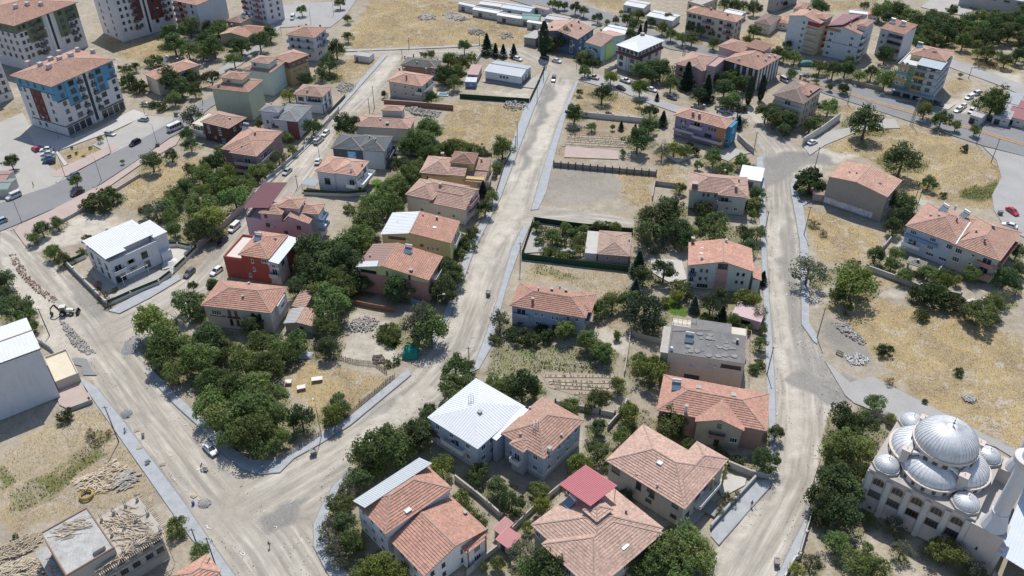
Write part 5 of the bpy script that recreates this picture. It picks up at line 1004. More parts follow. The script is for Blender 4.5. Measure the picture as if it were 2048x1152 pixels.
h.hip((0, L, 0, D), 7.0, (.54, .47, .40), TERRA, .33); h.w('r', [.15, .35, .62, .85], [5.4, 2.4], 1.3, 1.3, (.5, .5, .5)); h.w('f', [.35], [4.2], 1.0, 1.4, WHITE); h.bal('r', .5, .75, 3.6, 1.2, (.5, .48, .47)); h.ch('A1 1078,325 1025,350 900,378', .5, .9); h.solar('A1 960,352'); h.done()
h = House('house', 'low cream house with paired gable roofs left of the loop road', 'house', 'the paired-gable cream house', 'A2 110,200 270,216 325,178', 4.2)
L, D = h.L, h.D
h.gable((0, L, 0, D), 4.2, (.47, .43, .34), TERRA, 'y', 1.4, .42, .3); h.gable((L * .5, L * 1.35, D * .6, D * 1.7), 4.2, (.47, .43, .34), TERRA3, 'x', 1.4, .5, .3); h.ch('A2 185,150', .5, .8); h.w('f', [.3, .7], [2.4], 1.0, 1.1, DK); h.done()
h = House('house', 'grey-tiled house squeezed below the white-and-brown block', 'house', 'the squeezed grey-tiled house', 'A2 150,120 235,135 300,95', 4.6)
h.hip((0, h.L, 0, h.D), 4.6, (.42, .36, .32), (.33, .24, .2), .3); h.solar('A2 250,100'); h.part('water_barrel', MB().tube((h.L - 1, h.D - 1, 5), (h.L - 1, h.D - 1, 6.2), .6, n=12), paint((.05, .22, .5))); h.w('f', [.5], [2.4], 1.2, 1.2, WHITE); h.done()
h = House('kiosk', 'small white flat-roofed transformer kiosk on the dry lot', 'kiosk', 'the white kiosk', 'A2 890,318 975,332 998,308', 2.6)
h.flatroof((0, h.L, 0, h.D), 2.6, (.62, .6, .58), None, .25); h.door('f', .2, .9, 1.9); h.done()
# ---------------------------------------------------------------- right side
h = House('house', 'purple, orange and blue painted house with terracotta hip roof', 'house', 'the purple and orange house', 'A4 412,665 718,737 792,690', 7.8)
L, D = h.L, h.D; PU = (.33, .27, .38)
h.hip((0, L, 0, D), 7.8, PU, TERRA, .40); fr = h.wr
h.box(L * .83, L - .5, .5, D * .5, 0, 7.7, (.48, .24, .13), False); h.box(L - .52, L + 1.2, D * .30, D - .4, 0, 7.7, (.06, .27, .42), True); h.w('r', [.4], [5.6, 2.4], 1.3, 1.4, WHITE, 2); h.w('f', [.5], [2.4], .8, 1.3, WHITE, 1)
h.w('f', [.13, .21, .70, .76, .82], [6.2], .6, 1.1, (.2, .15, .2), 1, fr); h.w('f', [.2], [4.2], 1.8, 1.3, WHITE, 3, fr); h.w('f', [.7], [3.4], 2.6, 1.3, DK, 2, fr); h.w('f', [.12], [1.4], 1.2, .9, WHITE, 2, fr); h.w('r', [.2], [4.2], 1.0, 1.8, WHITE, 3, (0, L - .5, .5, D))
h.bal('f', .32, .58, 5.2, 1.1, (.55, .5, .55), None, fr); h.bal('f', .0, .42, 2.7, 1.1, (.56, .50, .50), None, fr, .8, False); h.bal('f', .42, 1.0, 2.0, 1.6, (.56, .50, .50), None, fr, .8, False)
h.ch('A4 535,665 572,675', .7, 1.3, (.3, .17, .13)); h.ch('A4 530,620 598,615 678,640', .6, .7, (.25, .16, .13)); h.done()
h = House('house', 'grey-green house with tan roof and boxy chimneys next to a white carport', 'house', 'the boxy-chimney house', 'B4 510,88 852,122 850,15', 6.6)
L, D = h.L, h.D
h.hip((0, L, 0, D), 6.6, (.47, .49, .45), TERRA2, .36); h.hip((L * .50, L + .1, -1.2, D * .6), 6.63, (.47, .49, .45), TERRA2, .36); h.w('f', [.25, .33, .46], [5.3], .7, 1.1, (.35, .25, .2), 1, (.55, L - .55, .55, D)); h.w('f', [.57], [5.0], 1.0, 2.0, DK, 1, (.55, L - .55, -.65, D)); h.bal('f', .5, .76, 3.8, 1.0, (.42, .40, .38), None, (.55, L - .55, -.65, D)); h.w('f', [.7, .85], [2.0], 1.1, 1.2, WHITE, 2, (.55, L - .55, -.65, D))
h.ch('B4 545,65', 1.6, 1.2, (.22, .15, .12)); h.ch('B4 782,85', .7, 1.3, (.35, .2, .16)); h.ch('A4 568,995 718,1000', .5, 1.2, (.35, .2, .16)); h.ch('A4 800,1045', .4, .8); h.done()
h = House('carport', 'white flat-roofed carport at the edge of the right dirt road', 'carport', 'the white carport', 'A4 812,1022 940,1052 938,972', 3.0)
h.flatroof((0, h.L, 0, h.D), 3.0, None, metal((.68, .70, .71)), 0); h.box(.2, h.L - .2, .2, h.D - .2, 0, 2.7, (.55, .55, .53)); h.door('f', .5, 2.4, 2.2, 0, (.3, .3, .3)); h.done()
h = House('house', 'blank grey-plastered gable house with whitewashed base on the hillside', 'house', 'the blank grey gable house', 'A5 345,1016 690,1126 780,1030', 9.6)
L, D = h.L, h.D; GP = (.33, .30, .27)
h.gable((0, L, 0, D), 9.0, GP, TERRA, 'y', 1.6, .46, .2, zl=.5); wr = h.wr
ww = MB().box(wr[0] + .3, wr[1] - 2.6, wr[2] - .03, wr[2] + .02, .5, 2.4); h.part('whitewash', ww, surf('whitewash', (.62, .62, .62), .9, .35, .5, 2, dirt=.9)); h.w('r', [.3, .7], [7.0, 4.2, 1.6], 1.3, 1.2, WHITE); h.skylight('A5 645,1058', .9, .7, (.05, .05, .05)); h.ch('A5 470,995 510,1000', .3, .5)
h.done()
h = House('duplex_house', 'cream and blue duplex with joined terracotta roofs and solar tanks', 'house', 'the blue-and-cream duplex', 'Zf 175,355 1275,755 1520,430', 8.0)
L, D = h.L, h.D
h.hip((0, L * .60, 0, D * .92), 8.0, (.54, .58, .64), TERRA, .34); fa = h.wr
h.hip((L * .50, L, -.3, D * 1.0), 7.9, (.60, .56, .47), TERRA, .36); fb = h.wr
h.part('party_strip', MB().bar((L * .545, .0, 8.1), (L * .545, D * .46, 8.1 + D * .46 * .36), .35, .2), paint(WHITE, .6))
h.w('f', [.14, .52], [6.6, 4.0], 1.7, 1.3, WHITE, 3, fa); h.w('f', [.85], [6.3], 1.9, 1.5, WHITE, 3, fa); h.w('f', [.8, .55], [1.8], 2.2, 1.0, WHITE, 3, fa); h.bal('f', .0, .64, 5.0, 1.0, (.20, .33, .47), None, fa, .9, False); h.bal('f', .0, .35, 2.2, 1.0, WHITE, None, fa)
h.w('f', [.16], [6.2, 3.4], 1.8, 1.5, WHITE, 3, fb); h.w('f', [.48], [6.4, 3.6], .9, .7, WHITE, 1, fb); h.bal('f', .6, .98, 5.0, 1.2, (.55, .27, .23), None, fb); h.bal('f', .6, .98, 2.0, 1.2, (.55, .27, .23), None, fb); h.bal('r', .1, .9, 5.0, 1.0, (.55, .27, .23), None, fb)
h.solar('Zf 610,185', -.4); h.solar('Zf 850,255', -.4); h.ch('Zf 467,240 755,145 560,240', .5, .5, OFFW); h.ch('Zf 765,300 1085,545', .4, 1.2); h.ch('Zf 990,430', .4, .7); h.ch('Zf 1185,375', .7, .7); h.done()
h = House('gazebo', 'small grey hip-roofed gazebo with chimney in the walled garden', 'gazebo', 'the grey gazebo', 'Zf 185,782 395,850 435,778', 2.8)
h.hip((0, h.L, 0, h.D), 2.8, None, (.27, .26, .23), .35, .3, cap=False)
h.posts('column', [(x, y) for x in (.4, h.L - .4) for y in (.4, h.D - .4)], 0, 2.8, .09, plaster(OFFW)); h.part('back_wall', MB().box(.4, .6, .4, h.D - .4, 0, 2.7), plaster((.5, .5, .46))); h.ch('Zf 320,765', .5, .6, (.12, .1, .09)); h.done()
# ---------------------------------------------------------------- upper right
h = House('apartment_building', 'beige villa block with two-tone brown and terracotta roof', 'building', 'the two-tone-roofed villa block', 'A4 975,548 1165,592 1305,515', 9.4)
L, D = h.L, h.D
h.hip((0, L, 0, D), 9.4, (.56, .51, .43), (.24, .19, .165), .34, .7); h.hip((L * .28, L * .92, D * .34, D * .98), 10.3, None, TERRA, .40); h.bal('f', .0, 1.0, 6.6, 1.0, (.5, .47, .42)); h.w('f', [.15, .4, .65, .88], [4.9, 1.8], 1.1, 1.4, WHITE); h.w('r', [.2, .35, .6, .75], [7.6, 4.9, 1.8], .7, 1.4, (.3, .16, .1), 1); h.ch('A4 1155,445', .7, 1.0); h.ch('A4 1215,530', .5, .7); h.done()
h = House('house', 'pink two-storey house with mixed terracotta roofs among conifers', 'house', 'the pink house among conifers', 'A4 425,368 600,408 700,335', 7.0)
L, D = h.L, h.D; PK2 = (.46, .33, .34)
h.hip((0, L, 0, D), 7.0, PK2, TERRA2, .3); h.gable((L * .40, L * .95, -.9, D * .5), 7.0, PK2, (.35, .25, .2), 'y', 1.2, .5, .3); h.box(L - .4, L + 3.2, D * .15, D * .9, 0, 8.2, (.50, .36, .38), True); h.flatroof((L - .4, L + 3.2, D * .15, D * .9), 8.2, None, plaster((.45, .3, .28)), .5, 0, None, PK2); h.w('f', [.2, .5, .8], [5.2, 2.2], 1.2, 1.4, BROWNW, 2, (.5, L - .5, .5, D)); h.done()
h = House('apartment_building', 'long block striped white and dark with broad terracotta roof and white chimneys', 'building', 'the striped block', 'A4 690,345 905,394 1072,325', 8.6)
L, D = h.L, h.D
h.hip((0, L, 0, D), 8.6, (.10, .09, .09), TERRA, .3); fr = h.wr
for k in range(7): h.band('r', 0, 8.5, (.64, .64, .64), fr, .02 + k * .14, .08 + k * .14, .25, 'pilaster')
for k in range(4): h.band('f', 0, 8.5, (.64, .64, .64), fr, .3 + k * .19, .36 + k * .19, .25, 'pilaster')
for z in (3.0, 5.8): h.w('r', [.12 + k * .14 for k in range(6)], [z + 1], .9, 1.5, DK, 1, fr)
r3 = h.rect('A4 640,282 745,300 912,262', 9.4); h.hip((r3[0], r3[1] - 1, max(r3[2], D * .5), max(r3[3], D * .5 + 7)), 9.2, (.5, .42, .42), TERRA, .3)
h.box(L * .15, L * .62, D * .72, D * 1.05, 8, 11.0, (.56, .46, .48), False); h.shed((L * .1, L * .66, D * .68, D * 1.12), 11.0, None, TERRA, 'f', .6, style='tile')
h.ch('A4 800,345 910,322 955,350 975,330 1008,330', .7, .6, (.66, .66, .66)); h.done()
h = House('apartment_building', 'white-roofed house with glazed attic over a brown balcony band', 'building', 'the white-roofed villa', 'A4 80,258 220,294 385,232', 9.8)
L, D = h.L, h.D
h.hip((-.1, L + .1, -.1, D + .1), 9.8, (.62, .63, .64), (.66, .67, .67), .22, .7, 'sheet', cap=False, c=1.1); fr = h.wr
h.band('f', 6.4, 1.0, (.17, .07, .06), fr, -.04, 1.04, .9, 'balcony_band'); h.band('r', 6.4, 1.0, (.17, .07, .06), fr, -.04, 1.0, .9, 'balcony_band'); h.w('f', 5, [8.6], 1.6, 1.6, DK, 2, fr); h.w('r', 7, [8.6], 1.6, 1.6, DK, 2, fr); h.w('f', [.2, .75], [5.0, 2.2], 2.0, 1.7, DK, 3, fr); h.w('r', [.15, .5, .8], [5.0, 2.2], 1.8, 1.5, DK, 2, fr)
for u in (.42, .55): h.band('f', 0, 6.4, (.62, .62, .62), fr, u, u + .05, .5, 'column')
h.ch('A4 245,205', 1.4, 1.0, (.3, .26, .24)); h.done()
h = House('house', 'terrace of brown and blue houses under one terracotta roof', 'house', 'the brown-and-blue terrace', 'A3 770,180 1018,220 1140,160', 7.2)
L, D = h.L, h.D
h.gable((0, L, 0, D), 7.2, (.10, .15, .24), TERRA2, 'y', 2.0, .5, .4); fr = h.wr; h.box(.3, L * .55, .3, D - .5, 0, 6.9, (.23, .15, .12), False); h.band('f', 5.0, 1.0, OFFW, fr, .0, .4, .3); h.w('f', [.1, .28], [6.0, 2.6], 1.3, 1.3, WHITE, 2, fr); h.w('f', [.85], [4.8, 2.0], 1.3, 2.4, WHITE, 2, fr); h.w('r', [.2, .5, .8], [5.4, 2.2], 1.3, 1.4, WHITE, 2, fr); h.ch('A3 875,160 988,150 1040,165 1030,130', .6, .9); h.shed((-6.5, -.2, -.6, D * .6), 3.4, (.3, .28, .26), (.52, .52, .5), 'l', .5); h.done()
h = House('house', 'narrow mint and sky blue house with terracotta gable roofs', 'house', 'the mint-and-blue house', 'A3 1086,243 1162,277 1282,200', 7.0)
L, D = h.L, h.D
h.gable((0, L, 0, D), 7.0, (.34, .50, .52), TERRA2, 'x', 1.8, .5, .3); fr = h.wr; h.box(L - .4, L + .02, D * .2, D * .5, 0, 7, (.40, .55, .22), False); h.w('f', [.3, .7], [5.2, 2.4], 1.1, 1.3, WHITE, 2, fr); h.w('r', [.3, .7], [5.2, 2.4], 1.1, 1.3, WHITE, 2, fr); h.gable((L * .25, L * .8, -1.6, .6), 4.4, (.40, .52, .55), (.16, .15, .18), 'y', .9, .5, .3); h.ch('A3 1158,180', .5, 1.0); h.skylight('A3 1175,222', 1.0, .7); h.done()
h = House('apartment_building', 'cream three-storey block with ribbed balconies behind avenue trees', 'building', 'the cream avenue block', 'A4 485,66 780,126 842,95', 9.6)
L, D = h.L, h.D
h.hip((0, L, 0, D), 9.6, (.56, .50, .44), TERRA, .34); h.w('f', [.07, .16, .27, .72, .9], [8.0, 5.0, 2.0], 1.6, 1.4, DK, 2)
for z in (6.4, 3.4): h.bal('f', .36, .58, z, 1.2, (.3, .16, .13), OFFW); h.bal('f', .80, .98, z, 1.2, (.3, .16, .13), OFFW)
h.w('r', [.25, .7], [8, 5, 2], 1.2, 1.4, DK); h.ch('A4 590,40 640,55 735,85', .6, .6); h.done()
def apt(hs_, z1, nf, fl, f, us, **k): hs_.w(f, us, [z1 + i * fl + 1.4 for i in range(nf)], **k)
h = House('apartment_building', 'white and cream five-storey block with red-trimmed balconies', 'building', 'the red-trimmed block', 'Zd 215,195 640,290 825,215', 14.2)
L, D = h.L, h.D
h.gable((0, L, 0, D), 14.0, (.60, .62, .64), TERRA, 'y', 1.6, .45, .3); fr = h.wr
h.box(L * .62, L - .25, .25, D * .98, 0, 13.8, (.62, .54, .37), False); h.band('r', 12.3, 1.6, (.42, .05, .05), fr); h.band('f', 12.2, 1.6, (.42, .05, .05), fr, .62, 1, .12)
apt(h, .3, 5, 2.75, 'f', [.50], w=1.2, h=1.4, r=fr); apt(h, .3, 4, 2.75, 'f', [.2, .35], w=.5, h=.5, mull=1, r=fr)
for i in range(4): h.bal('f', .62, .99, 2.2 + i * 2.75, 1.2, (.50, .46, .36), (.40, .06, .06), fr); h.bal('r', .6, .9, 2.2 + i * 2.75, 1.0, (.40, .06, .06), None, fr)
apt(h, .3, 4, 2.75, 'r', [.2], w=1.1, h=1.4, r=fr); h.hip((L * .55, L * 1.02, D * .35, D * 1.05), 14.8, (.55, .56, .6), TERRA, .2, .4, zb=13); h.ch('Zd 510,130', .8, .8, (.2, .1, .08)); h.done()
h = House('apartment_building', 'white five-storey block with maroon sheet gable and rounded balconies', 'building', 'the maroon-topped block', 'Zd 745,335 1180,437 1345,305', 12.8)
L, D = h.L, h.D
h.gable((0, L * .98, 0, D), 12.4, (.58, .60, .64), TERRA, 'y', 1.5, .42, .2); fr = h.wr; h._emit([[(-.3, -.4, 13.0), (L * .42, -.4, 14.9), (L * .55, D * 1.1, 14.9), (-.3, D * 1.1, 13.4)]], (.25, .11, .12), 'sheet', .6); h.band('f', 11.2, 1.2, (.42, .23, .12), fr, 0, .4, .06)
for i in range(4): h.w('f', [.14, .78], [1.6 + i * 2.8], 1.4, 1.4, WHITE, 2, fr); h.w('f', [.34, .47], [1.6 + i * 2.8], .5, .5, WHITE, 1, fr); h.bal('r', .0, .32, .8 + i * 2.8, 1.2, (.55, .56, .52), None, fr); h.w('r', [.55], [1.6 + i * 2.8], 1.2, 1.3, DK, 1, fr)
h.band('f', 6.6, .2, (.08, .08, .1), fr); h.band('r', 6.6, .2, (.08, .08, .1), fr); h.hip((L * .72, L * 1.0, D * .25, D * .9), 14.6, (.6, .6, .62), TERRA, .2, .3, zb=12); h.ch('Zd 1035,280 1025,330', .6, .7, OFFW); h.done()
h = House('apartment_building', 'four-storey block with enclosed balconies and a bare brick side wall', 'building', 'the brick-sided block', 'Zd 1410,362 1722,440 1885,352', 11.4)
L, D = h.L, h.D
h.shed((-.2, L + .2, -.2, D + .2), 11.4, (.60, .61, .64), TERRA, 'f', 1.2, style='tile'); fr = h.wr; h.box(L - .32, L - .25, .32, D - .3, 0, 11.4, (.33, .185, .14), False)
for i in range(3): h.w('f', [.17], [3.0 + i * 2.9], 1.2, 1.4, WHITE, 2, fr); h.bal('f', .36, .98, 2.4 + i * 2.9, .9, (.42, .36, .36), None, fr, .9, False); h.w('f', [.52, .82], [4.0 + i * 2.9], 3.0, 1.2, (.12, .12, .14), 3, fr)
h.solar('Zd 1560,300', 0); h.solar('Zd 1690,335', 0); h.done()
h = House('apartment_building', 'five-storey block painted green, orange and grey above a row of shops', 'building', 'the green-and-orange block', 'A5 750,342 985,388 1085,305', 14.2)
L, D = h.L, h.D
h.box(0, L, 0, D, 0, 12.6, (.50, .50, .48)); fr = h.wr
for i in range(4):
    z = 3.2 + i * 2.7; h.band('f', z, 1.0, ((.22, .30, .20), (.50, .33, .10))[i % 2], fr, 0, .30, .5); h.band('f', z, 1.0, ((.50, .33, .10), (.24, .3, .24))[i % 2], fr, .42, .72, .7); h.band('f', z, 1.0, (.42, .44, .46), fr, .72, 1.0, .5); h.band('r', z, 1.0, (.40, .42, .44), fr, 0, .8, .5)
    h.w('f', [.08, .2], [z + 1.7], .9, 1.2, WHITE, 2, fr); h.w('f', [.5, .63, .85], [z + 1.7], 1.7, 1.4, DK, 3, fr); h.w('r', [.2, .5, .8], [z + 1.7], 1.6, 1.3, WHITE, 2, fr)
h.band('f', 3, 10, (.18, .27, .18), fr, .26, .42, .1); h.w('f', [.34], [5.0, 7.8, 10.4], 1.8, 1.6, (.06, .06, .06), 1, fr)
h.flatroof((0, L, 0, D), 12.6, None, plaster((.6, .58, .54)), .5, .3); h.hip((L * .1, L * 1.0, D * .35, D * 1.0), 14.6, (.60, .54, .30), TERRA, .28, .5, zb=12.6); h.shed((L * .42, L * 1.04, -.6, D * .4), 13.9, None, (.42, .47, .50), 'f', .5); h.w('f', [.3, .6], [13.6], 1.6, 1.0, WHITE, 2, (L * .1, L, D * .4, D))
h.part('shop_awning', MB().box(-1.5, L + 1.5, -3.4, .0, 3.0, 3.15), metal((.25, .30, .34))); h.w('f', [.15, .4, .65, .88], [1.4], 2.8, 2.4, DK, 2, fr, 'shop_window')
for p in ('A5 905,285', 'A5 960,300'): h.skylight(p, 1.6, 1.2, (.12, .08, .07))
h.solar('A5 870,275', 0); h.done()
# ---------------------------------------------------------------- upper left apartment blocks
h = House('apartment_building', 'six-storey apartment block in blue, white and maroon with shopfronts', 'building', 'the blue apartment block', 'Za 20,360 600,445 1415,155', 19.4)
L, D = h.L, h.D; WT = (.60, .59, .60); BL = (.12, .30, .46); MR = (.15, .045, .04)
h.hip((0, L, 0, D), 19.4, WT, TERRA, .22, .9, cap=True); fr = h.wr
FL = [4.2 + 3.0 * i for i in range(5)]
def panel(f, u0, u1, z0, z1, c, out=.08): h.band(f, z0, z1 - z0, c, fr, u0, u1, out, 'facade_panel')
panel('f', 0, 1, 15.9, 19.3, BL); panel('f', 0, .1, 13.6, 15.9, BL); panel('f', .88, 1, 13.3, 15.9, BL); panel('f', .33, .62, 4.0, 15.7, MR); panel('f', 0, 1, 15.6, 15.88, (.10, .10, .11), .14); panel('f', .1, 1, 3.5, 3.8, (.10, .10, .11), .14)
panel('r', 0, .17, 13.2, 19.3, BL); panel('r', .17, .36, 10.2, 19.3, BL, .3); panel('r', .63, .82, 10.4, 19.3, BL, .3); panel('r', .82, 1, 13.4, 19.3, BL)
for u0, u1, z in ((0, .17, 12.9), (.17, .36, 9.9), (.63, .82, 10.1), (.82, 1, 13.1), (0, .45, 3.6), (.58, 1, 3.6)): panel('r', u0, u1, z, z + .28, (.10, .10, .11), .36)
panel('r', .475, .525, 1.0, 19.0, (.05, .06, .07), .12); panel('r', .44, .475, 0, 19.3, (.62, .62, .62), .25); panel('r', .525, .56, 0, 19.3, (.62, .62, .62), .25)
h.w('f', [.18, .80], [z + 1.5 for z in FL[:4]], 1.1, 1.4, DK, 2, fr); h.w('f', [.40, .55], [z + 1.5 for z in FL[:4]], .9, 1.4, (.2, .12, .1), 2, (fr[0], fr[1], fr[2] - .09, fr[3])); h.w('f', [.14, .34, .52, .74], [17.6], 1.1, 1.4, DK, 2, (fr[0], fr[1], fr[2] - .09, fr[3])); h.w('f', [.28, .45], [2.2], 1.1, 1.4, DK, 2, fr)
for i, z in enumerate(FL):
    h.w('r', [.10, .93], [z + 1.5], 1.5, 1.5, DK, 2, (fr[0], fr[1] + (.09 if i > 2 else 0), fr[2], fr[3])); h.w('r', [.27, .72], [z + 1.5], 2.2, 1.7, DK, 3, (fr[0], fr[1] + (.31 if i > 1 else .02), fr[2], fr[3]))
    h.bal('r', .37, .44, z + .2, 1.1, (.12, .12, .13), (.4, .4, .4), fr); h.bal('r', .56, .63, z + .2, 1.1, (.12, .12, .13), (.4, .4, .4), fr)
for u in (.06, .16, .26, .36, .64, .74, .84, .94): h.w('r', [u], [1.8], 2.2, 2.8, (.06, .06, .06), 3, fr, 'shopfront')
h.ch('Za 470,245 590,180 690,175 820,135 570,265', 1.5, 1.3, (.56, .47, .47)); h.ch('Za 330,235 1075,100 690,110 900,80', 1.2, 1.5, (.56, .47, .47)); h.done()
h = House('apartment_building', 'six-storey white block with dark green upper facade and terracotta roof', 'building', 'the green apartment block', 'A1 -290,95 90,118 525,4', 19.4)
L, D = h.L, h.D; GG = (.15, .19, .12)
h.hip((0, L, 0, D), 19.4, WT, TERRA, .22, .9); fr = h.wr
panel('f', 0, 1, 15.9, 19.3, GG); panel('r', 0, .15, 15.9, 19.3, GG); panel('r', .15, .42, 10.3, 19.3, GG, .3); panel('r', .62, .80, 8.0, 19.3, GG, .3); panel('r', .80, 1, 13, 19.3, GG); panel('r', .50, .54, 1, 19, (.05, .06, .07), .12); panel('r', .46, .5, 0, 19.3, (.62, .62, .62), .25); panel('r', .54, .58, 0, 19.3, (.62, .62, .62), .25); panel('f', 0, 1, 15.6, 15.88, (.10, .10, .11), .14)
for i, z in enumerate(FL):
    h.w('r', [.05, .12, .92], [z + 1.5], 1.2, 1.4, DK, 2, (fr[0], fr[1] + .09, fr[2], fr[3])); h.w('r', [.22, .36, .70], [z + 1.5], 1.9, 1.6, DK, 3, (fr[0], fr[1] + .31, fr[2], fr[3])); h.bal('r', .26, .33, z + .2, 1.4, (.14, .13, .13), None, fr); h.bal('r', .80, .88, z + .2, 1.2, (.14, .13, .13), None, fr); h.w('f', [.55, .68, .8, .93], [z + 1.5], 1.1, 1.4, DK, 2, (fr[0], fr[1], fr[2] - .09, fr[3]))
h.ch('A1 92,45 160,30 237,30', 1.4, 1.2, (.56, .47, .47)); h.done()
h = House('apartment_building', 'tall white block with maroon balcony bays cut by the top of the frame', 'building', 'the maroon-bayed white block', 'A1 590,190 718,242 1028,150', 0)
L, D = h.L, h.D
h.hip((-.8, L + .8, -.8, D + .8), 19.4, WT, TERRA, .22, .8); fr = h.wr
panel('r', .30, .44, 8, 19.3, MR, .3); panel('r', .56, .80, 6, 19.3, MR, .3); panel('r', .48, .52, 1, 19, (.05, .06, .07), .12); panel('r', .44, .48, 0, 19.3, (.62, .62, .62), .25); panel('r', .52, .56, 0, 19.3, (.62, .62, .62), .25)
for i, z in enumerate(FL):
    h.w('f', [.25, .7], [z + .9], 1.1, 1.4, DK, 2, fr); h.w('r', [.08, .18, .94], [z + .9], 1.2, 1.4, DK, 2, fr); h.bal('r', .25, .33, z, 1.3, (.16, .12, .12), None, fr); h.bal('r', .80, .88, z, 1.2, (.16, .12, .12), None, fr); h.w('r', [.37, .66], [z + .9], 1.5, 1.5, DK, 2, (fr[0], fr[1] + .31, fr[2], fr[3]))
h.w('f', [.3, .7], [2.2], 1.1, 1.3, DK, 2, fr); h.done()
h = House('apartment_building', 'white slab block with blank side wall and red-trimmed balconies', 'building', 'the blank-sided white slab', 'A1 1070,150 1165,195 1285,118', 0)
L, D = h.L, h.D
h.hip((-.5, L + .5, -.5, D + .5), 12.4, (.58, .60, .64), TERRA, .25, .5); fr = h.wr
for i in range(4): h.bal('f', .05, .55, 2.2 + i * 2.7, 1.2, (.45, .16, .12), OFFW, fr); h.w('f', [.78], [3.2 + i * 2.7], 1.0, 1.3, DK, 2, fr)
h.done()
h = House('apartment_building', 'white block at the left frame edge with paired windows', 'building', 'the left-edge white block', 'A1 -330,600 -170,655 98,566', 0)
L, D = h.L, h.D
h.hip((-.8, L + .8, -.8, D + .8), 17, WT, TERRA, .22, .8); fr = h.wr
for i in range(5): h.w('r', [.1, .25, .42, .58, .75, .9], [4.4 + i * 2.8], 1.3, 1.4, DK, 2, fr)
h.w('r', [.55, .85], [1.8], 1.0, .9, DK, 1, fr); h.band('r', 3.2, .3, (.15, .15, .16), fr); h.done()
h = House('apartment_building', 'white-and-brown five-storey block by the loop road', 'building', 'the white-and-brown block', 'A2 268,100 395,146 480,108', 0)
L, D = h.L, h.D
h.hip((-.5, L + .5, -.5, D + .5), 13.8, (.60, .58, .60), TERRA, .25, .5); fr = h.wr
for i in range(5): h.band('f', 1.6 + i * 2.75, 1.0, (.16, .07, .07), fr, .0, .25, .4); h.band('f', 1.6 + i * 2.75, 1.0, (.30, .2, .2), fr, .5, .8, .7); h.w('f', [.12, .38, .65, .9], [2.9 + i * 2.75], 1.1, 1.3, DK, 2, fr); h.w('r', [.3, .7], [2.9 + i * 2.75], 1.2, 1.3, DK, 2, fr)
h.done()
# ---------------------------------------------------------------- low sheds along the top
SHD = [('long white market shed nearest the dry field', 'A3 425,52 570,82 585,62', (.66, .68, .68)), ('white market shed left of the long one', 'A3 345,20 430,45 445,28', (.60, .62, .62)), ('white market shed with pale pitched top', 'A3 565,85 700,112 712,92', (.66, .68, .68)), ('green-roofed market shed by the avenue', 'A3 690,108 800,118 812,85', (.10, .25, .22)), ('low white shed beside the green-roofed one', 'A3 735,125 865,148 875,132', (.66, .68, .68)),
       ('white flat shed at the top edge', 'A3 470,20 585,45 592,18', (.56, .56, .55)), ('blue-white container shed row', 'A3 600,40 755,75 762,45', (.50, .56, .62)), ('rust-trimmed shed by the avenue', 'A3 770,35 855,62 868,45', (.40, .28, .24)), ('grey shed beyond the green-roofed shed', 'A3 838,105 960,128 985,100', (.46, .44, .43)),
       ('white shed on the far verge of the avenue', 'A4 145,25 255,52 285,18', (.60, .60, .60)), ('white flat-roofed depot behind avenue trees', 'A4 270,90 420,122 462,88', (.60, .62, .62)), ('white flat annex behind the mint-and-blue house', 'A3 1165,175 1290,200 1335,165', (.66, .68, .68)), ('white flat shed behind the cream avenue block', 'A4 705,68 810,88 852,70', (.64, .66, .66)),
       ('low brown-roofed house with white walls', 'A4 890,128 985,150 1045,98', (.22, .165, .14)), ('small cream house beside the red-trimmed block', 'A4 1028,128 1085,140 1100,100', (.45, .27, .20)), ('white shed roof behind the maroon-topped block', 'Zd 1000,160 1240,180 1270,140', (.66, .68, .68)), ('terracotta lean-to behind the brick-sided block', 'Zd 1240,195 1380,205 1420,120', TERRA3), ('terracotta-roofed house behind the red-trimmed block', 'Zd 280,115 430,130 535,45', TERRA),
       ('grey workshop at the right frame edge', 'A5 1300,665 1400,690 1475,545', (.36, .37, .38)), ('maroon-roofed workshop at the right frame edge', 'A5 1380,665 1490,700 1540,600', (.30, .12, .12)), ('rough block-walled hut on the car yard', 'A5 1175,660 1235,685 1262,650', (.42, .40, .38))]
for i, (lb, pts, c) in enumerate(SHD):
    hh = 3.2 if i not in (13, 17) else 4.5
    h = House('shed' if i not in (13, 14, 17) else 'house', lb, 'shed' if i not in (13, 14, 17) else 'house', 'the ' + ' '.join(lb.split()[:3]), pts, hh)
    if i in (13, 14, 17, 16): h.hip((0, h.L, 0, h.D), hh, (.56, .54, .50), c, .3, .3); h.w('f', [.3, .7], [1.8], 1.0, 1.1, WHITE)
    else: h.gable((0, h.L, 0, h.D), hh, (.52, .52, .50), c, 'x', .5, .5, .15, 'sheet', c=.9, c2=.9); h.door('f', .3, 2.0, 2.2, 0, (.3, .32, .34)); h.w('f', [.7], [1.8], 1.2, .9, WHITE)
    h.done(); LAND.pop()
h = House('warehouse', 'pale grey industrial hall with row of openings at the top right corner', 'building', 'the grey industrial hall', 'A5 1085,30 1290,62 1330,30', 0)
L, D = h.L, h.D; L2 = 120
h.box(0, L2, 0, 18, 0, 7, (.44, .43, .42)); h.w('f', [.02 + .05 * k for k in range(19)], [5.6], 2.6, 1.0, (.3, .3, .32), 3); h.door('f', .30, 5, 4, 0, (.1, .1, .1)); h.gable((-.3, L2 + .3, -.3, 18.3), 7, None, (.5, .5, .5), 'x', 2, .5, 0, 'sheet', c=1.5, c2=1.5); h.done()
h = House('apartment_building', 'cream block at the top edge behind the avenue', 'building', 'the top-edge cream block', 'A4 495,10 580,28 690,-5', 6)
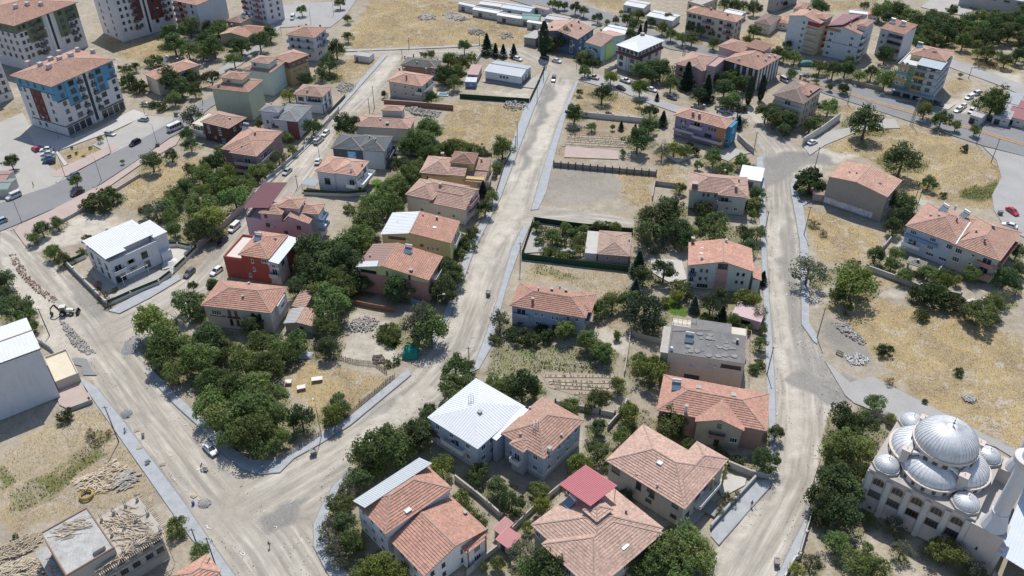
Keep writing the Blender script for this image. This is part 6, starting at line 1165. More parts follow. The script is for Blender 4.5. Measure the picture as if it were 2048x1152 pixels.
h.flatroof((0, h.L, 0, h.D), 6, (.52, .44, .32), None, .4); h.w('f', [.2, .5, .8], [4.4, 1.8], 1.2, 1.2, DK); h.w('r', 4, [4.4, 1.8], 1.2, 1.2, WHITE); h.done()
h = House('apartment_building', 'unfinished grey and white block at the top edge', 'building', 'the unfinished top-edge block', 'A4 962,60 1000,72 1130,18', 0)
h.flatroof((0, h.L, 0, h.D), 8, (.36, .35, .35), None, .4); h.w('f', [.3, .7], [6.4, 3.6], .8, 1.2, WHITE); h.w('r', 5, [6.4, 3.6], 1.2, 1.2, DK, 1); h.done()
h = House('warehouse', 'tall blank white warehouse with ribbed white roof at the left edge', 'building', 'the tall white warehouse', 'F -85,755 85,697 50,638', 15)
L, D = h.L, h.D
h.gable((0, L, 0, D), 15, (.62, .63, .66), (.66, .67, .68), 'x', .7, .5, .2, 'sheet', c=.8, c2=.8); h.part('gutter', MB().box(-.1, L + .1, -.12, .12, 14.75, 15.0), DARKM()); h.flatroof((L + .02, L + 5.2, D * .2, D * 1.0), 2.2, (.5, .45, .38), plaster((.62, .55, .42)), .5); h.done()
h = House('shed', 'low greenhouse-like shed at the left edge beside the lane', 'shed', 'the left-edge low shed', 'A1 -60,1080 55,1100 60,1040', 3)
h.gable((0, h.L, 0, h.D), 3, (.5, .47, .42), (.24, .32, .30), 'x', .6, .5, .2, 'sheet'); h.done()
h = House('shed', 'pink-roofed shed at the left edge beside the lane', 'shed', 'the left-edge pink shed', 'A1 -60,1040 40,1050 60,990', 3.4)
h.gable((0, h.L, 0, h.D), 3.4, (.5, .47, .42), (.38, .25, .22), 'x', .6, .5, .2, 'sheet'); h.done()
h = House('garage', 'low pink-roofed garage under trees beside the right dirt road', 'shed', 'the pink-roofed garage', 'B4 755,800 925,845 965,775', 3.0)
h.shed((0, h.L, 0, h.D), 3.0, (.5, .42, .42), (.50, .36, .36), 'f', .3); h.door('f', .5, 2.4, 2.0); h.done()
for lb, pts, c in (('upper of two small red garden sheds between walls', 'C3 528,880 580,920 655,855', (.38, .16, .16)), ('lower of two small red garden sheds between walls', 'C3 560,940 625,1010 680,930', (.42, .14, .15))):
    h = House('shed', lb, 'shed', 'the ' + lb.split()[0] + ' red garden shed', pts, 2.4); h.shed((0, h.L, 0, h.D), 2.4, (.45, .42, .4), c, 'f', .4, c=.4); h.door('f', .5); h.done()
h = House('shed', 'small terracotta-roofed lean-to beside the grey gable house', 'shed', 'the terracotta lean-to', 'B5 255,110 325,118 330,95', 2.6); h.shed((0, h.L, 0, h.D), 2.6, (.4, .32, .3), TERRA4, 'f', .4, style='tile'); h.done()
h = House('house', 'corner of a terracotta roof at the bottom edge beside the building site', 'house', 'the bottom-edge terracotta roof', 'C1 985,1150 1060,1260 1265,1130', 5.0)
h.hip((0, h.L, 0, h.D), 5.0, (.5, .48, .45), TERRA3, .35); h.done()
# ---------------------------------------------------------------- building site at the lower left
h = House('construction_site', 'unfinished concrete building piled with timber formwork at the lower left', 'building', 'the timber-strewn building site', 'C1 395,905 565,1115 960,900', 8.0)
L, D = h.L, h.D; CC = (.40, .38, .35)
h.box(.6, L - .6, .6, D - .6, 0, 7.7, CC); fr = h.wr
h.part('deck', MB().box(0, L, 0, D, 7.72, 8.0), surf('formwork_deck', (.42, .38, .33), .9, .25, .5, 5, .3))
h.w('r', [.1, .3, .5, .72, .9], [6.4, 3.6], 1.6, 1.6, CC, 1, fr, 'opening'); h.band('r', 4.8, .35, (.34, .33, .31), fr, 0, 1, .15); h.band('r', 2.0, .35, (.34, .33, .31), fr, 0, 1, .15)
rt = h.rect('C1 250,895 505,765 590,890 380,1150', 10.4)
h.flatroof((rt[0], rt[1], rt[2], rt[3]), 10.2, CC, surf('screed', (.43, .42, .40), .95, .3, .6, 4, .4, dirt=.7), .3, 0, None, (.31, .2, .155))
rd_ = random.Random(3)
def planks(n, x0, x1, y0, y1, z, ang, spread, parent, lens=(1.6, 3.6), nm='plank'):
    for i in range(n):
        ln = rd_.uniform(*lens); a = ang + rd_.gauss(0, spread); key = round(ln * 2) / 2
        if ('pl', key) not in WIN: WIN['pl', key] = MB().box(-key / 2, key / 2, -.06, .06, 0, .05).mesh('plank', WOOD())
        o = inst(nm, WIN['pl', key], parent, (rd_.uniform(x0, x1), rd_.uniform(y0, y1), z + .035 * (i % 9) + .01), a); o.rotation_euler.y = rd_.gauss(0, .02)
print('SITE', L, D, rt); planks(130, 1.2, L - 1.0, max(rt[3], 0) + .8, D - 1.5, 8.02, .6, .4, h.root); planks(60, max(rt[1], 0) + 1, L - 1, 1, D - 1.0, 8.3, 1.5, .5, h.root); planks(46, rt[0] + 1.2, rt[0] + 4.6, rt[2] + 1.5, rt[3] - 1.5, 10.28, .9, .25, h.root, (1.5, 3.0))
for k in range(34):                               # joist ends sticking out over the edges
    y = .2 + k * (D - .4) / 33; o = MB().box(L - .4, L + .9, y - .07, y + .07, 7.78, 7.92) if k == 0 else None
    if o: jm = o.mesh('joist', WOOD())
    inst('joist', jm, h.root, (0, (y - .2), 0))
jm2 = MB().box(-.07, .07, 0, 1.3, 0, .14).mesh('joist', WOOD())
for k in range(24): inst('joist', jm2, h.root, (.5 + k * (L - 1) / 23, D - .4, 7.8))
sc = MB()
for y in np.linspace(.5, D - .5, 6): sc.tube((L + 1.1, y, 0), (L + 1.1, y, 7.6), .05, n=6)
for z in (2, 4.2, 6.4): sc.tube((L + 1.1, 0, z), (L + 1.1, D, z), .045, n=6)
h.part('scaffold', sc, GALV())
clm = MB().box(-.22, .22, -.22, .22, 0, .9).mesh('column_stub', CONC()); rbm = MB()
for x in (-.15, .15): rbm.tube((x, -.15, .9), (x, -.15, 1.9), .03, n=5); rbm.tube((x, .15, .9), (x, .15, 1.9), .03, n=5)
rbm = rbm.mesh('rebar', surf('rebar', (.18, .11, .08), .8))
for x in (L * .1, L * .5, L - .5):
    for y in np.linspace(rt[3] + 1 if rt[3] < D - 4 else D * .5, D - .5, 4): o = inst('column_stub', clm, h.root, (x, y, 8.0)); inst('rebar', rbm, o)
lw = MB().box(-4.2, -.05, 1, D * .8, 0, 3.2).box(-4.2, L + .4, -6.5, -.1, 0, 4.0); h.part('lower_slab', lw, surf('raw_slab', (.40, .385, .36), .95, .3, .5, 4, .4, dirt=.6)); planks(60, -3.8, L, -6, -.5, 4.05, .5, .6, h.root)
h.part('duct', MB().box(rt[1] - 1.6, rt[1] - .8, rt[3] - 3.2, rt[3] - 1.2, 10.3, 11.2), CONC()); h.done(); SITE = h
# ---------------------------------------------------------------- the mosque
h = House('mosque', 'pale stone mosque with silver lead domes, half domes and white minarets', 'mosque', 'the mosque', 'Zb 155,410 905,790 355,40', 11.0, 'A')
L = D = (h.L + h.D) / 2; h.L = h.D = L
STN = (.60, .53, .48); LEAD = surf('lead_sheet', (.66, .67, .68), .5, .2, .6, 3, metal=.2, dirt=.35); fr = (0, L, 0, D)
h.box(0, L, 0, D, 0, 11.0, STN); h.part('roof_slab', MB().box(-.35, L + .35, -.35, D + .35, 11.01, 11.35), surf('roof_stone', (.43, .40, .37), .9, .15, .5, 4, dirt=.4))
def seamdome(name, c, r, zc, flat=1.0, a0=0, a1=2 * math.pi, n=40, rib=True, parent=None):
    prof = [(r * math.cos(t), zc + r * flat * math.sin(t)) for t in np.linspace(0, math.pi / 2 - .02, 14)]
    mb = MB().lathe(prof, n, c, a0, a1); o = mb.build(name, LEAD, parent or h.root, True)
    rb = MB()
    if rib:
        nr = int(n * (a1 - a0) / (2 * math.pi)) if a1 - a0 < 6 else n
        for i in range(nr + (0 if a1 - a0 > 6 else 1)):
            a = a0 + (a1 - a0) * i / nr
            pts = [(c[0] + p[0] * 1.006 * math.cos(a), c[1] + p[0] * 1.006 * math.sin(a), p[1] + .02) for p in prof[:-1]]
            for k in range(len(pts) - 1): rb.bar(pts[k], pts[k + 1], .07, .07)
        rb.build('seam', LEAD, o)
    return o
cx = cy = L / 2; Rm = L * .29; zd = 17.2
h.part('drum_base', MB().prism([(cx + Rm * 1.18 * math.cos(a), cy + Rm * 1.18 * math.sin(a)) for a in np.linspace(0, 2 * math.pi, 9)[:-1] + math.pi / 8], 11.3, 14.6), plaster((.52, .48, .44)))
h.part('drum', MB().tube((cx, cy, 14.4), (cx, cy, zd), Rm * 1.05, n=40).tube((cx, cy, zd - .1), (cx, cy, zd + .25), Rm * 1.09, n=40), plaster(STN))
seamdome('dome', (cx, cy), Rm * 1.03, zd + .2, .74, n=48)
lat = MB().box(-.45, .45, -.06, .06, -.6, .6).mesh('lattice_window', surf('lattice', (.10, .09, .08), .8, .6, 3, 8))
for k in range(20):
    a = 2 * math.pi * k / 20; inst('lattice_window', lat, h.root, (cx + (Rm * 1.05 + .02) * math.cos(a), cy + (Rm * 1.05 + .02) * math.sin(a), 15.9), a + math.pi / 2)
fin = MB().tube((0, 0, 0), (0, 0, 2.4), .07, .03, 6); fin.lathe([(.02, .5), (.28, .75), (.02, 1.05)], 10); fin.lathe([(.02, 1.2), (.18, 1.4), (.02, 1.6)], 10); finm = fin.mesh('finial', surf('brass', (.30, .27, .2), .4, .1, metal=.6)); inst('finial', finm, h.root, (cx, cy, zd + .2 + Rm * .75))
Rs = L * .275
for k, (dx_, dy_) in enumerate(((0, -1), (1, 0), (0, 1), (-1, 0))):
    c = (cx + dx_ * L * .19, cy + dy_ * L * .19); a = math.atan2(dy_, dx_)
    mb = MB().lathe([(Rs * 1.07, 11.3), (Rs * 1.07, 12.7), (Rs * 1.12, 12.7), (Rs * 1.12, 12.95), (Rs, 12.96)], 24, c, a - math.pi / 2, a + math.pi / 2); mb.build('half_drum', plaster(STN), h.root)
    seamdome('half_dome', c, Rs * 1.02, 12.95, .58, a - math.pi / 2, a + math.pi / 2, 36)
    arch = MB(); pr = [(-Rs * 1.12, 12.4)] + [(Rs * 1.1 * math.cos(t), 12.95 + Rs * .74 * math.sin(t)) for t in np.linspace(math.pi, 0, 14)] + [(Rs * 1.12, 12.4)]
    t_ = Vector((-dy_, dx_, 0)); nrm = Vector((dx_, dy_, 0))
    for i in range(len(pr) - 1):
        p1 = Vector((c[0], c[1], 0)) + nrm * L * .07 + t_ * pr[i][0] + Vector((0, 0, pr[i][1])); p2 = Vector((c[0], c[1], 0)) + nrm * L * .07 + t_ * pr[i + 1][0] + Vector((0, 0, pr[i + 1][1])); arch.bar(p1, p2, .8, .45)
    arch.build('arch', LEAD, h.root)
    for j in range(9):
        b_ = a - math.pi / 2 + math.pi * (j + .5) / 9; w_ = inst('lattice_window', lat, h.root, (c[0] + Rs * 1.08 * math.cos(b_), c[1] + Rs * 1.08 * math.sin(b_), 12.05), b_ + math.pi / 2, (.7, .7, .75))
for sx in (-1, 1):
    for sy in (-1, 1):
        c = (cx + sx * L * .385, cy + sy * L * .385); rr = L * .10
        h.part('corner_drum', MB().prism([(c[0] + rr * 1.42 * math.cos(a), c[1] + rr * 1.42 * math.sin(a)) for a in np.linspace(0, 2 * math.pi, 9)[:-1] + math.pi / 8], 11.3, 11.95), plaster((.40, .38, .36)))
        seamdome('corner_dome', c, rr * 1.2, 11.95, .72, n=24); inst('finial', finm, h.root, (c[0], c[1], 11.95 + rr * .85), 0, .5)
        t = (cx + sx * L * .275, cy + sy * L * .275); h.part('weight_tower', MB().box(t[0] - .7, t[0] + .7, t[1] - .7, t[1] + .7, 11.3, 16.0).box(t[0] - .85, t[0] + .85, t[1] - .85, t[1] + .85, 16.0, 16.3), plaster(STN)); inst('finial', finm, h.root, (t[0], t[1], 16.2), 0, .35)
for k in range(6):
    for f_ in ('f', 'l'):
        (ox, oy), (ddx, ddy), ln, rz = h.face(f_, fr); u = k / 5 * (ln - 1.0)
        MB().box(0, 1.0, -.45, .02, 0, 10.4).build('buttress', plaster((.60, .56, .52)), h.root, loc=(ox + ddx * u, oy + ddy * u, 0), rz=rz)
aw = MB(); awp = [(-1.1, -.8), (1.1, -.8), (1.1, .35)] + [(1.1 * math.cos(t), .35 + .75 * math.sin(t)) for t in np.linspace(0.2, math.pi - .2, 7)] + [(-1.1, .35)]
n_ = len(awp); aw.add([(x, -.06, z) for x, z in awp] + [(x, .01, z) for x, z in awp], [tuple(range(n_))] + [(i, n_ + i, n_ + (i + 1) % n_, (i + 1) % n_) for i in range(n_)]); awm = aw.mesh('pane', surf('mosque_glass', (.09, .075, .055), .35, .3, 2, 6)); awf = MB()
for i in range(n_): a_, b_ = awp[i], awp[(i + 1) % n_]; awf.bar((a_[0], -.08, a_[1]), (b_[0], -.08, b_[1]), .16, .12)
for x in (-.36, .36): awf.bar((x, -.09, -.8), (x, -.09, .95), .05)
awfm = awf.mesh('arched_window', plaster((.50, .44, .38)))
for f_ in ('f', 'l'):
    for k in range(5):
        u = (k + .5) / 5 * .96 + .02; (ox, oy), (ddx, ddy), ln, rz = h.face(f_, fr)
        o = inst('arched_window', awfm, h.root, (ox + ddx * u * ln, oy + ddy * u * ln, 8.6), rz); inst('pane', awm, o)
    h.w(f_, [.02 + .96 * (k + .5) / 5 for k in range(5)], [5.2], 2.3, 1.7, (.14, .11, .08), 4, fr); h.w(f_, [.12, .2, .42, .6, .8], [1.2], .8, .8, (.4, .36, .32), 1, fr)
# entrance side: plain wing, metal porch roof, stair
h.box(L + .02, L + 5.6, -.6, 2.6, 0, 10.6, STN, False); h.box(L + .02, L + 5.6, D - 2.6, D + .6, 0, 10.6, STN, False); h.box(L + .02, L + 5.0, 2.62, D - 2.62, 0, 7.2, (.5, .46, .42), False)
h.part('wing_cap', MB().box(L - .1, L + 5.9, -.9, 2.9, 10.62, 10.85).box(L - .1, L + 5.9, D - 2.9, D + .9, 10.62, 10.85), plaster((.5, .47, .44)))
h.part('side_wall', MB().box(L + 5.62, L + 6.5, -.6, .4, 0, 8.2), plaster(STN)); h.w('f', [.45], [5.2], .35, .7, DK, 1, (L, L + 5.6, -.6, 2))
sh_ = MB(); sheet(sh_, [(L + 20, D + 8, 5.2), (L + 20, -1.5, 5.2), (L + 5.7, -1.5, 7.4), (L + 5.7, D + 8, 7.4)][1:] + [(L + 20, D + 8, 5.2)], .6); sh_.build('porch_roof', metal((.62, .66, .70)), h.root)
stp = MB(); [stp.box(L + 6.6 + k * .45, L + 7.05 + k * .45, -9, -2, 0, 3.2 - k * .35) for k in range(9)]; h.part('stairs', stp, CONC())
for lb, yy in (('front', 1.0), ('rear', D - 1.0)):
    mx_ = L + 3.3; g_ = MB().prism([(mx_ + 2.6 * math.cos(a), yy + 2.6 * math.sin(a)) for a in np.linspace(0, 2 * math.pi, 5)[:-1] + math.pi / 4], 10.86, 12.0)
    mbm = MB().tube((mx_, yy, 11.0), (mx_, yy, 14.6), 2.3, 1.45, 12); mbm.tube((mx_, yy, 14.6), (mx_, yy, 38), 1.35, 1.25, 24); mbm.tube((mx_, yy, 14.6), (mx_, yy, 15.0), 1.5, n=24)
    h.part('minaret', mbm, plaster((.66, .66, .68))); gl = MB()
    gl.tube((mx_, yy, 27), (mx_, yy, 28.2), 1.3, 2.3, 24).tube((mx_, yy, 28.2), (mx_, yy, 29.2), 2.35, n=24); h.part('minaret_balcony', gl, plaster((.62, .60, .58))); h.part('minaret_cone', MB().tube((mx_, yy, 38), (mx_, yy, 45), 1.5, .05, 24), LEAD)
h.done(); MOSQ = h
# ================================================================ trees and shrubs
def leafm(key, c, rnd=.34):
    if key in MATS: return MATS[key]
    m = bpy.data.materials.new(key); MATS[key] = m; nt, N, L, b = nodes_of(m)
    oi = N.new('ShaderNodeObjectInfo'); geo = N.new('ShaderNodeNewGeometry'); n1 = N.new('ShaderNodeTexNoise'); n1.inputs['Scale'].default_value = 1.1; n1.inputs['Detail'].default_value = 3; L.new(geo.outputs['Position'], n1.inputs['Vector'])
    mr = N.new('ShaderNodeMapRange'); mr.inputs['To Min'].default_value = 1 - rnd; mr.inputs['To Max'].default_value = 1 + rnd; L.new(oi.outputs['Random'], mr.inputs['Value'])
    m2 = N.new('ShaderNodeMapRange'); m2.inputs['From Min'].default_value = .3; m2.inputs['From Max'].default_value = .7; m2.inputs['To Min'].default_value = .65; m2.inputs['To Max'].default_value = 1.4; L.new(n1.outputs['Fac'], m2.inputs['Value'])
    mu = N.new('ShaderNodeMath'); mu.operation = 'MULTIPLY'; L.new(mr.outputs[0], mu.inputs[0]); L.new(m2.outputs[0], mu.inputs[1])
    hu = N.new('ShaderNodeMapRange'); hu.inputs['To Min'].default_value = .472; hu.inputs['To Max'].default_value = .522; wr_ = N.new('ShaderNodeMath'); wr_.operation = 'FRACT'; w2 = N.new('ShaderNodeMath'); w2.operation = 'MULTIPLY'; w2.inputs[1].default_value = 7.31; L.new(oi.outputs['Random'], w2.inputs[0]); L.new(w2.outputs[0], wr_.inputs[0]); L.new(wr_.outputs[0], hu.inputs['Value'])
    hs = N.new('ShaderNodeHueSaturation'); hs.inputs['Color'].default_value = (*c, 1); L.new(mu.outputs[0], hs.inputs['Value']); L.new(hu.outputs[0], hs.inputs['Hue'])
    L.new(hs.outputs[0], b.inputs['Base Color']); b.inputs['Roughness'].default_value = .65; b.inputs['Specular IOR Level'].default_value = .25
    tr = N.new('ShaderNodeBsdfTranslucent'); L.new(hs.outputs[0], tr.inputs['Color']); mx = N.new('ShaderNodeMixShader'); mx.inputs[0].default_value = .42
    out = N['Material Output']; L.new(b.outputs[0], mx.inputs[1]); L.new(tr.outputs[0], mx.inputs[2]); L.new(mx.outputs[0], out.inputs['Surface'])
    return m
LEAF = {'d': ((0.098, 0.143, 0.056), 'dark green leafy tree'), 'm': ((0.148, 0.205, 0.066), 'mid-green leafy tree'), 'l': ((0.195, 0.234, 0.058), 'yellow-green leafy tree'), 'o': ((0.150, 0.169, 0.111), 'grey-green olive-like tree'),
        'c': ((0.052, 0.078, 0.047), 'dark conical conifer'), 'p': ((0.046, 0.072, 0.039), 'broad dark evergreen'), 'u': ((0.111, 0.150, 0.137), 'blue-green spruce'), 'y': ((0.042, 0.065, 0.036), 'slim dark cypress'), 'b': ((0.065, 0.094, 0.034), 'dense dark shrub'), 'g': ((0.130, 0.169, 0.055), 'low green shrub'), 'h': ((.17, .13, .085), 'dry brown brushwood shrub')}
BARK = surf('bark', (.16, .12, .085), .95, .25, 1, 8, .3)
def quads_mesh(name, cen, nrm, size, m, aspect=.62):
    n = len(cen); ref = rng.normal(size=(n, 3)); t = np.cross(nrm, ref); t /= np.linalg.norm(t, axis=1)[:, None]; b_ = np.cross(nrm, t)
    s = size[:, None]; V = np.stack([cen - t * s * .5, cen + b_ * s * .5 * aspect, cen + t * s * .5, cen - b_ * s * .5 * aspect], 1).reshape(-1, 3)
    me = bpy.data.meshes.new(name); me.vertices.add(len(V)); me.vertices.foreach_set('co', V.astype(np.float32).ravel()); me.loops.add(4 * n); me.loops.foreach_set('vertex_index', np.arange(4 * n, dtype=np.int32))
    me.polygons.add(n); me.polygons.foreach_set('loop_start', np.arange(0, 4 * n, 4, dtype=np.int32)); me.polygons.foreach_set('loop_total', np.full(n, 4, dtype=np.int32)); me.update(calc_edges=True); me.materials.append(m); return me
def unit(n): v = rng.normal(size=(n, 3)); return v / np.linalg.norm(v, axis=1)[:, None]
def crown_round(n=2600, lf=.115, sq=.85, nc=46, spread=.30):
    """leaf clumps over an uneven ball of radius 1 centred on the origin"""
    d = unit(nc); d[:, 2] = np.abs(d[:, 2]) * 1.15 - .42; d /= np.linalg.norm(d, axis=1)[:, None]
    lobes = 1 + .30 * np.sin(d[:, 0] * 3 + rng.random() * 6) * np.cos(d[:, 1] * 3 + rng.random() * 6)
    cc = d * (rng.uniform(.45, .84, nc) * lobes)[:, None]; cr = rng.uniform(.15, .36, nc)
    k = rng.integers(0, nc, n); e = unit(n); p = cc[k] + e * (cr[k] * rng.uniform(.45, 1.08, n) ** .5)[:, None]; p[:, 2] *= sq
    nr = e + unit(n) * .8 + np.array([0, 0, .35]); nr /= np.linalg.norm(nr, axis=1)[:, None]
    return p, nr, lf * rng.uniform(.6, 1.35, n)
def crown_cone(n=2400, lf=.10, tiers=11, w=.42):
    """whorls of drooping boughs; height 2, radius w"""
    P, Nn = [], []
    for _ in range(n):
        t = rng.random() ** .75; lv = math.floor(t * tiers) / tiers; rad = w * (1.04 - lv) * (0.92 + .16 * math.sin(lv * 40)); a = math.floor(rng.random() * 9) * 2 * math.pi / 9 + lv * 9 + rng.normal() * .22; rr = rad * math.sqrt(rng.random())
        P.append((rr * math.cos(a), rr * math.sin(a), -1 + 2 * lv + .16 * (1 - rr / max(rad, .01)) + rng.normal() * .03)); Nn.append((math.cos(a) * .4, math.sin(a) * .4, .9))
    P = np.array(P); Nn = np.array(Nn) + unit(n) * .5; Nn /= np.linalg.norm(Nn, axis=1)[:, None]; return P, Nn, lf * rng.uniform(.6, 1.4, n)
def crown_cyp(n=1500, lf=.075):
    t = rng.random(n); a = rng.random(n) * 2 * math.pi; rr = .17 * np.sin(np.clip(t * .92 + .06, 0, 1) * math.pi) ** .6 * rng.uniform(.7, 1.05, n)
    P = np.stack([rr * np.cos(a), rr * np.sin(a), -1 + 2 * t], 1); Nn = np.stack([np.cos(a), np.sin(a), np.full(n, .4)], 1) + unit(n) * .4; Nn /= np.linalg.norm(Nn, axis=1)[:, None]; return P, Nn, lf * rng.uniform(.6, 1.4, n)
PROTO = {}
for k in LEAF:
    lm = leafm('foliage_' + k, LEAF[k][0]); PROTO[k] = []
    for v in range(2 if k in 'oupyhc' else 3):
        if k in 'cu': g = crown_cone(2300, .105, 11, .46)
        elif k == 'y': g = crown_cyp()
        elif k in 'bg': g = crown_round(1500, .15, .72, 30)
        elif k == 'h': g = crown_round(800, .11, .6, 22)
        elif k == 'p': g = crown_round(2800, .10, 1.05, 44)
        elif k == 'o': g = crown_round(1700, .105, .88, 40)
        else: g = crown_round(3600, .108, .85, 54)
        PROTO[k].append(quads_mesh('crown', *g, lm))
def trunk_mesh(seed):
    r_ = random.Random(seed); mb = MB(); mb.tube((0, 0, -1.0), (.03, .02, .05), .085, .06, 8)
    for k in range(6):
        a = k * 1.05 + r_.random(); e = (math.cos(a) * .45, math.sin(a) * .45, .25 + r_.random() * .35); mb.tube((.02, .02, -.25 + .05 * k), e, .04, .015, 6)
    return mb.mesh('trunk', BARK)
TRK = [trunk_mesh(i) for i in range(3)]
SIZEW = lambda d: 'small ' if d < 2.6 else ('large ' if d > 6.5 else '')
GROUPS = {'d': 'leafy garden trees', 'm': 'leafy garden trees', 'l': 'leafy garden trees', 'o': 'olive-like trees', 'c': 'conifers', 'p': 'conifers', 'u': 'conifers', 'y': 'cypresses', 'b': 'shrubs', 'g': 'shrubs', 'h': 'dry brush'}
NT = [0]
def tree(px, py, r, k, tall=None):
    """crown centre and half width in picture pixels; the height of the crown above the ground follows from its size"""
    z = 3.0
    for _ in range(6):
        g = G((px, py), z); rm = r * depth(g) / F * (1.0 if k in 'cuy' else 1.25 if k in 'bg' else 1.17)
        if k in 'cu': H_ = tall or rm * 2.6; z = H_ * .5 + .2
        elif k == 'y': H_ = tall or rm * 7; z = H_ * .5 + .2
        elif k in 'bgh': z = rm * .62
        else: z = rm * .74 + min(1.5, .2 + rm * .3)
    v = NT[0]; NT[0] += 1; low = k in 'bgh'
    e = empty('shrub' if low else {'c': 'conifer_tree', 'p': 'evergreen_tree', 'u': 'spruce_tree', 'y': 'cypress_tree', 'o': 'grey_green_tree', 'm': 'mid_green_tree', 'd': 'dark_green_tree'}.get(k, 'tree'), (g.x, g.y, 0), 0)  # leafy tree names go by crown colour alone, the species is not known
    if k in 'cu': sc = (rm / .46, rm / .46, H_ / 2)
    elif k == 'y': sc = (rm / .17, rm / .17, H_ / 2)
    else: f_ = random.uniform(.82, 1.28); w_ = random.uniform(.9, 1.12); sc = (rm * w_, rm * (2.02 - w_), rm * f_)
    inst('crown', PROTO[k][v % len(PROTO[k])], e, (0, 0, z), random.random() * 6.28, sc)
    t_ = inst('stem' if low else 'trunk', TRK[v % 3], e, (0, 0, z), random.random() * 6.28); hz = z + .15; t_.scale = (max(rm * .9, .35), max(rm * .9, .35), hz)
    if k in 'cuy': t_.scale = (rm * .8, rm * .8, hz)
    auto(e, SIZEW(rm * 2) + LEAF[k][1], 'shrub' if low else 'tree', GROUPS[k]); return e
for c, s in TREES.items():
    ox, oy, sc = crop(c)
    for t in s.split():
        a = t.split(','); wd = 1.08 if c == 'A5' and float(a[0]) > 600 and float(a[1]) < 265 else 1.0; tree(ox + float(a[0]) / sc, oy + float(a[1]) / sc, float(a[2]) / sc * wd, a[3])
# ================================================================ garden walls and fences
def wall(name, label, cat, pts, hgt, th=.25, m=None, cap=None, posts=0, postm=None, base=0, topmesh=None):
    P = gpoly(pts); o0 = P[0]; e = tag(empty(name, (o0.x, o0.y, 0)), label, cat); Q_ = [p - o0 for p in P]
    bo = ribbon('wall_body' if name != 'mesh_fence' else 'mesh', Q_, th, -.3, hgt, m or CONC(), e)
    if cap: ribbon('coping', Q_, th + .1, hgt + .003, hgt + .08, cap, e)
    if topmesh: ribbon('screen', Q_, .05, hgt + (.085 if cap else .003), hgt + topmesh[0], topmesh[1], e)
    if posts:
        pm = MB().box(-.18, .18, -.18, .18, -.2, hgt + .45).box(-.23, .23, -.23, .23, hgt + .452, hgt + .55).mesh('post', postm or plaster(OFFW)) if name != 'mesh_fence' else MB().tube((0, 0, -.2), (0, 0, hgt + .1), .04, n=6).mesh('post', DARKM())
        for i in range(len(Q_) - 1):
            d = Q_[i + 1] - Q_[i]; n = max(1, int(d.length / posts))
            for k in range(n + (1 if i == len(Q_) - 2 else 0)): v = Q_[i] + d * k / n; inst('post', pm, e, (v.x, v.y, 0), math.atan2(d.y, d.x))
    return e
WW = plaster((.58, .56, .53)); GREENM = surf('green_mesh', (.022, .06, .035), .9, .3, 1, 6); HEDGE = surf('artificial_hedge', (.035, .075, .03), .9, .4, 2, 8, .4)
wall('garden_wall', 'stone-topped wall along the left side of the modern villa yard', 'wall', 'Ze -60,610 430,1105', 1.6, .3, CONC(), CONC(), 6)
wall('garden_wall', 'white posted wall with hedge panels fronting the modern villa', 'wall', 'Ze 432,1108 705,985 1030,852 1165,748', .9, .3, WW, None, 5, None, 0, (.8, HEDGE))
wall('garden_wall', 'white posted wall with hedge panels right of the villa gate', 'wall', 'Ze 1205,712 1335,590 1470,455', .9, .3, WW, None, 4, None, 0, (.8, HEDGE))
wall('garden_wall', 'white posted wall behind the modern villa with green screen', 'wall', 'Ze 1110,425 1250,420 1400,452', 1.0, .25, WW, None, 5, None, 0, (.7, GREENM))
wall('garden_wall', 'low wall with green screen at the far left of the villa', 'wall', 'Ze -40,650 190,545', 1.0, .25, WW, None, 0, None, 0, (.8, GREENM))
wall('garden_wall', 'long white panel wall across the orchard by the main dirt road', 'wall', 'A3 1050,672 1225,690 1405,708', 2.0, .25, plaster((.60, .58, .54)), None, 4)
wall('retaining_wall', 'dark concrete wall with wire posts between orchard and gravel lot', 'wall', 'A3 885,958 1180,985 1475,1012', 1.6, .3, surf('old_concrete', (.24, .23, .215), .95, .25, .6, 4, .3, dirt=.4), None, 2.2, DARKM())
wall('mesh_fence', 'green mesh fence along the pavement beside the vegetable garden', 'fence', 'B3 768,275 700,478', 1.9, .06, GREENM, None, 2.5)
wall('mesh_fence', 'long green mesh fence in front of the vegetable garden', 'fence', 'B3 700,482 1000,520 1315,556', 1.9, .06, GREENM, None, 3)
wall('mesh_fence', 'green mesh fence behind the vegetable garden', 'fence', 'B3 772,268 1000,300 1340,335', 1.7, .06, GREENM, None, 3)
wall('mesh_fence', 'green mesh fence between white service building and dry field', 'fence', 'A3 345,565 560,580 745,592', 1.8, .06, GREENM, None, 3)
wall('mesh_fence', 'green mesh fence along the pavement by the white service building', 'fence', 'A3 748,590 800,480 835,395', 1.8, .06, GREENM, None, 3)
wall('brick_wall', 'long red-brown brick wall below the cream house with pool', 'wall', 'A2 1060,600 1230,612 1460,632', 1.9, .3, BRICK(), CONC())
wall('garden_wall', 'low concrete wall right of the pool garden', 'wall', 'A3 430,370 470,318', 1.6, .3, WW)
wall('garden_wall', 'concrete wall from the half-metal house down to the red sheds', 'wall', 'C3 315,600 450,705 575,815', 1.5, .25, CONC(), CONC())
wall('garden_wall', 'concrete wall running right from the lower red shed', 'wall', 'C3 385,1152 470,1070 560,1000', 1.5, .25, CONC(), CONC())
wall('garden_wall', 'concrete wall left of the tall tan houses near the red sheds', 'wall', 'C3 640,900 760,780 930,640', 1.5, .25, CONC())
wall('garden_wall', 'concrete wall with wire behind the terracotta duplex', 'wall', 'C3 890,170 1060,205 1230,240', 1.4, .25, CONC(), None, 2.5, DARKM())
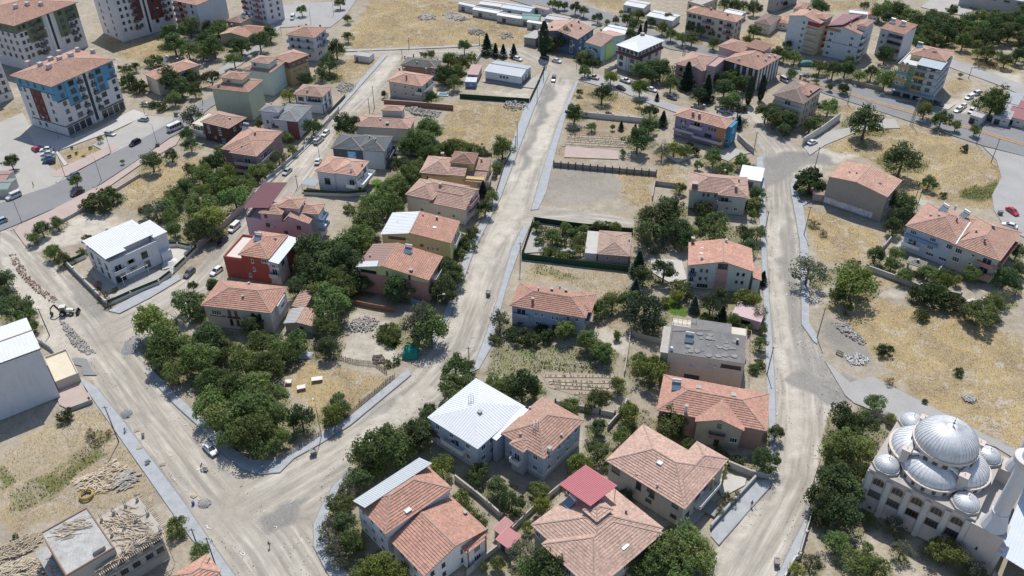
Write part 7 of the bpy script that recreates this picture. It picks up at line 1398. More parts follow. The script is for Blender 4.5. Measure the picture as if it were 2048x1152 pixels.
wall('garden_wall', 'low stone wall climbing toward the front-gabled house', 'wall', 'C3 1190,310 1265,225 1300,160', 1.5, .3, CONC())
wall('garden_wall', 'curved stone wall at the bend below the purple and orange house', 'wall', 'A4 790,800 840,850 885,885', 2.0, .3, CONC(), CONC())
wall('garden_wall', 'tall white wall around the two-tone-roofed villa block', 'wall', 'A4 1165,835 1270,770 1378,690', 2.8, .35, plaster((.62, .60, .57)), CONC())
wall('garden_wall', 'white wall above the terrace by the right pavement', 'wall', 'C4 632,880 760,735 895,590', 1.2, .3, WW, CONC())
wall('garden_wall', 'grey block wall behind the paved terrace', 'wall', 'C4 730,525 860,580 968,595', 1.8, .3, CONC(), CONC())
wall('garden_wall', 'concrete wall around the grey gazebo garden', 'wall', 'B5 568,548 728,605 872,660 1105,710', 1.6, .3, CONC(), CONC(), 9, CONC())
wall('garden_wall', 'white wall beside the gazebo garden running up to the duplex', 'wall', 'B5 930,625 1000,540', 1.6, .25, WW)
wall('garden_wall', 'stub of concrete wall at the upper corner of the gazebo garden', 'wall', 'B5 660,430 705,375', 1.4, .25, CONC())
wall('garden_wall', 'thin concrete wall dividing the crop plot from the evergreen garden', 'wall', 'B4 178,885 160,1020 140,1152', 1.3, .2, CONC())
wall('garden_wall', 'beige wall across the yard behind the torn flat-roofed house', 'wall', 'B4 180,925 290,955 360,970', 1.4, .2, plaster((.5, .46, .4)))
wall('garden_wall', 'low wall with dark iron panels along the mosque pavement', 'wall', 'C5 250,800 215,920 180,1045', 1.0, .3, WW, None, 4, None, 0, (.7, DARKM()))
wall('garden_wall', 'white corner wall at the lower end of the mosque garden', 'wall', 'C5 178,1050 150,1060 90,1170', 1.2, .3, WW)
wall('garden_wall', 'dark low wall between mosque garden and the asphalt street', 'wall', 'C5 590,215 660,260 735,300', 1.2, .3, CONC())
wall('retaining_wall', 'stone retaining wall below the asphalt street on the left', 'wall', 'B1 285,320 370,265 462,215 640,110 810,5', .9, .3, CONC())
wall('garden_wall', 'tall tree-shaded wall along the upper left dirt street', 'wall', 'B1 1140,425 1260,330 1400,200 1470,120', 2.0, .3, plaster((.45, .36, .32)))
wall('garden_wall', 'stone wall along the pavement beside the mauve house', 'wall', 'A2 385,1040 470,970 600,855', 1.2, .3, CONC(), CONC())
wall('garden_wall', 'white wall along the pavement by the mid-grey roofed house', 'wall', 'A2 612,840 700,745 800,640', 1.4, .3, plaster((.42, .41, .40)), None, 6)
wall('mesh_fence', 'dark rail fence in front of the black-framed white house', 'fence', 'A2 740,660 838,560', 1.2, .08, DARKM(), None, 3)
wall('garden_wall', 'low wall with green hedge in front of the clad white house', 'wall', 'A2 600,1120 710,1125 850,1130 960,1120', .9, .25, WW, None, 0, None, 0, (.9, HEDGE))
wall('garden_wall', 'white wall behind the dark grey roofed house', 'wall', 'A2 1100,885 1190,888 1280,895', 1.5, .25, plaster((.6, .6, .6)), None, 3)
wall('garden_wall', 'low boundary wall between dry field and ochre house', 'wall', 'A3 140,870 300,880 530,895', 1.0, .25, surf('wire_wall', (.22, .21, .19), .95, .2))
wall('garden_wall', 'concrete wall in front of the tall white warehouse', 'wall', 'B1 225,960 300,1010 370,1100 270,1125', 1.2, .3, CONC(), CONC())
wall('garden_wall', 'low wall at the pink paved yard below the warehouse', 'wall', 'C1 400,205 470,180 530,158 510,120', 1.0, .25, CONC(), CONC())
wall('garden_wall', 'broken wall around the ruin beside the boxy-chimney house', 'wall', 'A4 300,1152 315,1065 440,1080 435,1140', 1.6, .25, plaster((.45, .40, .36)))
wall('garden_wall', 'low wall around the pergola beside the purple house', 'wall', 'A4 380,900 450,935 545,900', .9, .2, WW)
wall('garden_wall', 'white railing wall fronting the mint-and-blue house', 'wall', 'A3 1180,415 1240,390 1300,360', 1.4, .2, WW, None, 3)
wall('garden_wall', 'stone wall along the street below the conifer garden', 'wall', 'A4 660,625 760,640 850,650', 1.4, .3, CONC())
wall('garden_wall', 'dark plank wall left of the salmon gable house', 'wall', 'B2 870,740 960,760 1120,790', 1.4, .2, BRICK())
wall('garden_wall', 'blue-grey sheet fence at the foot of the salmon gable house', 'fence', 'B2 1215,735 1330,775', 1.6, .08, metal((.25, .33, .40)))
wall('mesh_fence', 'rail fence along the lane left of the ochre house', 'fence', 'A3 555,1110 600,960 640,880', 1.3, .06, DARKM(), None, 3)
wall('garden_wall', 'grey wall along the upper avenue pavement by the green-and-orange block', 'wall', 'A5 480,480 560,500 660,525', 1.5, .25, plaster((.40, .32, .26)))
def picket(label, pts, hgt=1.3):
    P = gpoly(pts); o0 = P[0]; e = tag(empty('stick_fence', (o0.x, o0.y, 0)), label, 'fence'); mb = MB(); rl = MB(); r_ = random.Random(5)
    for i in range(len(P) - 1):
        a, b = P[i] - o0, P[i + 1] - o0; d = b - a; n = int(d.length / .22)
        for k in range(n):
            v = a + d * (k / n); t = Vector((r_.gauss(0, .09), r_.gauss(0, .09), hgt * r_.uniform(.75, 1.15))); mb.bar(v + Vector((0, 0, -.2)), v + t, .08, .06)
        for z in (.4, .95): rl.bar(a + Vector((0, 0, z)), b + Vector((0, 0, z)), .07, .06)
    kind(mb.build('pickets', surf('weathered_sticks', (.21, .165, .12), .95, .3, 2, 9)), 'stuff').parent = e; rl.build('rail', surf('weathered_sticks', (.21, .165, .12)), e)
picket('weathered stick fence along the pavement bend below the big trees', 'C2 470,480 560,425 650,370 700,335'); picket('weathered stick fence of the dry lot along the main road bend', 'C2 715,325 850,235 960,140 1085,35 1120,10'); picket('crooked stick fence between rubble yard and dry table lot', 'B2 670,1045 780,1050 900,1085 1010,1095 1080,1145')
# ================================================================ vehicles
CARM = {}
def loft(mb, st):
    """body from cross-sections: (x, half width, z low, z shoulder, z top, half width of top)"""
    rings = []
    for x, w, z0, zs, z1, wt in st: rings.append([(x, -w, z0), (x, -w, zs), (x, -wt, z1), (x, wt, z1), (x, w, zs), (x, w, z0)])
    vs = [p for r in rings for p in r]; fs = [(0, 1, 2, 3, 4, 5), tuple(range(len(vs) - 1, len(vs) - 7, -1))]
    for j in range(len(rings) - 1):
        for i in range(6): a = j * 6 + i; b = j * 6 + (i + 1) % 6; fs.append((a, a + 6, b + 6, b))
    mb.add(vs, fs); return mb
def frustum(mb, b, t):
    (x0, x1, w, z), (u0, u1, v, zt) = b, t
    mb.add([(x0, -w, z), (x1, -w, z), (x1, w, z), (x0, w, z), (u0, -v, zt), (u1, -v, zt), (u1, v, zt), (u0, v, zt)], [(3, 2, 1, 0), (4, 5, 6, 7), (0, 1, 5, 4), (1, 2, 6, 5), (2, 3, 7, 6), (3, 0, 4, 7)]); return mb
def car_meshes(kd):
    if kd in CARM: return CARM[kd]
    body, glass, roof, bump, head, tail = MB(), MB(), MB(), MB(), MB(), MB(); S = {'sedan': (4.5, 1.46), 'hatch': (4.1, 1.50), 'suv': (4.5, 1.68), 'van': (4.8, 1.95), 'minibus': (6.2, 2.5), 'pickup': (5.2, 1.75)}[kd]; l, hh = S; a = l / 2
    if kd in ('sedan', 'hatch', 'suv'):
        sh = .92 if kd != 'suv' else 1.02; tl = {'sedan': -a + .55, 'hatch': -a + .05, 'suv': -a + .05}[kd]
        loft(body, [(-a, .74, .38, .62, .74, .62), (-a + .08, .82, .28, .70, sh - .06, .70), (-a + .6, .87, .22, .74, sh, .78), (0, .88, .22, .74, sh - .01, .80), (a - 1.25, .87, .22, .72, sh - .03, .78), (a - .35, .84, .26, .62, .76, .68), (a - .05, .78, .32, .52, .64, .60), (a, .70, .38, .48, .56, .5)])
        frustum(glass, (tl, a - 1.15, .79, sh - .05), (tl + (.62 if kd == 'sedan' else .38), a - 1.95, .60, hh - .03))
        frustum(roof, (tl + (.58 if kd == 'sedan' else .34), a - 1.90, .625, hh - .06), (tl + (.66 if kd == 'sedan' else .44), a - 2.02, .58, hh + .02))
        for s in (-1, 1):
            roof.bar((tl + .02, s * .785, sh - .03), (tl + (.60 if kd == 'sedan' else .36), s * .61, hh - .03), .09); roof.bar((a - 1.16, s * .785, sh - .03), (a - 1.93, s * .61, hh - .03), .07); roof.bar((-.28, s * .80, sh - .04), (-.32, s * .615, hh - .03), .08)
    elif kd in ('van', 'minibus'):
        w = .86 if kd == 'van' else 1.02; zs = 1.0 if kd == 'van' else 1.2; nose = a - (1.0 if kd == 'van' else .35)
        loft(body, [(-a, w - .08, .35, zs - .1, zs, w - .14), (-a + .1, w, .26, zs - .05, zs + .02, w - .05), (nose, w, .26, zs - .05, zs + .02, w - .06), (a - .1, w - .05, .3, .72, .86, w - .16), (a, w - .14, .36, .6, .72, w - .25)])
        frustum(roof, (-a + .03, nose + .04, w - .04, zs - .02), (-a + .10, nose - .62, w - .13, hh))
        k_ = (w - .085); z0, z1 = zs + .06, hh - .22
        for s in (-1, 1):
            n = 3 if kd == 'van' else 5
            for j in range(n):
                xa = -a + .2 + j * (nose - .55 + a) / n; xb = xa + (nose - .55 + a) / n - .12; yo = lambda z: s * (w - .04 - .09 * (z - zs) / (hh - zs) + .012)
                glass.add([(xa, yo(z0), z0), (xb, yo(z0), z0), (xb, yo(z1), z1), (xa, yo(z1), z1)], [(0, 1, 2, 3) if s < 0 else (3, 2, 1, 0)])
        fx = lambda z: nose + .06 - .66 * (z - zs) / (hh - zs); glass.add([(fx(z0), -k_ + .1, z0), (fx(z0), k_ - .1, z0), (fx(z1), k_ - .16, z1), (fx(z1), -k_ + .16, z1)], [(0, 1, 2, 3)]); glass.add([(-a + .04, -k_ + .15, z0), (-a + .04, k_ - .15, z0), (-a + .07, k_ - .2, z1), (-a + .07, -k_ + .2, z1)], [(3, 2, 1, 0)])
        if kd == 'minibus': roof.box(-.5, .3, -.35, .35, hh - .01, hh + .12)
    else:
        loft(body, [(-a, .8, .42, .8, .9, .78), (-.2, .86, .34, .85, .95, .82), (a - 1.3, .86, .34, .85, .98, .80), (a - .1, .82, .36, .7, .86, .72), (a, .74, .42, .6, .72, .6)]); body.box(-a + .02, -.4, -.84, -.76, .9, 1.2); body.box(-a + .02, -.4, .76, .84, .9, 1.2); body.box(-a, -a + .08, -.84, .84, .9, 1.2)
        frustum(glass, (-.3, a - 1.2, .80, .93), (-.15, a - 1.8, .64, hh - .03)); frustum(roof, (-.2, a - 1.74, .66, hh - .06), (-.12, a - 1.86, .62, hh + .02))
        for s in (-1, 1): roof.bar((-.3, s * .79, .95), (-.17, s * .65, hh - .03), .09); roof.bar((a - 1.21, s * .79, .95), (a - 1.8, s * .65, hh - .03), .07)
    wv = .80 if kd != 'minibus' else .96
    bump.box(a - .12, a + .04, -wv + .12, wv - .12, .30, .46); bump.box(-a - .04, -a + .12, -wv + .1, wv - .1, .32, .48)
    head.box(-.1, .06, -.16, .16, -.08, .08); tail.box(-.05, .05, -.12, .12, -.12, .12)
    rw = .31 if kd != 'minibus' else .42
    ty = MB().tube((0, -.11, 0), (0, .11, 0), rw, n=16); rm = MB().tube((0, -.118, 0), (0, .118, 0), rw * .6, n=12)
    CARM[kd] = dict(body=body.mesh('body', paint((.7, .7, .7))), glass=glass.mesh('windows', glassm()), roof=roof.mesh('roof', paint((.7, .7, .7))), bump=bump.mesh('bumper', surf('bumper', (.10, .10, .10), .6)), head=head.mesh('headlight', paint((.6, .62, .62), .2)), tail=tail.mesh('tail_light', paint((.35, .03, .03), .3)), ty=ty.mesh('tyre', surf('rubber', (.02, .02, .02), .9)), rm=rm.mesh('rim', paint((.4, .4, .42), .35)), l=l, rw=rw, wv=wv)
    return CARM[kd]
def car(p, d, kd, colr, label):
    p = q(p)[0]; g = G(p); g2 = G((p[0] + d[0], p[1] + d[1])); az = math.atan2(g2.y - g.y, g2.x - g.x); M = car_meshes(kd); z0 = .0
    for k_, sh in enumerate(SHEETS):
        if inpoly(np.array([g.x]), np.array([g.y]), gpoly(sh[3]))[0]: z0 = sh[2] + .006
    if z0 == 0: z0 = -.06
    e = tag(empty({'sedan': 'car', 'hatch': 'car', 'suv': 'car', 'van': 'van', 'minibus': 'minibus', 'pickup': 'pickup_truck'}[kd], (g.x, g.y, z0), az), label, {'van': 'van', 'minibus': 'minibus', 'pickup': 'pickup'}.get(kd, 'car'), 'vehicles parked and driving')
    m = paint(colr, .28); inst('body', M['body'], e, m=m); inst('roof', M['roof'], e, m=m); inst('windows', M['glass'], e); inst('bumper', M['bump'], e); a = M['l'] / 2
    for s in (-1, 1):
        inst('headlight', M['head'], e, (a - .1, s * (M['wv'] - .22), .60)); inst('tail_light', M['tail'], e, (-a + .0, s * (M['wv'] - .16), .72))
        for x in (-a + .85, a - .85): w = inst('wheel', M['ty'], e, (x, s * (M['wv'] - .03), M['rw'])); inst('rim', M['rm'], w)
    return e
WHT = (.72, .72, .72); SIL = (.42, .43, .44); BLK = (.02, .022, .025); GRYC = (.12, .125, .13)
for a in [('C2 62,432', (30, 30), 'sedan', WHT, 'white car parked on the wide dirt street beside the big trees'), ('B1 1092,572', (-40, 36), 'hatch', GRYC, 'dark grey car parked outside the modern villa'), ('B1 1352,312', (-45, 40), 'van', WHT, 'white passenger van parked under the tree-shaded wall'), ('B1 1282,388', (-35, 30), 'hatch', (.03, .035, .04), 'dark car in tree shade just below the white passenger van'), ('B1 1248,562', (-35, 25), 'hatch', WHT, 'white car beside the deep red house'),
 ('A2 503,995', (-30, 26), 'sedan', SIL, 'silver car standing on the upper left dirt street near the mauve house'), ('A2 682,935', (20, -40), 'sedan', WHT, 'white car half hidden behind the clad white house'), ('A2 685,818', (30, -26), 'van', (.66, .67, .67), 'small white delivery van parked near the dark grey roofed house'), ('A2 724,776', (-26, 22), 'hatch', WHT, 'white car parked directly above the small delivery van'), ('A2 907,690', (20, -18), 'hatch', (.2, .22, .25), 'dark car nose beside the little-tower house'),
 ('A3 885,462', (-8, 40), 'suv', (.10, .12, .15), 'dark blue car driving down the main dirt road'), ('A3 832,338', (-30, -8), 'hatch', BLK, 'dark car parked in the shade below the cypress'), ('A3 903,356', (30, 8), 'sedan', WHT, 'white car parked right of the shaded dark car at the junction'), ('A3 680,345', (30, 10), 'hatch', WHT, 'white car behind the row of conifers'), ('A3 1112,452', (30, 8), 'pickup', (.50, .46, .38), 'beige pickup parked on the local street corner'),
 ('A4 145,470', (30, 12), 'pickup', WHT, 'white pickup truck below the white-roofed villa'), ('A4 120,516', (30, 10), 'hatch', BLK, 'black car driving on the local street'), ('A4 298,522', (30, 10), 'sedan', WHT, 'white car parked along the local street under trees'), ('A4 415,568', (30, 10), 'hatch', GRYC, 'dark car in deep tree shade on the local street'), ('A4 715,645', (30, 6), 'suv', SIL, 'silver car by the conifer garden wall'), ('A4 1065,468', (20, 10), 'van', (.55, .56, .57), 'grey-white van beside the striped block'), ('A4 1222,828', (30, -12), 'sedan', WHT, 'white car on the concrete path below the tall white wall'),
 ('A5 1195,545', (-30, 6), 'suv', WHT, 'white off-roader on the car yard furthest from the avenue'), ('A5 1158,565', (-26, 12), 'sedan', WHT, 'white car just in front of the white off-roader'), ('A5 1122,618', (-20, 16), 'sedan', WHT, 'white pickup-like car second from the avenue'), ('A5 1093,640', (-20, 12), 'suv', WHT, 'white car on the car yard nearest the avenue'), ('A5 1168,645', (-10, 14), 'hatch', WHT, 'white car beside the rough block hut'), ('A5 1285,695', (30, 8), 'suv', (.05, .06, .05), 'dark truck in shade under the big avenue tree'), ('A5 940,600', (20, 8), 'hatch', BLK, 'dark car below the green-and-orange block shops'), ('A5 980,605', (20, 8), 'hatch', GRYC, 'dark grey car at the end of the shop row'),
 ('B5 1405,218', (40, 28), 'sedan', (.50, .03, .05), 'red car on the side road at the right edge'), ('B5 1388,300', (-48, -14), 'sedan', WHT, 'white car behind the blue-and-cream duplex'),
 ('A1 637,778', (36, 8), 'hatch', SIL, 'silver car parked in front of the blue apartment block'), ('A1 827,696', (-36, -4), 'hatch', (.5, .5, .5), 'pale silver car at the far end of the parking bays'), ('A1 780,832', (-34, 18), 'suv', BLK, 'black car driving on the asphalt street'), ('A1 1013,745', (36, -16), 'minibus', WHT, 'white minibus on the asphalt street'), ('A1 425,1022', (-34, 16), 'hatch', (.10, .17, .27), 'blue car beside the small round street tree'), ('A1 448,1118', (-30, 14), 'sedan', (.06, .02, .03), 'dark maroon car behind the dark street shrubs'), ('A1 82,1140', (-36, 16), 'van', (.6, .6, .6), 'white van parked at the left on the asphalt street'),
 ('A1 207,866', (-20, -14), 'hatch', (.50, .03, .05), 'red car at the end of the parked row by the lane'), ('A1 270,868', (-40, 4), 'sedan', WHT, 'white car nearest the red one in the parked row'), ('A1 276,892', (-40, 4), 'sedan', (.6, .6, .6), 'second white car in the parked row by the lane'), ('A1 280,916', (-40, 4), 'sedan', (.16, .22, .28), 'blue-grey car in the parked row by the lane'), ('A1 284,938', (-40, 4), 'hatch', (.03, .05, .09), 'dark blue car at the near end of the parked row'), ('A1 850,610', (36, 4), 'sedan', WHT, 'white car partly hidden by shrubs beside the long cream house'), ('A1 1183,346', (-30, -6), 'sedan', (.6, .62, .64), 'pale car parked behind the long cream house'),
 ('A2 535,108', (-16, 26), 'van', (.6, .63, .62), 'white van on the street by the white-and-brown block'), ('B1 4,276', (-30, 12), 'hatch', (.35, .45, .5), 'pale blue car cut by the left frame edge'), ('A1 905,606', (36, 4), 'hatch', SIL, 'silver car half hidden right of the white shrub-hidden car')]: car(*a)
# backhoe loader
g = G(q('B1 385,800')[0]); g2 = G(q('B1 480,790')[0]); e = tag(empty('backhoe_loader', (g.x, g.y, 0), math.atan2(g2.y - g.y, g2.x - g.x)), 'white backhoe loader with raised rear arm at the left dirt junction', 'excavator'); LAND.append(('the backhoe loader', g.x, g.y))
BW = paint((.62, .60, .54), .45); BK = surf('machine_black', (.03, .03, .03), .6)
loft(MB(), [(0, 1, 0, 1, 1, 1)] * 2)
hd = MB(); loft(hd, [(.3, .55, .9, 1.5, 1.65, .48), (1.6, .5, .9, 1.4, 1.5, .42), (1.95, .42, .95, 1.25, 1.32, .36)]); hd.build('engine_hood', BW, e); MB().box(-1.3, 1.9, -.45, .45, .6, .92).build('chassis', BK, e)
frustum(MB(), (-1.2, .3, .68, .95), (-1.1, .2, .62, 2.5)).build('cabin_glass', glassm(), e); cf = MB().box(-1.25, .35, -.72, .72, 2.52, 2.68)
for x, x2 in ((-1.2, -1.1), (.3, .2)):
    for s in (-1, 1): cf.bar((x, s * .69, .93), (x2, s * .63, 2.55), .09)
cf.build('cabin_roof', BW, e)
for x, r_ in ((-.75, .72), (1.35, .48)):
    for s in (-1, 1): w_ = MB().tube((0, -.2, 0), (0, .2, 0), r_, n=20).build('wheel', MATS['rubber'], e, loc=(x, s * .85, r_)); MB().tube((0, -.21, 0), (0, .21, 0), r_ * .5, n=12).build('rim', BW, w_)
la = MB()
for s in (-1, 1): la.bar((.4, s * .62, 1.2), (2.2, s * .62, .8), .14, .22); la.bar((2.2, s * .62, .8), (2.7, s * .62, .35), .12, .18)
la.build('loader_arm', BW, e); bk = MB(); bk.add([(2.6, -1.1, .9), (2.6, 1.1, .9), (2.5, 1.1, .1), (2.5, -1.1, .1), (3.3, 1.1, .08), (3.3, -1.1, .08), (2.9, 1.1, .95), (2.9, -1.1, .95)], [(0, 1, 2, 3), (3, 2, 4, 5), (1, 6, 4, 2), (0, 3, 5, 7), (1, 0, 7, 6)]); bk.build('front_bucket', BK, e)
ba = MB(); ba.bar((-1.3, 0, 1.0), (-2.3, 0, 3.3), .28, .38); ba.bar((-2.3, 0, 3.3), (-3.5, 0, 2.2), .22, .3); ba.build('boom', BK, e); MB().bar((-3.4, 0, 2.3), (-3.8, 0, .9), .2, .26).build('dipper_arm', BK, e)
rb = MB(); rb.add([(-3.95, -.4, 1.0), (-3.95, .4, 1.0), (-3.3, .4, .8), (-3.3, -.4, .8), (-3.8, -.4, .25), (-3.8, .4, .25), (-3.3, .4, .2), (-3.3, -.4, .2)], [(0, 1, 2, 3), (0, 4, 5, 1), (4, 7, 6, 5), (1, 5, 6, 2), (0, 3, 7, 4)]); rb.build('rear_bucket', BK, e)
st_ = MB(); [st_.bar((-1.3, s * .5, .9), (-1.5, s * 1.2, .05), .14) for s in (-1, 1)]; st_.build('stabiliser', BK, e)
# ================================================================ poles and lamps
def lamp(p, hgt, arm=(1.4, 0), wood=False, lattice=False, label='street lamp'):
    g = G(q(p)[0]); e = empty('utility_pole' if wood or lattice else 'street_lamp', (g.x, g.y, -.1)); m = surf('pole_wood', (.10, .08, .065), .9, .25) if wood else surf('pole_steel', (.22, .22, .22), .6, .12, metal=.3)
    if lattice:
        mb = MB()
        for sx in (-1, 1):
            for sy in (-1, 1): mb.bar((sx * .45, sy * .45, 0), (sx * .15, sy * .15, hgt), .09)
        for k in range(int(hgt)):
            w = .45 - .3 * k / hgt; w2 = .45 - .3 * (k + 1) / hgt
            for s in (-1, 1): mb.bar((-w, s * w, k), (w2, s * w2, k + 1), .06); mb.bar((s * w, w, k), (s * w2, -w2, k + 1), .06)
        mb.build('lattice', m, e); MB().bar((-1.2, 0, hgt - .5), (1.2, 0, hgt - .5), .12).build('crossarm', m, e)
    else:
        MB().tube((0, 0, 0), (0, 0, hgt), .13 if wood else .10, .09 if wood else .055, 10).build('pole', m, e)
        if wood: MB().bar((-.6, 0, hgt - .4), (.6, 0, hgt - .4), .09).build('crossarm', m, e)
        else:
            MB().tube((0, 0, hgt), (arm[0], arm[1], hgt + .35), .05, .04, 6).build('arm', m, e); MB().box(-.32, .32, -.13, .13, -.06, .08).build('lamp_head', paint((.5, .5, .5), .4), e, loc=(arm[0], arm[1], hgt + .34), rz=math.atan2(arm[1], arm[0]))
    auto(e, ('lattice power pole' if lattice else 'bare dark utility pole' if wood else 'thin steel street lamp'), 'pole', 'street poles'); return e
for p, hh, a in [('A1 640,880', 7.5, (-1, .6)), ('A1 905,830', 7.5, (-1, .6)), ('A1 585,1040', 8.5, (-1, .7)), ('A1 375,1015', 8, (-1, .5)), ('A1 835,660', 5, (.5, 0)), ('B1 125,270', 8.5, (-1, .6)), ('A2 690,915', 8, (-1, .3)), ('A3 790,572', 8, (1.2, 0)), ('A3 1017,388', 8, (1, .3)), ('A4 1425,595', 7, (1.2, .4)), ('A5 460,602', 7, (1.4, .4)), ('B3 227,860', 9.5, (1.6, .1)), ('C2 697,355', 10.5, (-.6, 1)), ('C4 1215,640', 8.5, (-1.6, .2)), ('A5 612,530', 7, (1, .4)), ('A1 340,800', 4, (.4, 0)), ('A2 640,140', 7, (.6, 0)), ('A2 770,85', 7, (.6, 0)), ('A2 470,200', 7, (.6, .2)), ('A4 305,480', 7, (.8, -.2))]: lamp(p, hh, a)
for p, hh in [('A2 1005,622', 9), ('A2 977,648', 6), ('A2 1165,332', 4), ('A2 562,1078', 4.5), ('A3 675,838', 9.5), ('A3 665,856', 5), ('A3 1108,402', 7), ('A3 826,462', 6), ('A3 457,262', 6), ('A4 890,848', 6), ('A4 1232,992', 9.5), ('A5 1200,830', 8), ('A5 1285,936', 9), ('B3 692,540', 9), ('B3 398,1078', 5), ('B4 945,345', 8.5), ('B4 1175,345', 10), ('B4 1250,940', 10), ('B4 962,1150', 9), ('B5 832,188', 7), ('B5 855,192', 7.5), ('C1 680,382', 11), ('C1 1125,962', 4.5), ('C1 1245,1118', 10), ('B1 285,925', 9), ('A5 1155,452', 5), ('A1 1170,600', 3), ('A3 52,268', 4), ('A2 1205,280', 4)]: lamp(p, hh, wood=True)
lamp('A5 825,722', 11, lattice=True); lamp('A4 482,322', 11, lattice=True)
# ================================================================ small things
def dumpster(p, label, az=0):
    g = G(q(p)[0]); e = tag(empty('dumpster', (g.x, g.y, 0), az), label, 'dumpster', 'refuse containers'); m = surf('dumpster_grey', (.20, .20, .19), .6, .25, metal=.3, dirt=.3); b = MB(); frustum(b, (-.6, .6, .42, .2), (-.7, .7, .5, 1.15)); b.build('bin_body', m, e); MB().box(-.74, .74, -.54, -.3, 1.16, 1.24).box(-.74, .74, .3, .54, 1.16, 1.24).box(-.74, -.55, -.3, .3, 1.16, 1.24).box(.55, .74, -.3, .3, 1.16, 1.24).build('rim', m, e)
    for x in (-.5, .5):
        for y in (-.35, .35): MB().tube((x, y - .05, .1), (x, y + .05, .1), .1, n=10).build('wheel', MATS['rubber'], e)
dumpster('C2 652,455', 'grey refuse container standing at the road bend by the stick fence', .4); dumpster('A1 1015,665', 'grey refuse container at the car park exit'); dumpster('A1 910,842', 'grey refuse container at the foot of a street lamp on the asphalt street', .3); dumpster('C4 1010,1085', 'grey refuse container at the bottom beside the mosque pavement', 1.4); dumpster('B5 1335,228', 'grey refuse container beside the red car'); dumpster('B3 508,692', 'grey refuse container standing in the middle of the main dirt road', 1.3)
PM = []
def pallet(p, label, az):
    g = G(q(p)[0]); e = tag(empty('pallet', (g.x, g.y, .0), az), label, 'pallet', 'wooden pallets'); z = .14 if label.endswith('pavement') else -.05; e.location.z = z
    if not PM: PM.extend([MB().box(-.6, .6, -.06, .06, .0, .025).mesh('slat', WOOD()), MB().box(-.05, .05, -.5, .5, 0, .1).mesh('bearer', WOOD())])
    for k in range(6): inst('slat', PM[0], e, (0, -.42 + k * .168, .10))
    for x in (-.5, 0, .5): inst('bearer', PM[1], e, (x, 0, 0))
pallet('C1 785,315', 'wooden pallet nearest the squatting worker', .5); pallet('C1 800,418', 'wooden pallet lying on the paving blocks pavement', .3); pallet('C1 932,510', 'bright wooden pallet beside the long white plastic scraps', .2); pallet('C1 1110,692', 'wooden pallet beside the blue barrel', -.6); pallet('C1 785,675', 'wooden pallet beside the timber pile', .2)
g = G(q('C1 1108,740')[0]); e = tag(empty('barrel', (g.x, g.y, -.05)), 'blue plastic barrel by the stone heap on the wide dirt street', 'barrel'); MB().lathe([(.01, 0), (.28, 0), (.31, .2), (.31, .65), (.28, .88), (.01, .88)], 16).build('drum', paint((.03, .09, .36), .4), e); MB().lathe([(.315, .3), (.335, .33), (.315, .36)], 16).build('hoop', paint((.03, .08, .3), .4), e)
# heaps: rubble, gravel, timber
def heap(name, label, cat, pts, n, size, m, hgt, flatm=None, long=False):
    P = gpoly(pts); c = sum(P, Vector()) / len(P); xs = [p.x for p in P]; ys_ = [p.y for p in P]; e = tag(empty(name, (c.x, c.y, 0)), label, cat); mb = MB(); r_ = random.Random(len(label)); cnt = 0
    rad = max(max(xs) - min(xs), max(ys_) - min(ys_)) / 2
    for _ in range(n * 6):
        x, y = r_.uniform(min(xs), max(xs)), r_.uniform(min(ys_), max(ys_))
        if not inpoly(np.array([x]), np.array([y]), P)[0]: continue
        t = max(0, 1 - math.hypot((x - c.x) / rad, (y - c.y) / rad)); z = hgt * t * r_.uniform(.5, 1); s = size * r_.uniform(.5, 1.6)
        if long:
            a = r_.gauss(.5, .5); l_ = s * 6; d = Vector((math.cos(a), math.sin(a), r_.gauss(0, .06))) * l_ / 2; v = Vector((x - c.x, y - c.y, z + .05)); mb.bar(v - d, v + d, s * .9, s * .35)
        else:
            M_ = Matrix.Rotation(r_.random() * 6, 3, 'Z') @ Matrix.Rotation(r_.gauss(0, .5), 3, 'X'); b = [(M_ @ Vector((sx * s * .5, sy * s * .35, sz * s * .28))) * r_.uniform(.8, 1.2) + Vector((x - c.x, y - c.y, z + s * .1)) for sz in (-1, 1) for sx, sy in ((-1, -1), (1, -1), (1, 1), (-1, 1))]; mb.add(b, [(0, 3, 2, 1), (4, 5, 6, 7), (0, 1, 5, 4), (1, 2, 6, 5), (2, 3, 7, 6), (3, 0, 4, 7)])
        cnt += 1
        if cnt >= n: break
    kind(mb.build('pieces', m, e), 'stuff')
    if flatm:
        n_ = 18; cm = MB(); cm.v = [(0, 0, hgt)]; 
        for j, (rr, zz) in enumerate(((.35, .72), (.7, .3), (1.0, -.1))):
            for i in range(n_): a = 2 * math.pi * i / n_; k = r_.uniform(.88, 1.1); cm.v.append((math.cos(a) * rr * (max(xs) - min(xs)) / 2 * k, math.sin(a) * rr * (max(ys_) - min(ys_)) / 2 * k, hgt * zz if zz > 0 else zz))
        for i in range(n_): cm.f.append((0, 1 + i, 1 + (i + 1) % n_))
        for j in range(2):
            for i in range(n_): a = 1 + j * n_; cm.f.append((a + i, a + n_ + i, a + n_ + (i + 1) % n_, a + (i + 1) % n_))
        cm.build('mound', flatm, e, True)
    return e
GRAV = surf('gravel_heap', (.26, .26, .255), .95, .25, 1.5, 10, .6); SOILM = surf('earth_heap', (.36, .31, .25), .95, .25, 1, 8, .6); REDR = surf('broken_brick', (.33, .24, .19), .95, .4, 2, 9, .4)
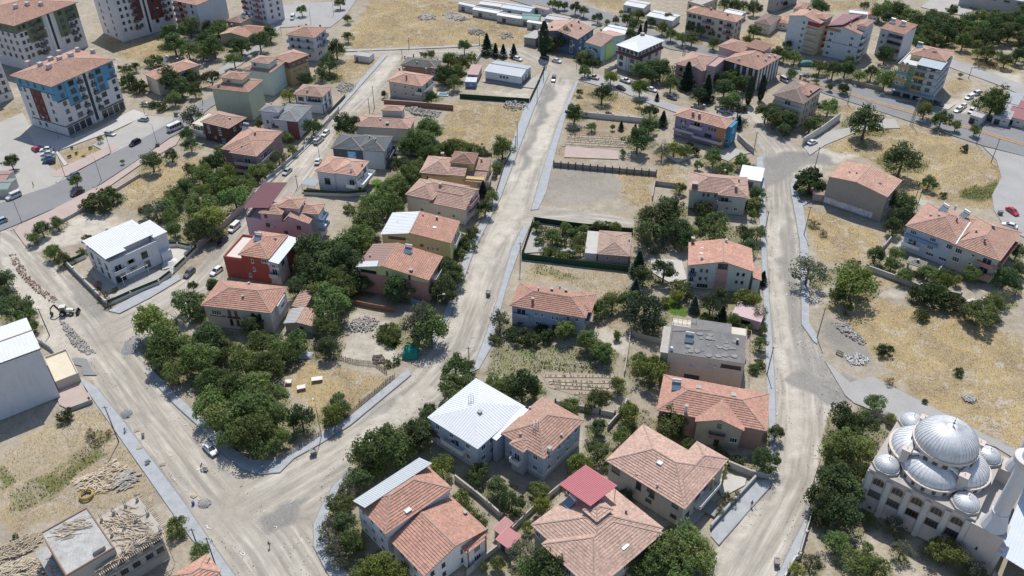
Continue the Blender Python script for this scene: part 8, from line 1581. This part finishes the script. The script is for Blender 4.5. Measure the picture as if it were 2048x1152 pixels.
heap('gravel_heap', 'small grey gravel heap at the left dirt junction', 'heap', 'B1 720,960 770,920 820,960 815,1010 760,1035 725,1010', 140, .14, GRAV, .9, GRAV); heap('gravel_heap', 'grey rock-like sand bag heap on the left pavement edge', 'heap', 'C1 690,215 740,195 760,215 735,250 700,240', 40, .2, GRAV, .8, GRAV); heap('gravel_heap', 'dark crushed stone heap beside the blue barrel', 'heap', 'C1 1135,720 1190,705 1215,735 1180,765 1140,755', 120, .16, RUBBLE(), .5, GRAV)
heap('rubble_heap', 'line of broken reddish paving stones on the left dirt lane above the backhoe', 'rubble', 'B1 50,460 90,455 180,600 330,715 310,740 190,660 100,560', 420, .3, REDR, .25); heap('rubble_heap', 'line of broken grey paving stones below the backhoe', 'rubble', 'B1 340,830 380,850 480,950 550,1025 500,1035 430,990 370,900', 420, .3, RUBBLE(), .3)
heap('rubble_heap', 'pale rubble beside the little-tower house', 'rubble', 'A2 1170,620 1230,615 1300,640 1390,645 1370,675 1240,665', 260, .45, RUBBLE(), .9); heap('rubble_heap', 'left rubble mound on the upper dry field', 'rubble', 'A3 100,100 150,75 210,95 200,115 120,118', 180, .55, RUBBLE(), 1.2, SOILM); heap('rubble_heap', 'right rubble mound on the upper dry field', 'rubble', 'A3 245,90 290,72 340,90 410,115 330,122 270,110', 220, .55, RUBBLE(), 1.3, SOILM); heap('rubble_heap', 'scattered rubble on the field edge above the conifers', 'rubble', 'A3 380,175 450,165 500,190 480,205 400,200', 120, .5, RUBBLE(), .8); heap('rubble_heap', 'small rubble pile near the junction under the terrace', 'rubble', 'A3 570,200 640,190 650,215 590,225', 80, .5, RUBBLE(), .8)
heap('pipe_heap', 'stacked concrete pipes and slabs on the pavement by the dry field', 'rubble', 'A3 595,585 660,570 745,590 740,630 640,640 600,620', 150, .5, CONC(), 1.3); heap('rubble_heap', 'household rubble in the yard behind the salmon gable house', 'rubble', 'B2 880,830 960,805 1030,840 1010,890 930,910 850,900', 260, .35, RUBBLE(), .8); heap('rubble_heap', 'dark firewood and scrap near the green tarpaulin', 'rubble', 'B2 990,1040 1040,1030 1070,1060 1060,1090 1000,1085', 120, .3, surf('scrap', (.16, .12, .10), .9, .4, 3, 9), .6); heap('rubble_heap', 'pale earth rubble at the lot by the upper left pavement', 'rubble', 'A2 780,500 830,470 900,490 880,530 810,540', 160, .4, RUBBLE(), .6)
heap('rubble_heap', 'grey slate debris above the bench by the right road', 'rubble', 'B5 360,850 440,850 520,920 570,970 540,980 440,920', 220, .35, RUBBLE(), .5); heap('rubble_heap', 'white plaster debris near the right road junction', 'rubble', 'B5 440,1040 520,1025 580,1060 570,1095 480,1100', 160, .3, surf('plaster_rubble', (.55, .53, .50), .95, .25, 2, 8), .4); heap('rubble_heap', 'pile of whitewashed rubble beside the blue-and-cream duplex', 'rubble', 'B5 1150,745 1200,705 1270,720 1240,755', 120, .4, MATS['plaster_rubble'], .8, MATS['plaster_rubble']); heap('rubble_heap', 'pale stones in the dry field beyond the mosque', 'rubble', 'C5 1110,125 1150,108 1190,135 1180,165 1130,150', 90, .4, RUBBLE(), .5)
heap('timber_heap', 'jumbled timber behind the coiled yellow hose', 'timber', 'C1 420,600 560,560 660,480 740,540 760,640 620,680 460,660', 240, .16, WOOD(), .9, None, True); heap('timber_heap', 'stacked timber and boards left of the building site', 'timber', 'C1 -20,1000 60,950 200,900 250,930 180,1010 60,1060 -20,1090', 260, .16, WOOD(), 1.2, None, True); heap('timber_heap', 'timber offcuts at the bottom left corner', 'timber', 'C1 -20,1110 150,1050 270,1060 330,1152 0,1180', 240, .16, WOOD(), 1.4, None, True); heap('timber_heap', 'weathered sheets stacked by the pavement near the building site', 'timber', 'C1 630,620 740,540 790,590 730,660', 60, .3, surf('old_boards', (.33, .31, .28), .9, .25, 1, 6), .7, None, True); heap('brush_heap', 'cut branches pile on the back road verge', 'brushwood', 'A5 1190,350 1260,340 1330,370 1310,395 1230,395', 200, .1, surf('twigs', (.20, .15, .11), .95, .3), .9, None, True)
# coiled hose
g = G(q('C1 495,690')[0], .3); e = tag(empty('hose_coil', (g.x, g.y, 0)), 'coil of thick yellow corrugated hose beside the timber pile', 'hose'); hm = paint((.42, .30, .05), .5)
for k in range(5):
    R_ = 1.35 - .12 * (k % 3); mb = MB(); pts = [(R_ * math.cos(2 * math.pi * i / 28), R_ * math.sin(2 * math.pi * i / 28), .15 + k * .16) for i in range(29)]
    for i in range(28): mb.tube(pts[i], pts[i + 1], .1, n=7)
    mb.build('coil', hm, e)
# white plastic scraps on the roads
r_ = random.Random(9); scr = paint((.75, .75, .74), .5)
SCR = 'C1 1080,285 1160,365 840,380 975,455 1125,545 1065,655 1090,680 1005,605 1190,875 1400,1035 C2 40,880 365,790 430,885 250,1035 520,735 B4 1030,295 1080,275 1125,360 1135,435 1050,535 985,545 1090,635 1075,680 1000,685 1110,755 1105,890 1145,970 C4 1020,82 1005,230 A3 910,710 725,780 650,1010 B3 905,215'
for p in q(SCR):
    g = G(p); mb = MB(); L0 = r_.uniform(.4, 1.1); a = r_.random() * 6; prev = Vector((0, 0, .04))
    for i in range(6):
        a += r_.gauss(0, .7); nx_ = prev + Vector((math.cos(a), math.sin(a), 0)) * L0 / 4; nx_.z = r_.uniform(.0, .12); w = r_.uniform(.05, .17); d = Vector((-math.sin(a), math.cos(a), 0)) * w / 2
        mb.add([prev - d, prev + d, nx_ + d + Vector((0, 0, .05)), nx_ - d], [(0, 1, 2, 3)]); prev = nx_
    o = mb.build('plastic_scrap', scr, loc=(g.x, g.y, 0)); auto(o, 'torn white plastic strip on the dirt near', 'litter', 'white plastic scraps', (g.x, g.y))
# tables and tarpaulin in the dry lot
for p, lb, az in (('C2 508,48', 'small square white garden table leftmost of three', .1), ('C2 582,80', 'square white garden table in the middle of three', .3), ('C2 672,32', 'largest rightmost white garden table with holes', .2)):
    g = G(q(p)[0]); e = tag(empty('garden_table', (g.x, g.y, -.05), az), lb, 'table'); s = .75 if 'small' in lb else (1.3 if 'large' in lb else 1.0); MB().box(-s, s, -.65, .65, .72, .78).build('table_top', paint((.66, .62, .55), .6), e)
    for x in (-s + .1, s - .1):
        for y in (-.55, .55): MB().box(x - .04, x + .04, y - .04, y + .04, 0, .719).build('leg', WOOD(), e)
def cloth(name, label, cat, p, w, d, hgt, m, amp=.25):
    g = G(q(p)[0], hgt * .5); e_ = 14; X = np.linspace(-w / 2, w / 2, e_); Y = np.linspace(-d / 2, d / 2, e_); mb = MB()
    for y in Y:
        for x in X: f = max(0, 1 - (abs(x) / (w / 2)) ** 2.5) * max(0, 1 - (abs(y) / (d / 2)) ** 2.5); mb.v.append((x, y, hgt * f ** .5 + amp * (fbm(np.array([x + g.x]), np.array([y + g.y]), .9, 2)[0] - .5)))
    mb.f = [(j * e_ + i, j * e_ + i + 1, (j + 1) * e_ + i + 1, (j + 1) * e_ + i) for j in range(e_ - 1) for i in range(e_ - 1)]; o = mb.build(name, m, smooth=True, loc=(g.x, g.y, 0)); tag(o, label, cat)
cloth('tarpaulin', 'turquoise green tarpaulin draped over a heap by the main road', 'tarpaulin', 'B2 1212,1010', 4.0, 4.2, 2.6, surf('green_tarp', (.015, .23, .17), .55, .25, 1, 5), .5); cloth('tarpaulin', 'teal awning cloth among trees above the avenue', 'tarpaulin', 'A4 1190,362', 7, 3, 2.2, surf('teal_cloth', (.10, .24, .22), .7, .15), .2); cloth('tarpaulin', 'grey sheet over a heap under trees near the stick fence', 'tarpaulin', 'B2 610,1035', 3.2, 2.4, .8, surf('grey_sheet', (.36, .38, .42), .6, .15), .3)
g = G(q('A3 250,545')[0]); e = tag(empty('swimming_pool', (g.x, g.y, 0), -.15), 'small blue garden pool beside the cream house', 'pool'); MB().box(-2.2, 2.2, -1.5, 1.5, -.1, .25).build('pool_surround', SM['pavers_pale'], e); MB().box(-1.7, 1.7, -1.05, 1.05, .2, .27).build('water', surf('pool_water', (.10, .28, .33), .1, .1, spec=.6), e)
g = G(q('B5 410,1035')[0]); e = tag(empty('bench', (g.x, g.y, 0), -.7), 'old brown bench on the verge by the right road junction', 'bench')
for k in range(4): MB().box(-.9, .9, -.3 + k * .16, -.18 + k * .16, .42, .46).build('slat', surf('bench_wood', (.18, .13, .1), .9, .2), e)
for k in range(2): MB().box(-.9, .9, .36, .40, .6 + k * .2, .72 + k * .2).build('slat', MATS['bench_wood'], e)
for x in (-.75, .75): MB().box(x - .05, x + .05, -.3, .38, 0, .415).build('leg', CONC(), e)
# ================================================================ people
def person(p, label, shirt, trouser, pose='walk', az=0.0, z=0.0):
    g = G(q(p)[0]); e = tag(empty('person', (g.x, g.y, z), az), label, 'person', None)
    sq = pose == 'squat'; st = .0 if pose == 'stand' else .22; hz = .45 if sq else .92; lean = .35 if sq or pose == 'push' else .03
    V = []; E = []; Rr = []
    def v(co, r): V.append(co); Rr.append(r); return len(V) - 1
    def c(*ids): [E.append((ids[i], ids[i + 1])) for i in range(len(ids) - 1)]
    pel = v((0, 0, hz), .14); wa = v((lean * .3, 0, hz + .2), .125); chst = v((lean * .8, 0, hz + .42), .15); nk = v((lean, 0, hz + .57), .055); hd1 = v((lean + .02, 0, hz + .66), .09); hd2 = v((lean + .03, 0, hz + .78), .085); c(pel, wa, chst, nk, hd1, hd2)
    for s in (-1, 1):
        fwd = st * s
        if sq: hp = v((0, s * .1, .44), .09); kn = v((.38, s * .16, .50), .065); an = v((.12, s * .14, .07), .045); to = v((.3, s * .15, .04), .04)
        else: hp = v((0, s * .1, .86), .09); kn = v((fwd * .6 + .03, s * .1, .48), .062); an = v((fwd, s * .1, .08), .042); to = v((fwd + .16, s * .11, .04), .038)
        c(pel, hp, kn, an, to)
        shd = v((lean * .9, s * .19, hz + .47), .06)
        if pose == 'push' or sq: el = v((lean + .15, s * .24, hz + .22), .045); wr = v((lean + .36, s * .2, hz + .05), .032)
        else: el = v((-.03 - fwd * .3, s * .24, hz + .22), .045); wr = v((.02 - fwd * .8, s * .25, hz - .02), .032)
        pm = v(tuple(Vector(V[wr]) + (Vector(V[wr]) - Vector(V[el])).normalized() * .07), .034); c(chst, shd, el, wr, pm); dr = (Vector(V[wr]) - Vector(V[el])).normalized()
        for k, ln in enumerate((.07, .08, .075, .06)): f1 = v(tuple(Vector(V[pm]) + dr * .04 + Vector((.0, (k - 1.5) * .022, 0))), .010); f2 = v(tuple(Vector(V[f1]) + dr * ln + Vector((.02, 0, 0))), .008); c(pm, f1, f2)
        t1 = v(tuple(Vector(V[pm]) + Vector((.04, 0, .0))), .011); c(pm, t1)
    me = bpy.data.meshes.new('body'); me.from_pydata(V, E, []); o = bpy.data.objects.new('body', me); COL.objects.link(o); o.parent = e
    md = o.modifiers.new('skin', 'SKIN'); 
    for i, sv in enumerate(me.skin_vertices[0].data if me.skin_vertices else []): sv.radius = (Rr[i], Rr[i])
    if not me.skin_vertices: pass
    o.modifiers.new('sub', 'SUBSURF').levels = 1
    key = 'clothes_%s_%s_%.2f' % (shirt, trouser, hz); m = bpy.data.materials.new(key); nt, N, L, b = nodes_of(m); tc = N.new('ShaderNodeTexCoord'); sp = N.new('ShaderNodeSeparateXYZ'); L.new(tc.outputs['Object'], sp.inputs[0]); rp = N.new('ShaderNodeValToRGB'); rp.color_ramp.interpolation = 'CONSTANT'; mr = N.new('ShaderNodeMapRange'); mr.inputs['From Max'].default_value = 2.0; L.new(sp.outputs['Z'], mr.inputs['Value']); L.new(mr.outputs[0], rp.inputs[0]); el_ = rp.color_ramp.elements; el_[0].color = (.03, .025, .02, 1); el_[0].position = 0; el_[1].position = .05; el_[1].color = (*trouser, 1); x = el_.new((hz + .05) / 2); x.color = (*shirt, 1); x = el_.new((hz + .54) / 2); x.color = (.36, .22, .15, 1)
    L.new(rp.outputs[0], b.inputs['Base Color']); b.inputs['Roughness'].default_value = .85; me.materials.append(m)
    hx = lean + .03; hr = MB().lathe([(.098, hz + .70), (.108, hz + .76), (.09, hz + .84), (.02, hz + .875)], 12, (hx - .012, 0)); hr.build('hair', surf('hair', (.025, .018, .014), .8), e, True); fc = MB(); [fc.box(hx + .075, hx + .095, s * .035 - .012, s * .035 + .012, hz + .725, hz + .74) for s in (-1, 1)]; fc.box(hx + .075, hx + .088, -.022, .022, hz + .655, hz + .665); fc.build('face', MATS['hair'], e); fn = MB().box(hx + .07, hx + .115, -.012, .012, hz + .68, hz + .715); [fn.box(hx - .02, hx + .02, s * .088, s * .105, hz + .68, hz + .73) if s > 0 else fn.box(hx - .02, hx + .02, -.105, -.088, hz + .68, hz + .73) for s in (-1, 1)]; fn.build('nose_and_ears', surf('skin', (.36, .22, .15), .7), e)
    return e
person('C2 400,985', 'person in dark clothes walking on the wide dirt street at the bottom', (.03, .03, .035), (.04, .04, .05), 'walk', -1.9, -.06); person('C4 866,755', 'person in a red shirt standing on the grey pavement edge', (.45, .03, .04), (.03, .03, .04), 'stand', 1.2, .13); person('A3 832,405', 'left of two dark-dressed people standing at the top of the main road', (.03, .03, .035), (.03, .03, .03), 'stand', 0, .12); person('A3 841,403', 'right of two dark-dressed people standing at the top of the main road', (.025, .03, .04), (.03, .03, .03), 'stand', 2, .12); person('C1 714,325', 'worker squatting on the pavement laying paving blocks', (.30, .32, .34), (.04, .05, .07), 'squat', -.5, .13); pw = person('C1 1155,535', 'worker in dark clothes pushing a wheelbarrow on the dirt street', (.03, .028, .028), (.03, .03, .035), 'push', -.2, -.05); person('A1 195,1075', 'pedestrian in dark clothes crossing the concrete lane', (.03, .03, .04), (.04, .04, .05), 'walk', .4, .06); person('C2 362,545', 'person in a white top in the tree shade at the pavement bend', (.6, .58, .56), (.05, .05, .06), 'stand', .3, .13); person('B3 500,690', 'person standing beside the refuse container on the main dirt road', (.04, .04, .05), (.03, .03, .04), 'stand', 0, -.05)
def barrow(p, label, az, z):
    g = G(q(p)[0]); e = tag(empty('wheelbarrow', (g.x, g.y, z), az), label, 'wheelbarrow'); t = MB(); frustum(t, (-.3, .3, .2, .35), (-.45, .5, .33, .65)); t.build('tray', surf('barrow_tray', (.10, .10, .10), .6, .3), e); MB().tube((.55, -.04, .18), (.55, .04, .18), .18, n=14).build('wheel', MATS['rubber'], e); f = MB(); [f.bar((.55, s * .06, .18), (-1.0, s * .28, .6), .045) for s in (-1, 1)]; [f.bar((-.3, s * .2, .38), (-.35, s * .22, 0), .04) for s in (-1, 1)]; f.build('frame', GALV(), e)
barrow('C1 1178,545', 'wheelbarrow pushed by the worker on the dirt street', -.3, -.05); barrow('C1 847,508', 'wheelbarrow standing on the new grey pavement', .8, .13); barrow('C1 822,352', 'wheelbarrow tipped on the road beside the pallets', 1.9, -.05)
# ================================================================ grass, weeds and row crops (beyond counting)
def scatter(name, label, ch, dens, hgt, wid, col, thr=.45, extra=None):
    keep = soil[..., ch] > thr; keep &= ~covered; yy, xx = np.nonzero(keep[:-1, :-1])
    if not len(yy): return
    cell = (GX[yy, xx + 1] - GX[yy, xx]) * (GY[yy + 1, xx] - GY[yy, xx]); n = rng.poisson(cell * dens * (0.35 + 1.3 * fbm(GX[yy, xx], GY[yy, xx], 3.0, 3))); id_ = np.repeat(np.arange(len(yy)), n); m_ = len(id_)
    px = GX[yy[id_], xx[id_]] + rng.random(m_) * (GX[yy[id_], xx[id_] + 1] - GX[yy[id_], xx[id_]]); py = GY[yy[id_], xx[id_]] + rng.random(m_) * (GY[yy[id_] + 1, xx[id_]] - GY[yy[id_], xx[id_]]); pz = GZ[yy[id_], xx[id_]] - .03
    a = rng.random(m_) * 6.283; h_ = hgt * rng.uniform(.5, 1.4, m_); w_ = wid * rng.uniform(.6, 1.4, m_); lx = rng.normal(size=m_) * h_ * .5; ly = rng.normal(size=m_) * h_ * .5
    V = np.empty((m_, 3, 3)); V[:, 0] = np.stack([px - np.cos(a) * w_, py - np.sin(a) * w_, pz], 1); V[:, 1] = np.stack([px + np.cos(a) * w_, py + np.sin(a) * w_, pz], 1); V[:, 2] = np.stack([px + lx, py + ly, pz + h_], 1)
    me = bpy.data.meshes.new(name); me.vertices.add(3 * m_); me.vertices.foreach_set('co', V.astype(np.float32).ravel()); me.loops.add(3 * m_); me.loops.foreach_set('vertex_index', np.arange(3 * m_, dtype=np.int32)); me.polygons.add(m_); me.polygons.foreach_set('loop_start', np.arange(0, 3 * m_, 3, dtype=np.int32)); me.polygons.foreach_set('loop_total', np.full(m_, 3, dtype=np.int32)); me.update(calc_edges=True); me.materials.append(surf(name, col, .9, .35, .5, 3)); o = bpy.data.objects.new(name, me); COL.objects.link(o); tag(o, label, 'grass'); o['kind'] = 'stuff'; print(name, m_)
scatter('dry_grass', 'tall yellow dry grass covering the empty lots', 0, 6.0, .34, .05, (.46, .355, .185)); scatter('weeds', 'patches of green weeds on the open ground', 1, 5.0, .38, .13, (.13, .15, .05), .4); scatter('lawn_grass', 'short green lawn in the gardens', 5, 7.0, .16, .10, (.07, .13, .025))
mb = MB(); r_ = random.Random(21); ry, rx = np.nonzero(road & (BD > 2.2) & ~covered); pick = rng.integers(0, len(ry), 5200)
for k in pick:
    x, y = GX[ry[k], rx[k]] + r_.gauss(0, .3), GY[ry[k], rx[k]] + r_.gauss(0, .3)
    if vnoise(np.array([x]), np.array([y]), 6.0)[0] < .45: continue
    s_ = r_.choice((.05, .07, .1, .1, .16, .22)); z = GZ[ry[k], rx[k]]; t_ = [(x + s_ * math.cos(a + r_.random() * .6), y + s_ * math.sin(a + r_.random() * .6), z - .03) for a in (0, 2.1, 4.2)]; mb.add(t_ + [(x, y, z + s_ * .9)], [(0, 1, 3), (1, 2, 3), (2, 0, 3)])
o = mb.build('loose_stones', surf('road_stone', (.38, .36, .32), .95, .4, 3, 9)); tag(o, 'loose stones and clods scattered over the dirt streets', 'stones'); o['kind'] = 'stuff'
def rows(name, label, pts, sp, step, size, col):
    P = gpoly(pts); e_ = (P[1] - P[0]).normalized(); n_ = Vector((-e_.y, e_.x, 0)); us = [(p - P[0]).dot(e_) for p in P]; vs_ = [(p - P[0]).dot(n_) for p in P]; C_ = []
    for v_ in np.arange(min(vs_), max(vs_), sp):
        for u in np.arange(min(us), max(us), step):
            p = P[0] + e_ * u + n_ * v_
            if inpoly(np.array([p.x]), np.array([p.y]), P)[0] and random.random() < .75:
                for k in range(14): C_.append((p.x + random.gauss(0, size * .45), p.y + random.gauss(0, size * .3), .05 + random.random() * size * .8))
    C_ = np.array(C_); nr = unit(len(C_)) + np.array([0, 0, .6]); nr /= np.linalg.norm(nr, axis=1)[:, None]; o = bpy.data.objects.new(name, quads_mesh(name, C_, nr, np.full(len(C_), size * .7), leafm('foliage_' + name, col))); COL.objects.link(o); tag(o, label, 'crop'); o['kind'] = 'stuff'
def stub(name, label, runs, size, col):
    C_ = []
    for run in runs:
        for a, b in zip(run[:-1], run[1:]):
            for k in range(3):
                if random.random() < .72:
                    p = a.lerp(b, random.random())
                    for _ in range(9): C_.append((p.x + random.gauss(0, size * .3), p.y + random.gauss(0, size * .3), .15 + random.random() * size))
    C_ = np.array(C_); nr = unit(len(C_)) + np.array([0, 0, .5]); nr /= np.linalg.norm(nr, axis=1)[:, None]; o = bpy.data.objects.new(name, quads_mesh(name, C_, nr, np.full(len(C_), size * .55), leafm('foliage_' + name, col))); COL.objects.link(o); tag(o, label, 'crop'); o['kind'] = 'stuff'
stub('vine_saplings', 'thin vine saplings in the orchard strip', FUR1, .3, (.10, .12, .05)); rows('crop_rows', 'upper rows of green crop plants in the sandy plot', 'B3 800,1060 1180,1100 1170,1145 790,1130', 1.6, .9, .45, (.09, .12, .04)); stub('dry_stubble', 'rows of dry stunted plants in the sandy plot', FUR2, .38, (.13, .11, .06)); rows('vegetable_beds', 'green vegetable beds in the fenced garden', 'B3 780,300 1080,320 1070,400 860,390 770,390', 1.4, .7, .6, (.07, .12, .03)); rows('vegetable_beds', 'lower green vegetable beds in the fenced garden', 'B3 860,440 1060,440 1060,480 880,470', 1.3, .7, .55, (.09, .14, .035)); rows('vegetable_beds', 'dense green vegetable patch in the rubble yard', 'B2 1040,870 1110,850 1170,960 1090,1000 990,940', 1.0, .6, .6, (.08, .15, .03))
# ================================================================ labels of the many: what each stands beside
ORD = ['nearest', 'second nearest', 'third nearest', 'fourth nearest', 'fifth nearest', 'sixth nearest', 'seventh nearest', 'eighth nearest', 'ninth nearest', 'tenth nearest', 'eleventh nearest', 'twelfth nearest']
pend = {}
for o, ph, cat, grp, x, y in AUTO:
    if o.name in ON: key = ph + ' ' + ON[o.name]; d0 = x
    else:
        ref, lx, ly = min(LAND, key=lambda t: math.hypot(t[1] - x, t[2] - y)); ddx, ddy = x - lx, y - ly; d0 = math.hypot(ddx, ddy)
        rel = ('right of' if ddx > 0 else 'left of') if abs(ddx) > abs(ddy) else ('behind' if ddy > 0 else 'in front of')
        key = (ph + ' ' + ref) if ph.endswith(' near') else '%s %s %s' % (ph, rel, ref)
    pend.setdefault(key, []).append((d0, o, cat, grp))
for key, lst in pend.items():
    lst.sort(key=lambda t: t[0])
    for i, (d0, o, cat, grp) in enumerate(lst):
        lab = key if len(lst) == 1 else key + ', ' + ((ORD[min(i, 11)] + ' to it') if o.name not in ON else ('left one', 'right one')[min(i, 1)])
        w_ = lab.split()
        if len(w_) > 16: lab = ' '.join(w_[:16])
        tag(o, lab, cat, grp)
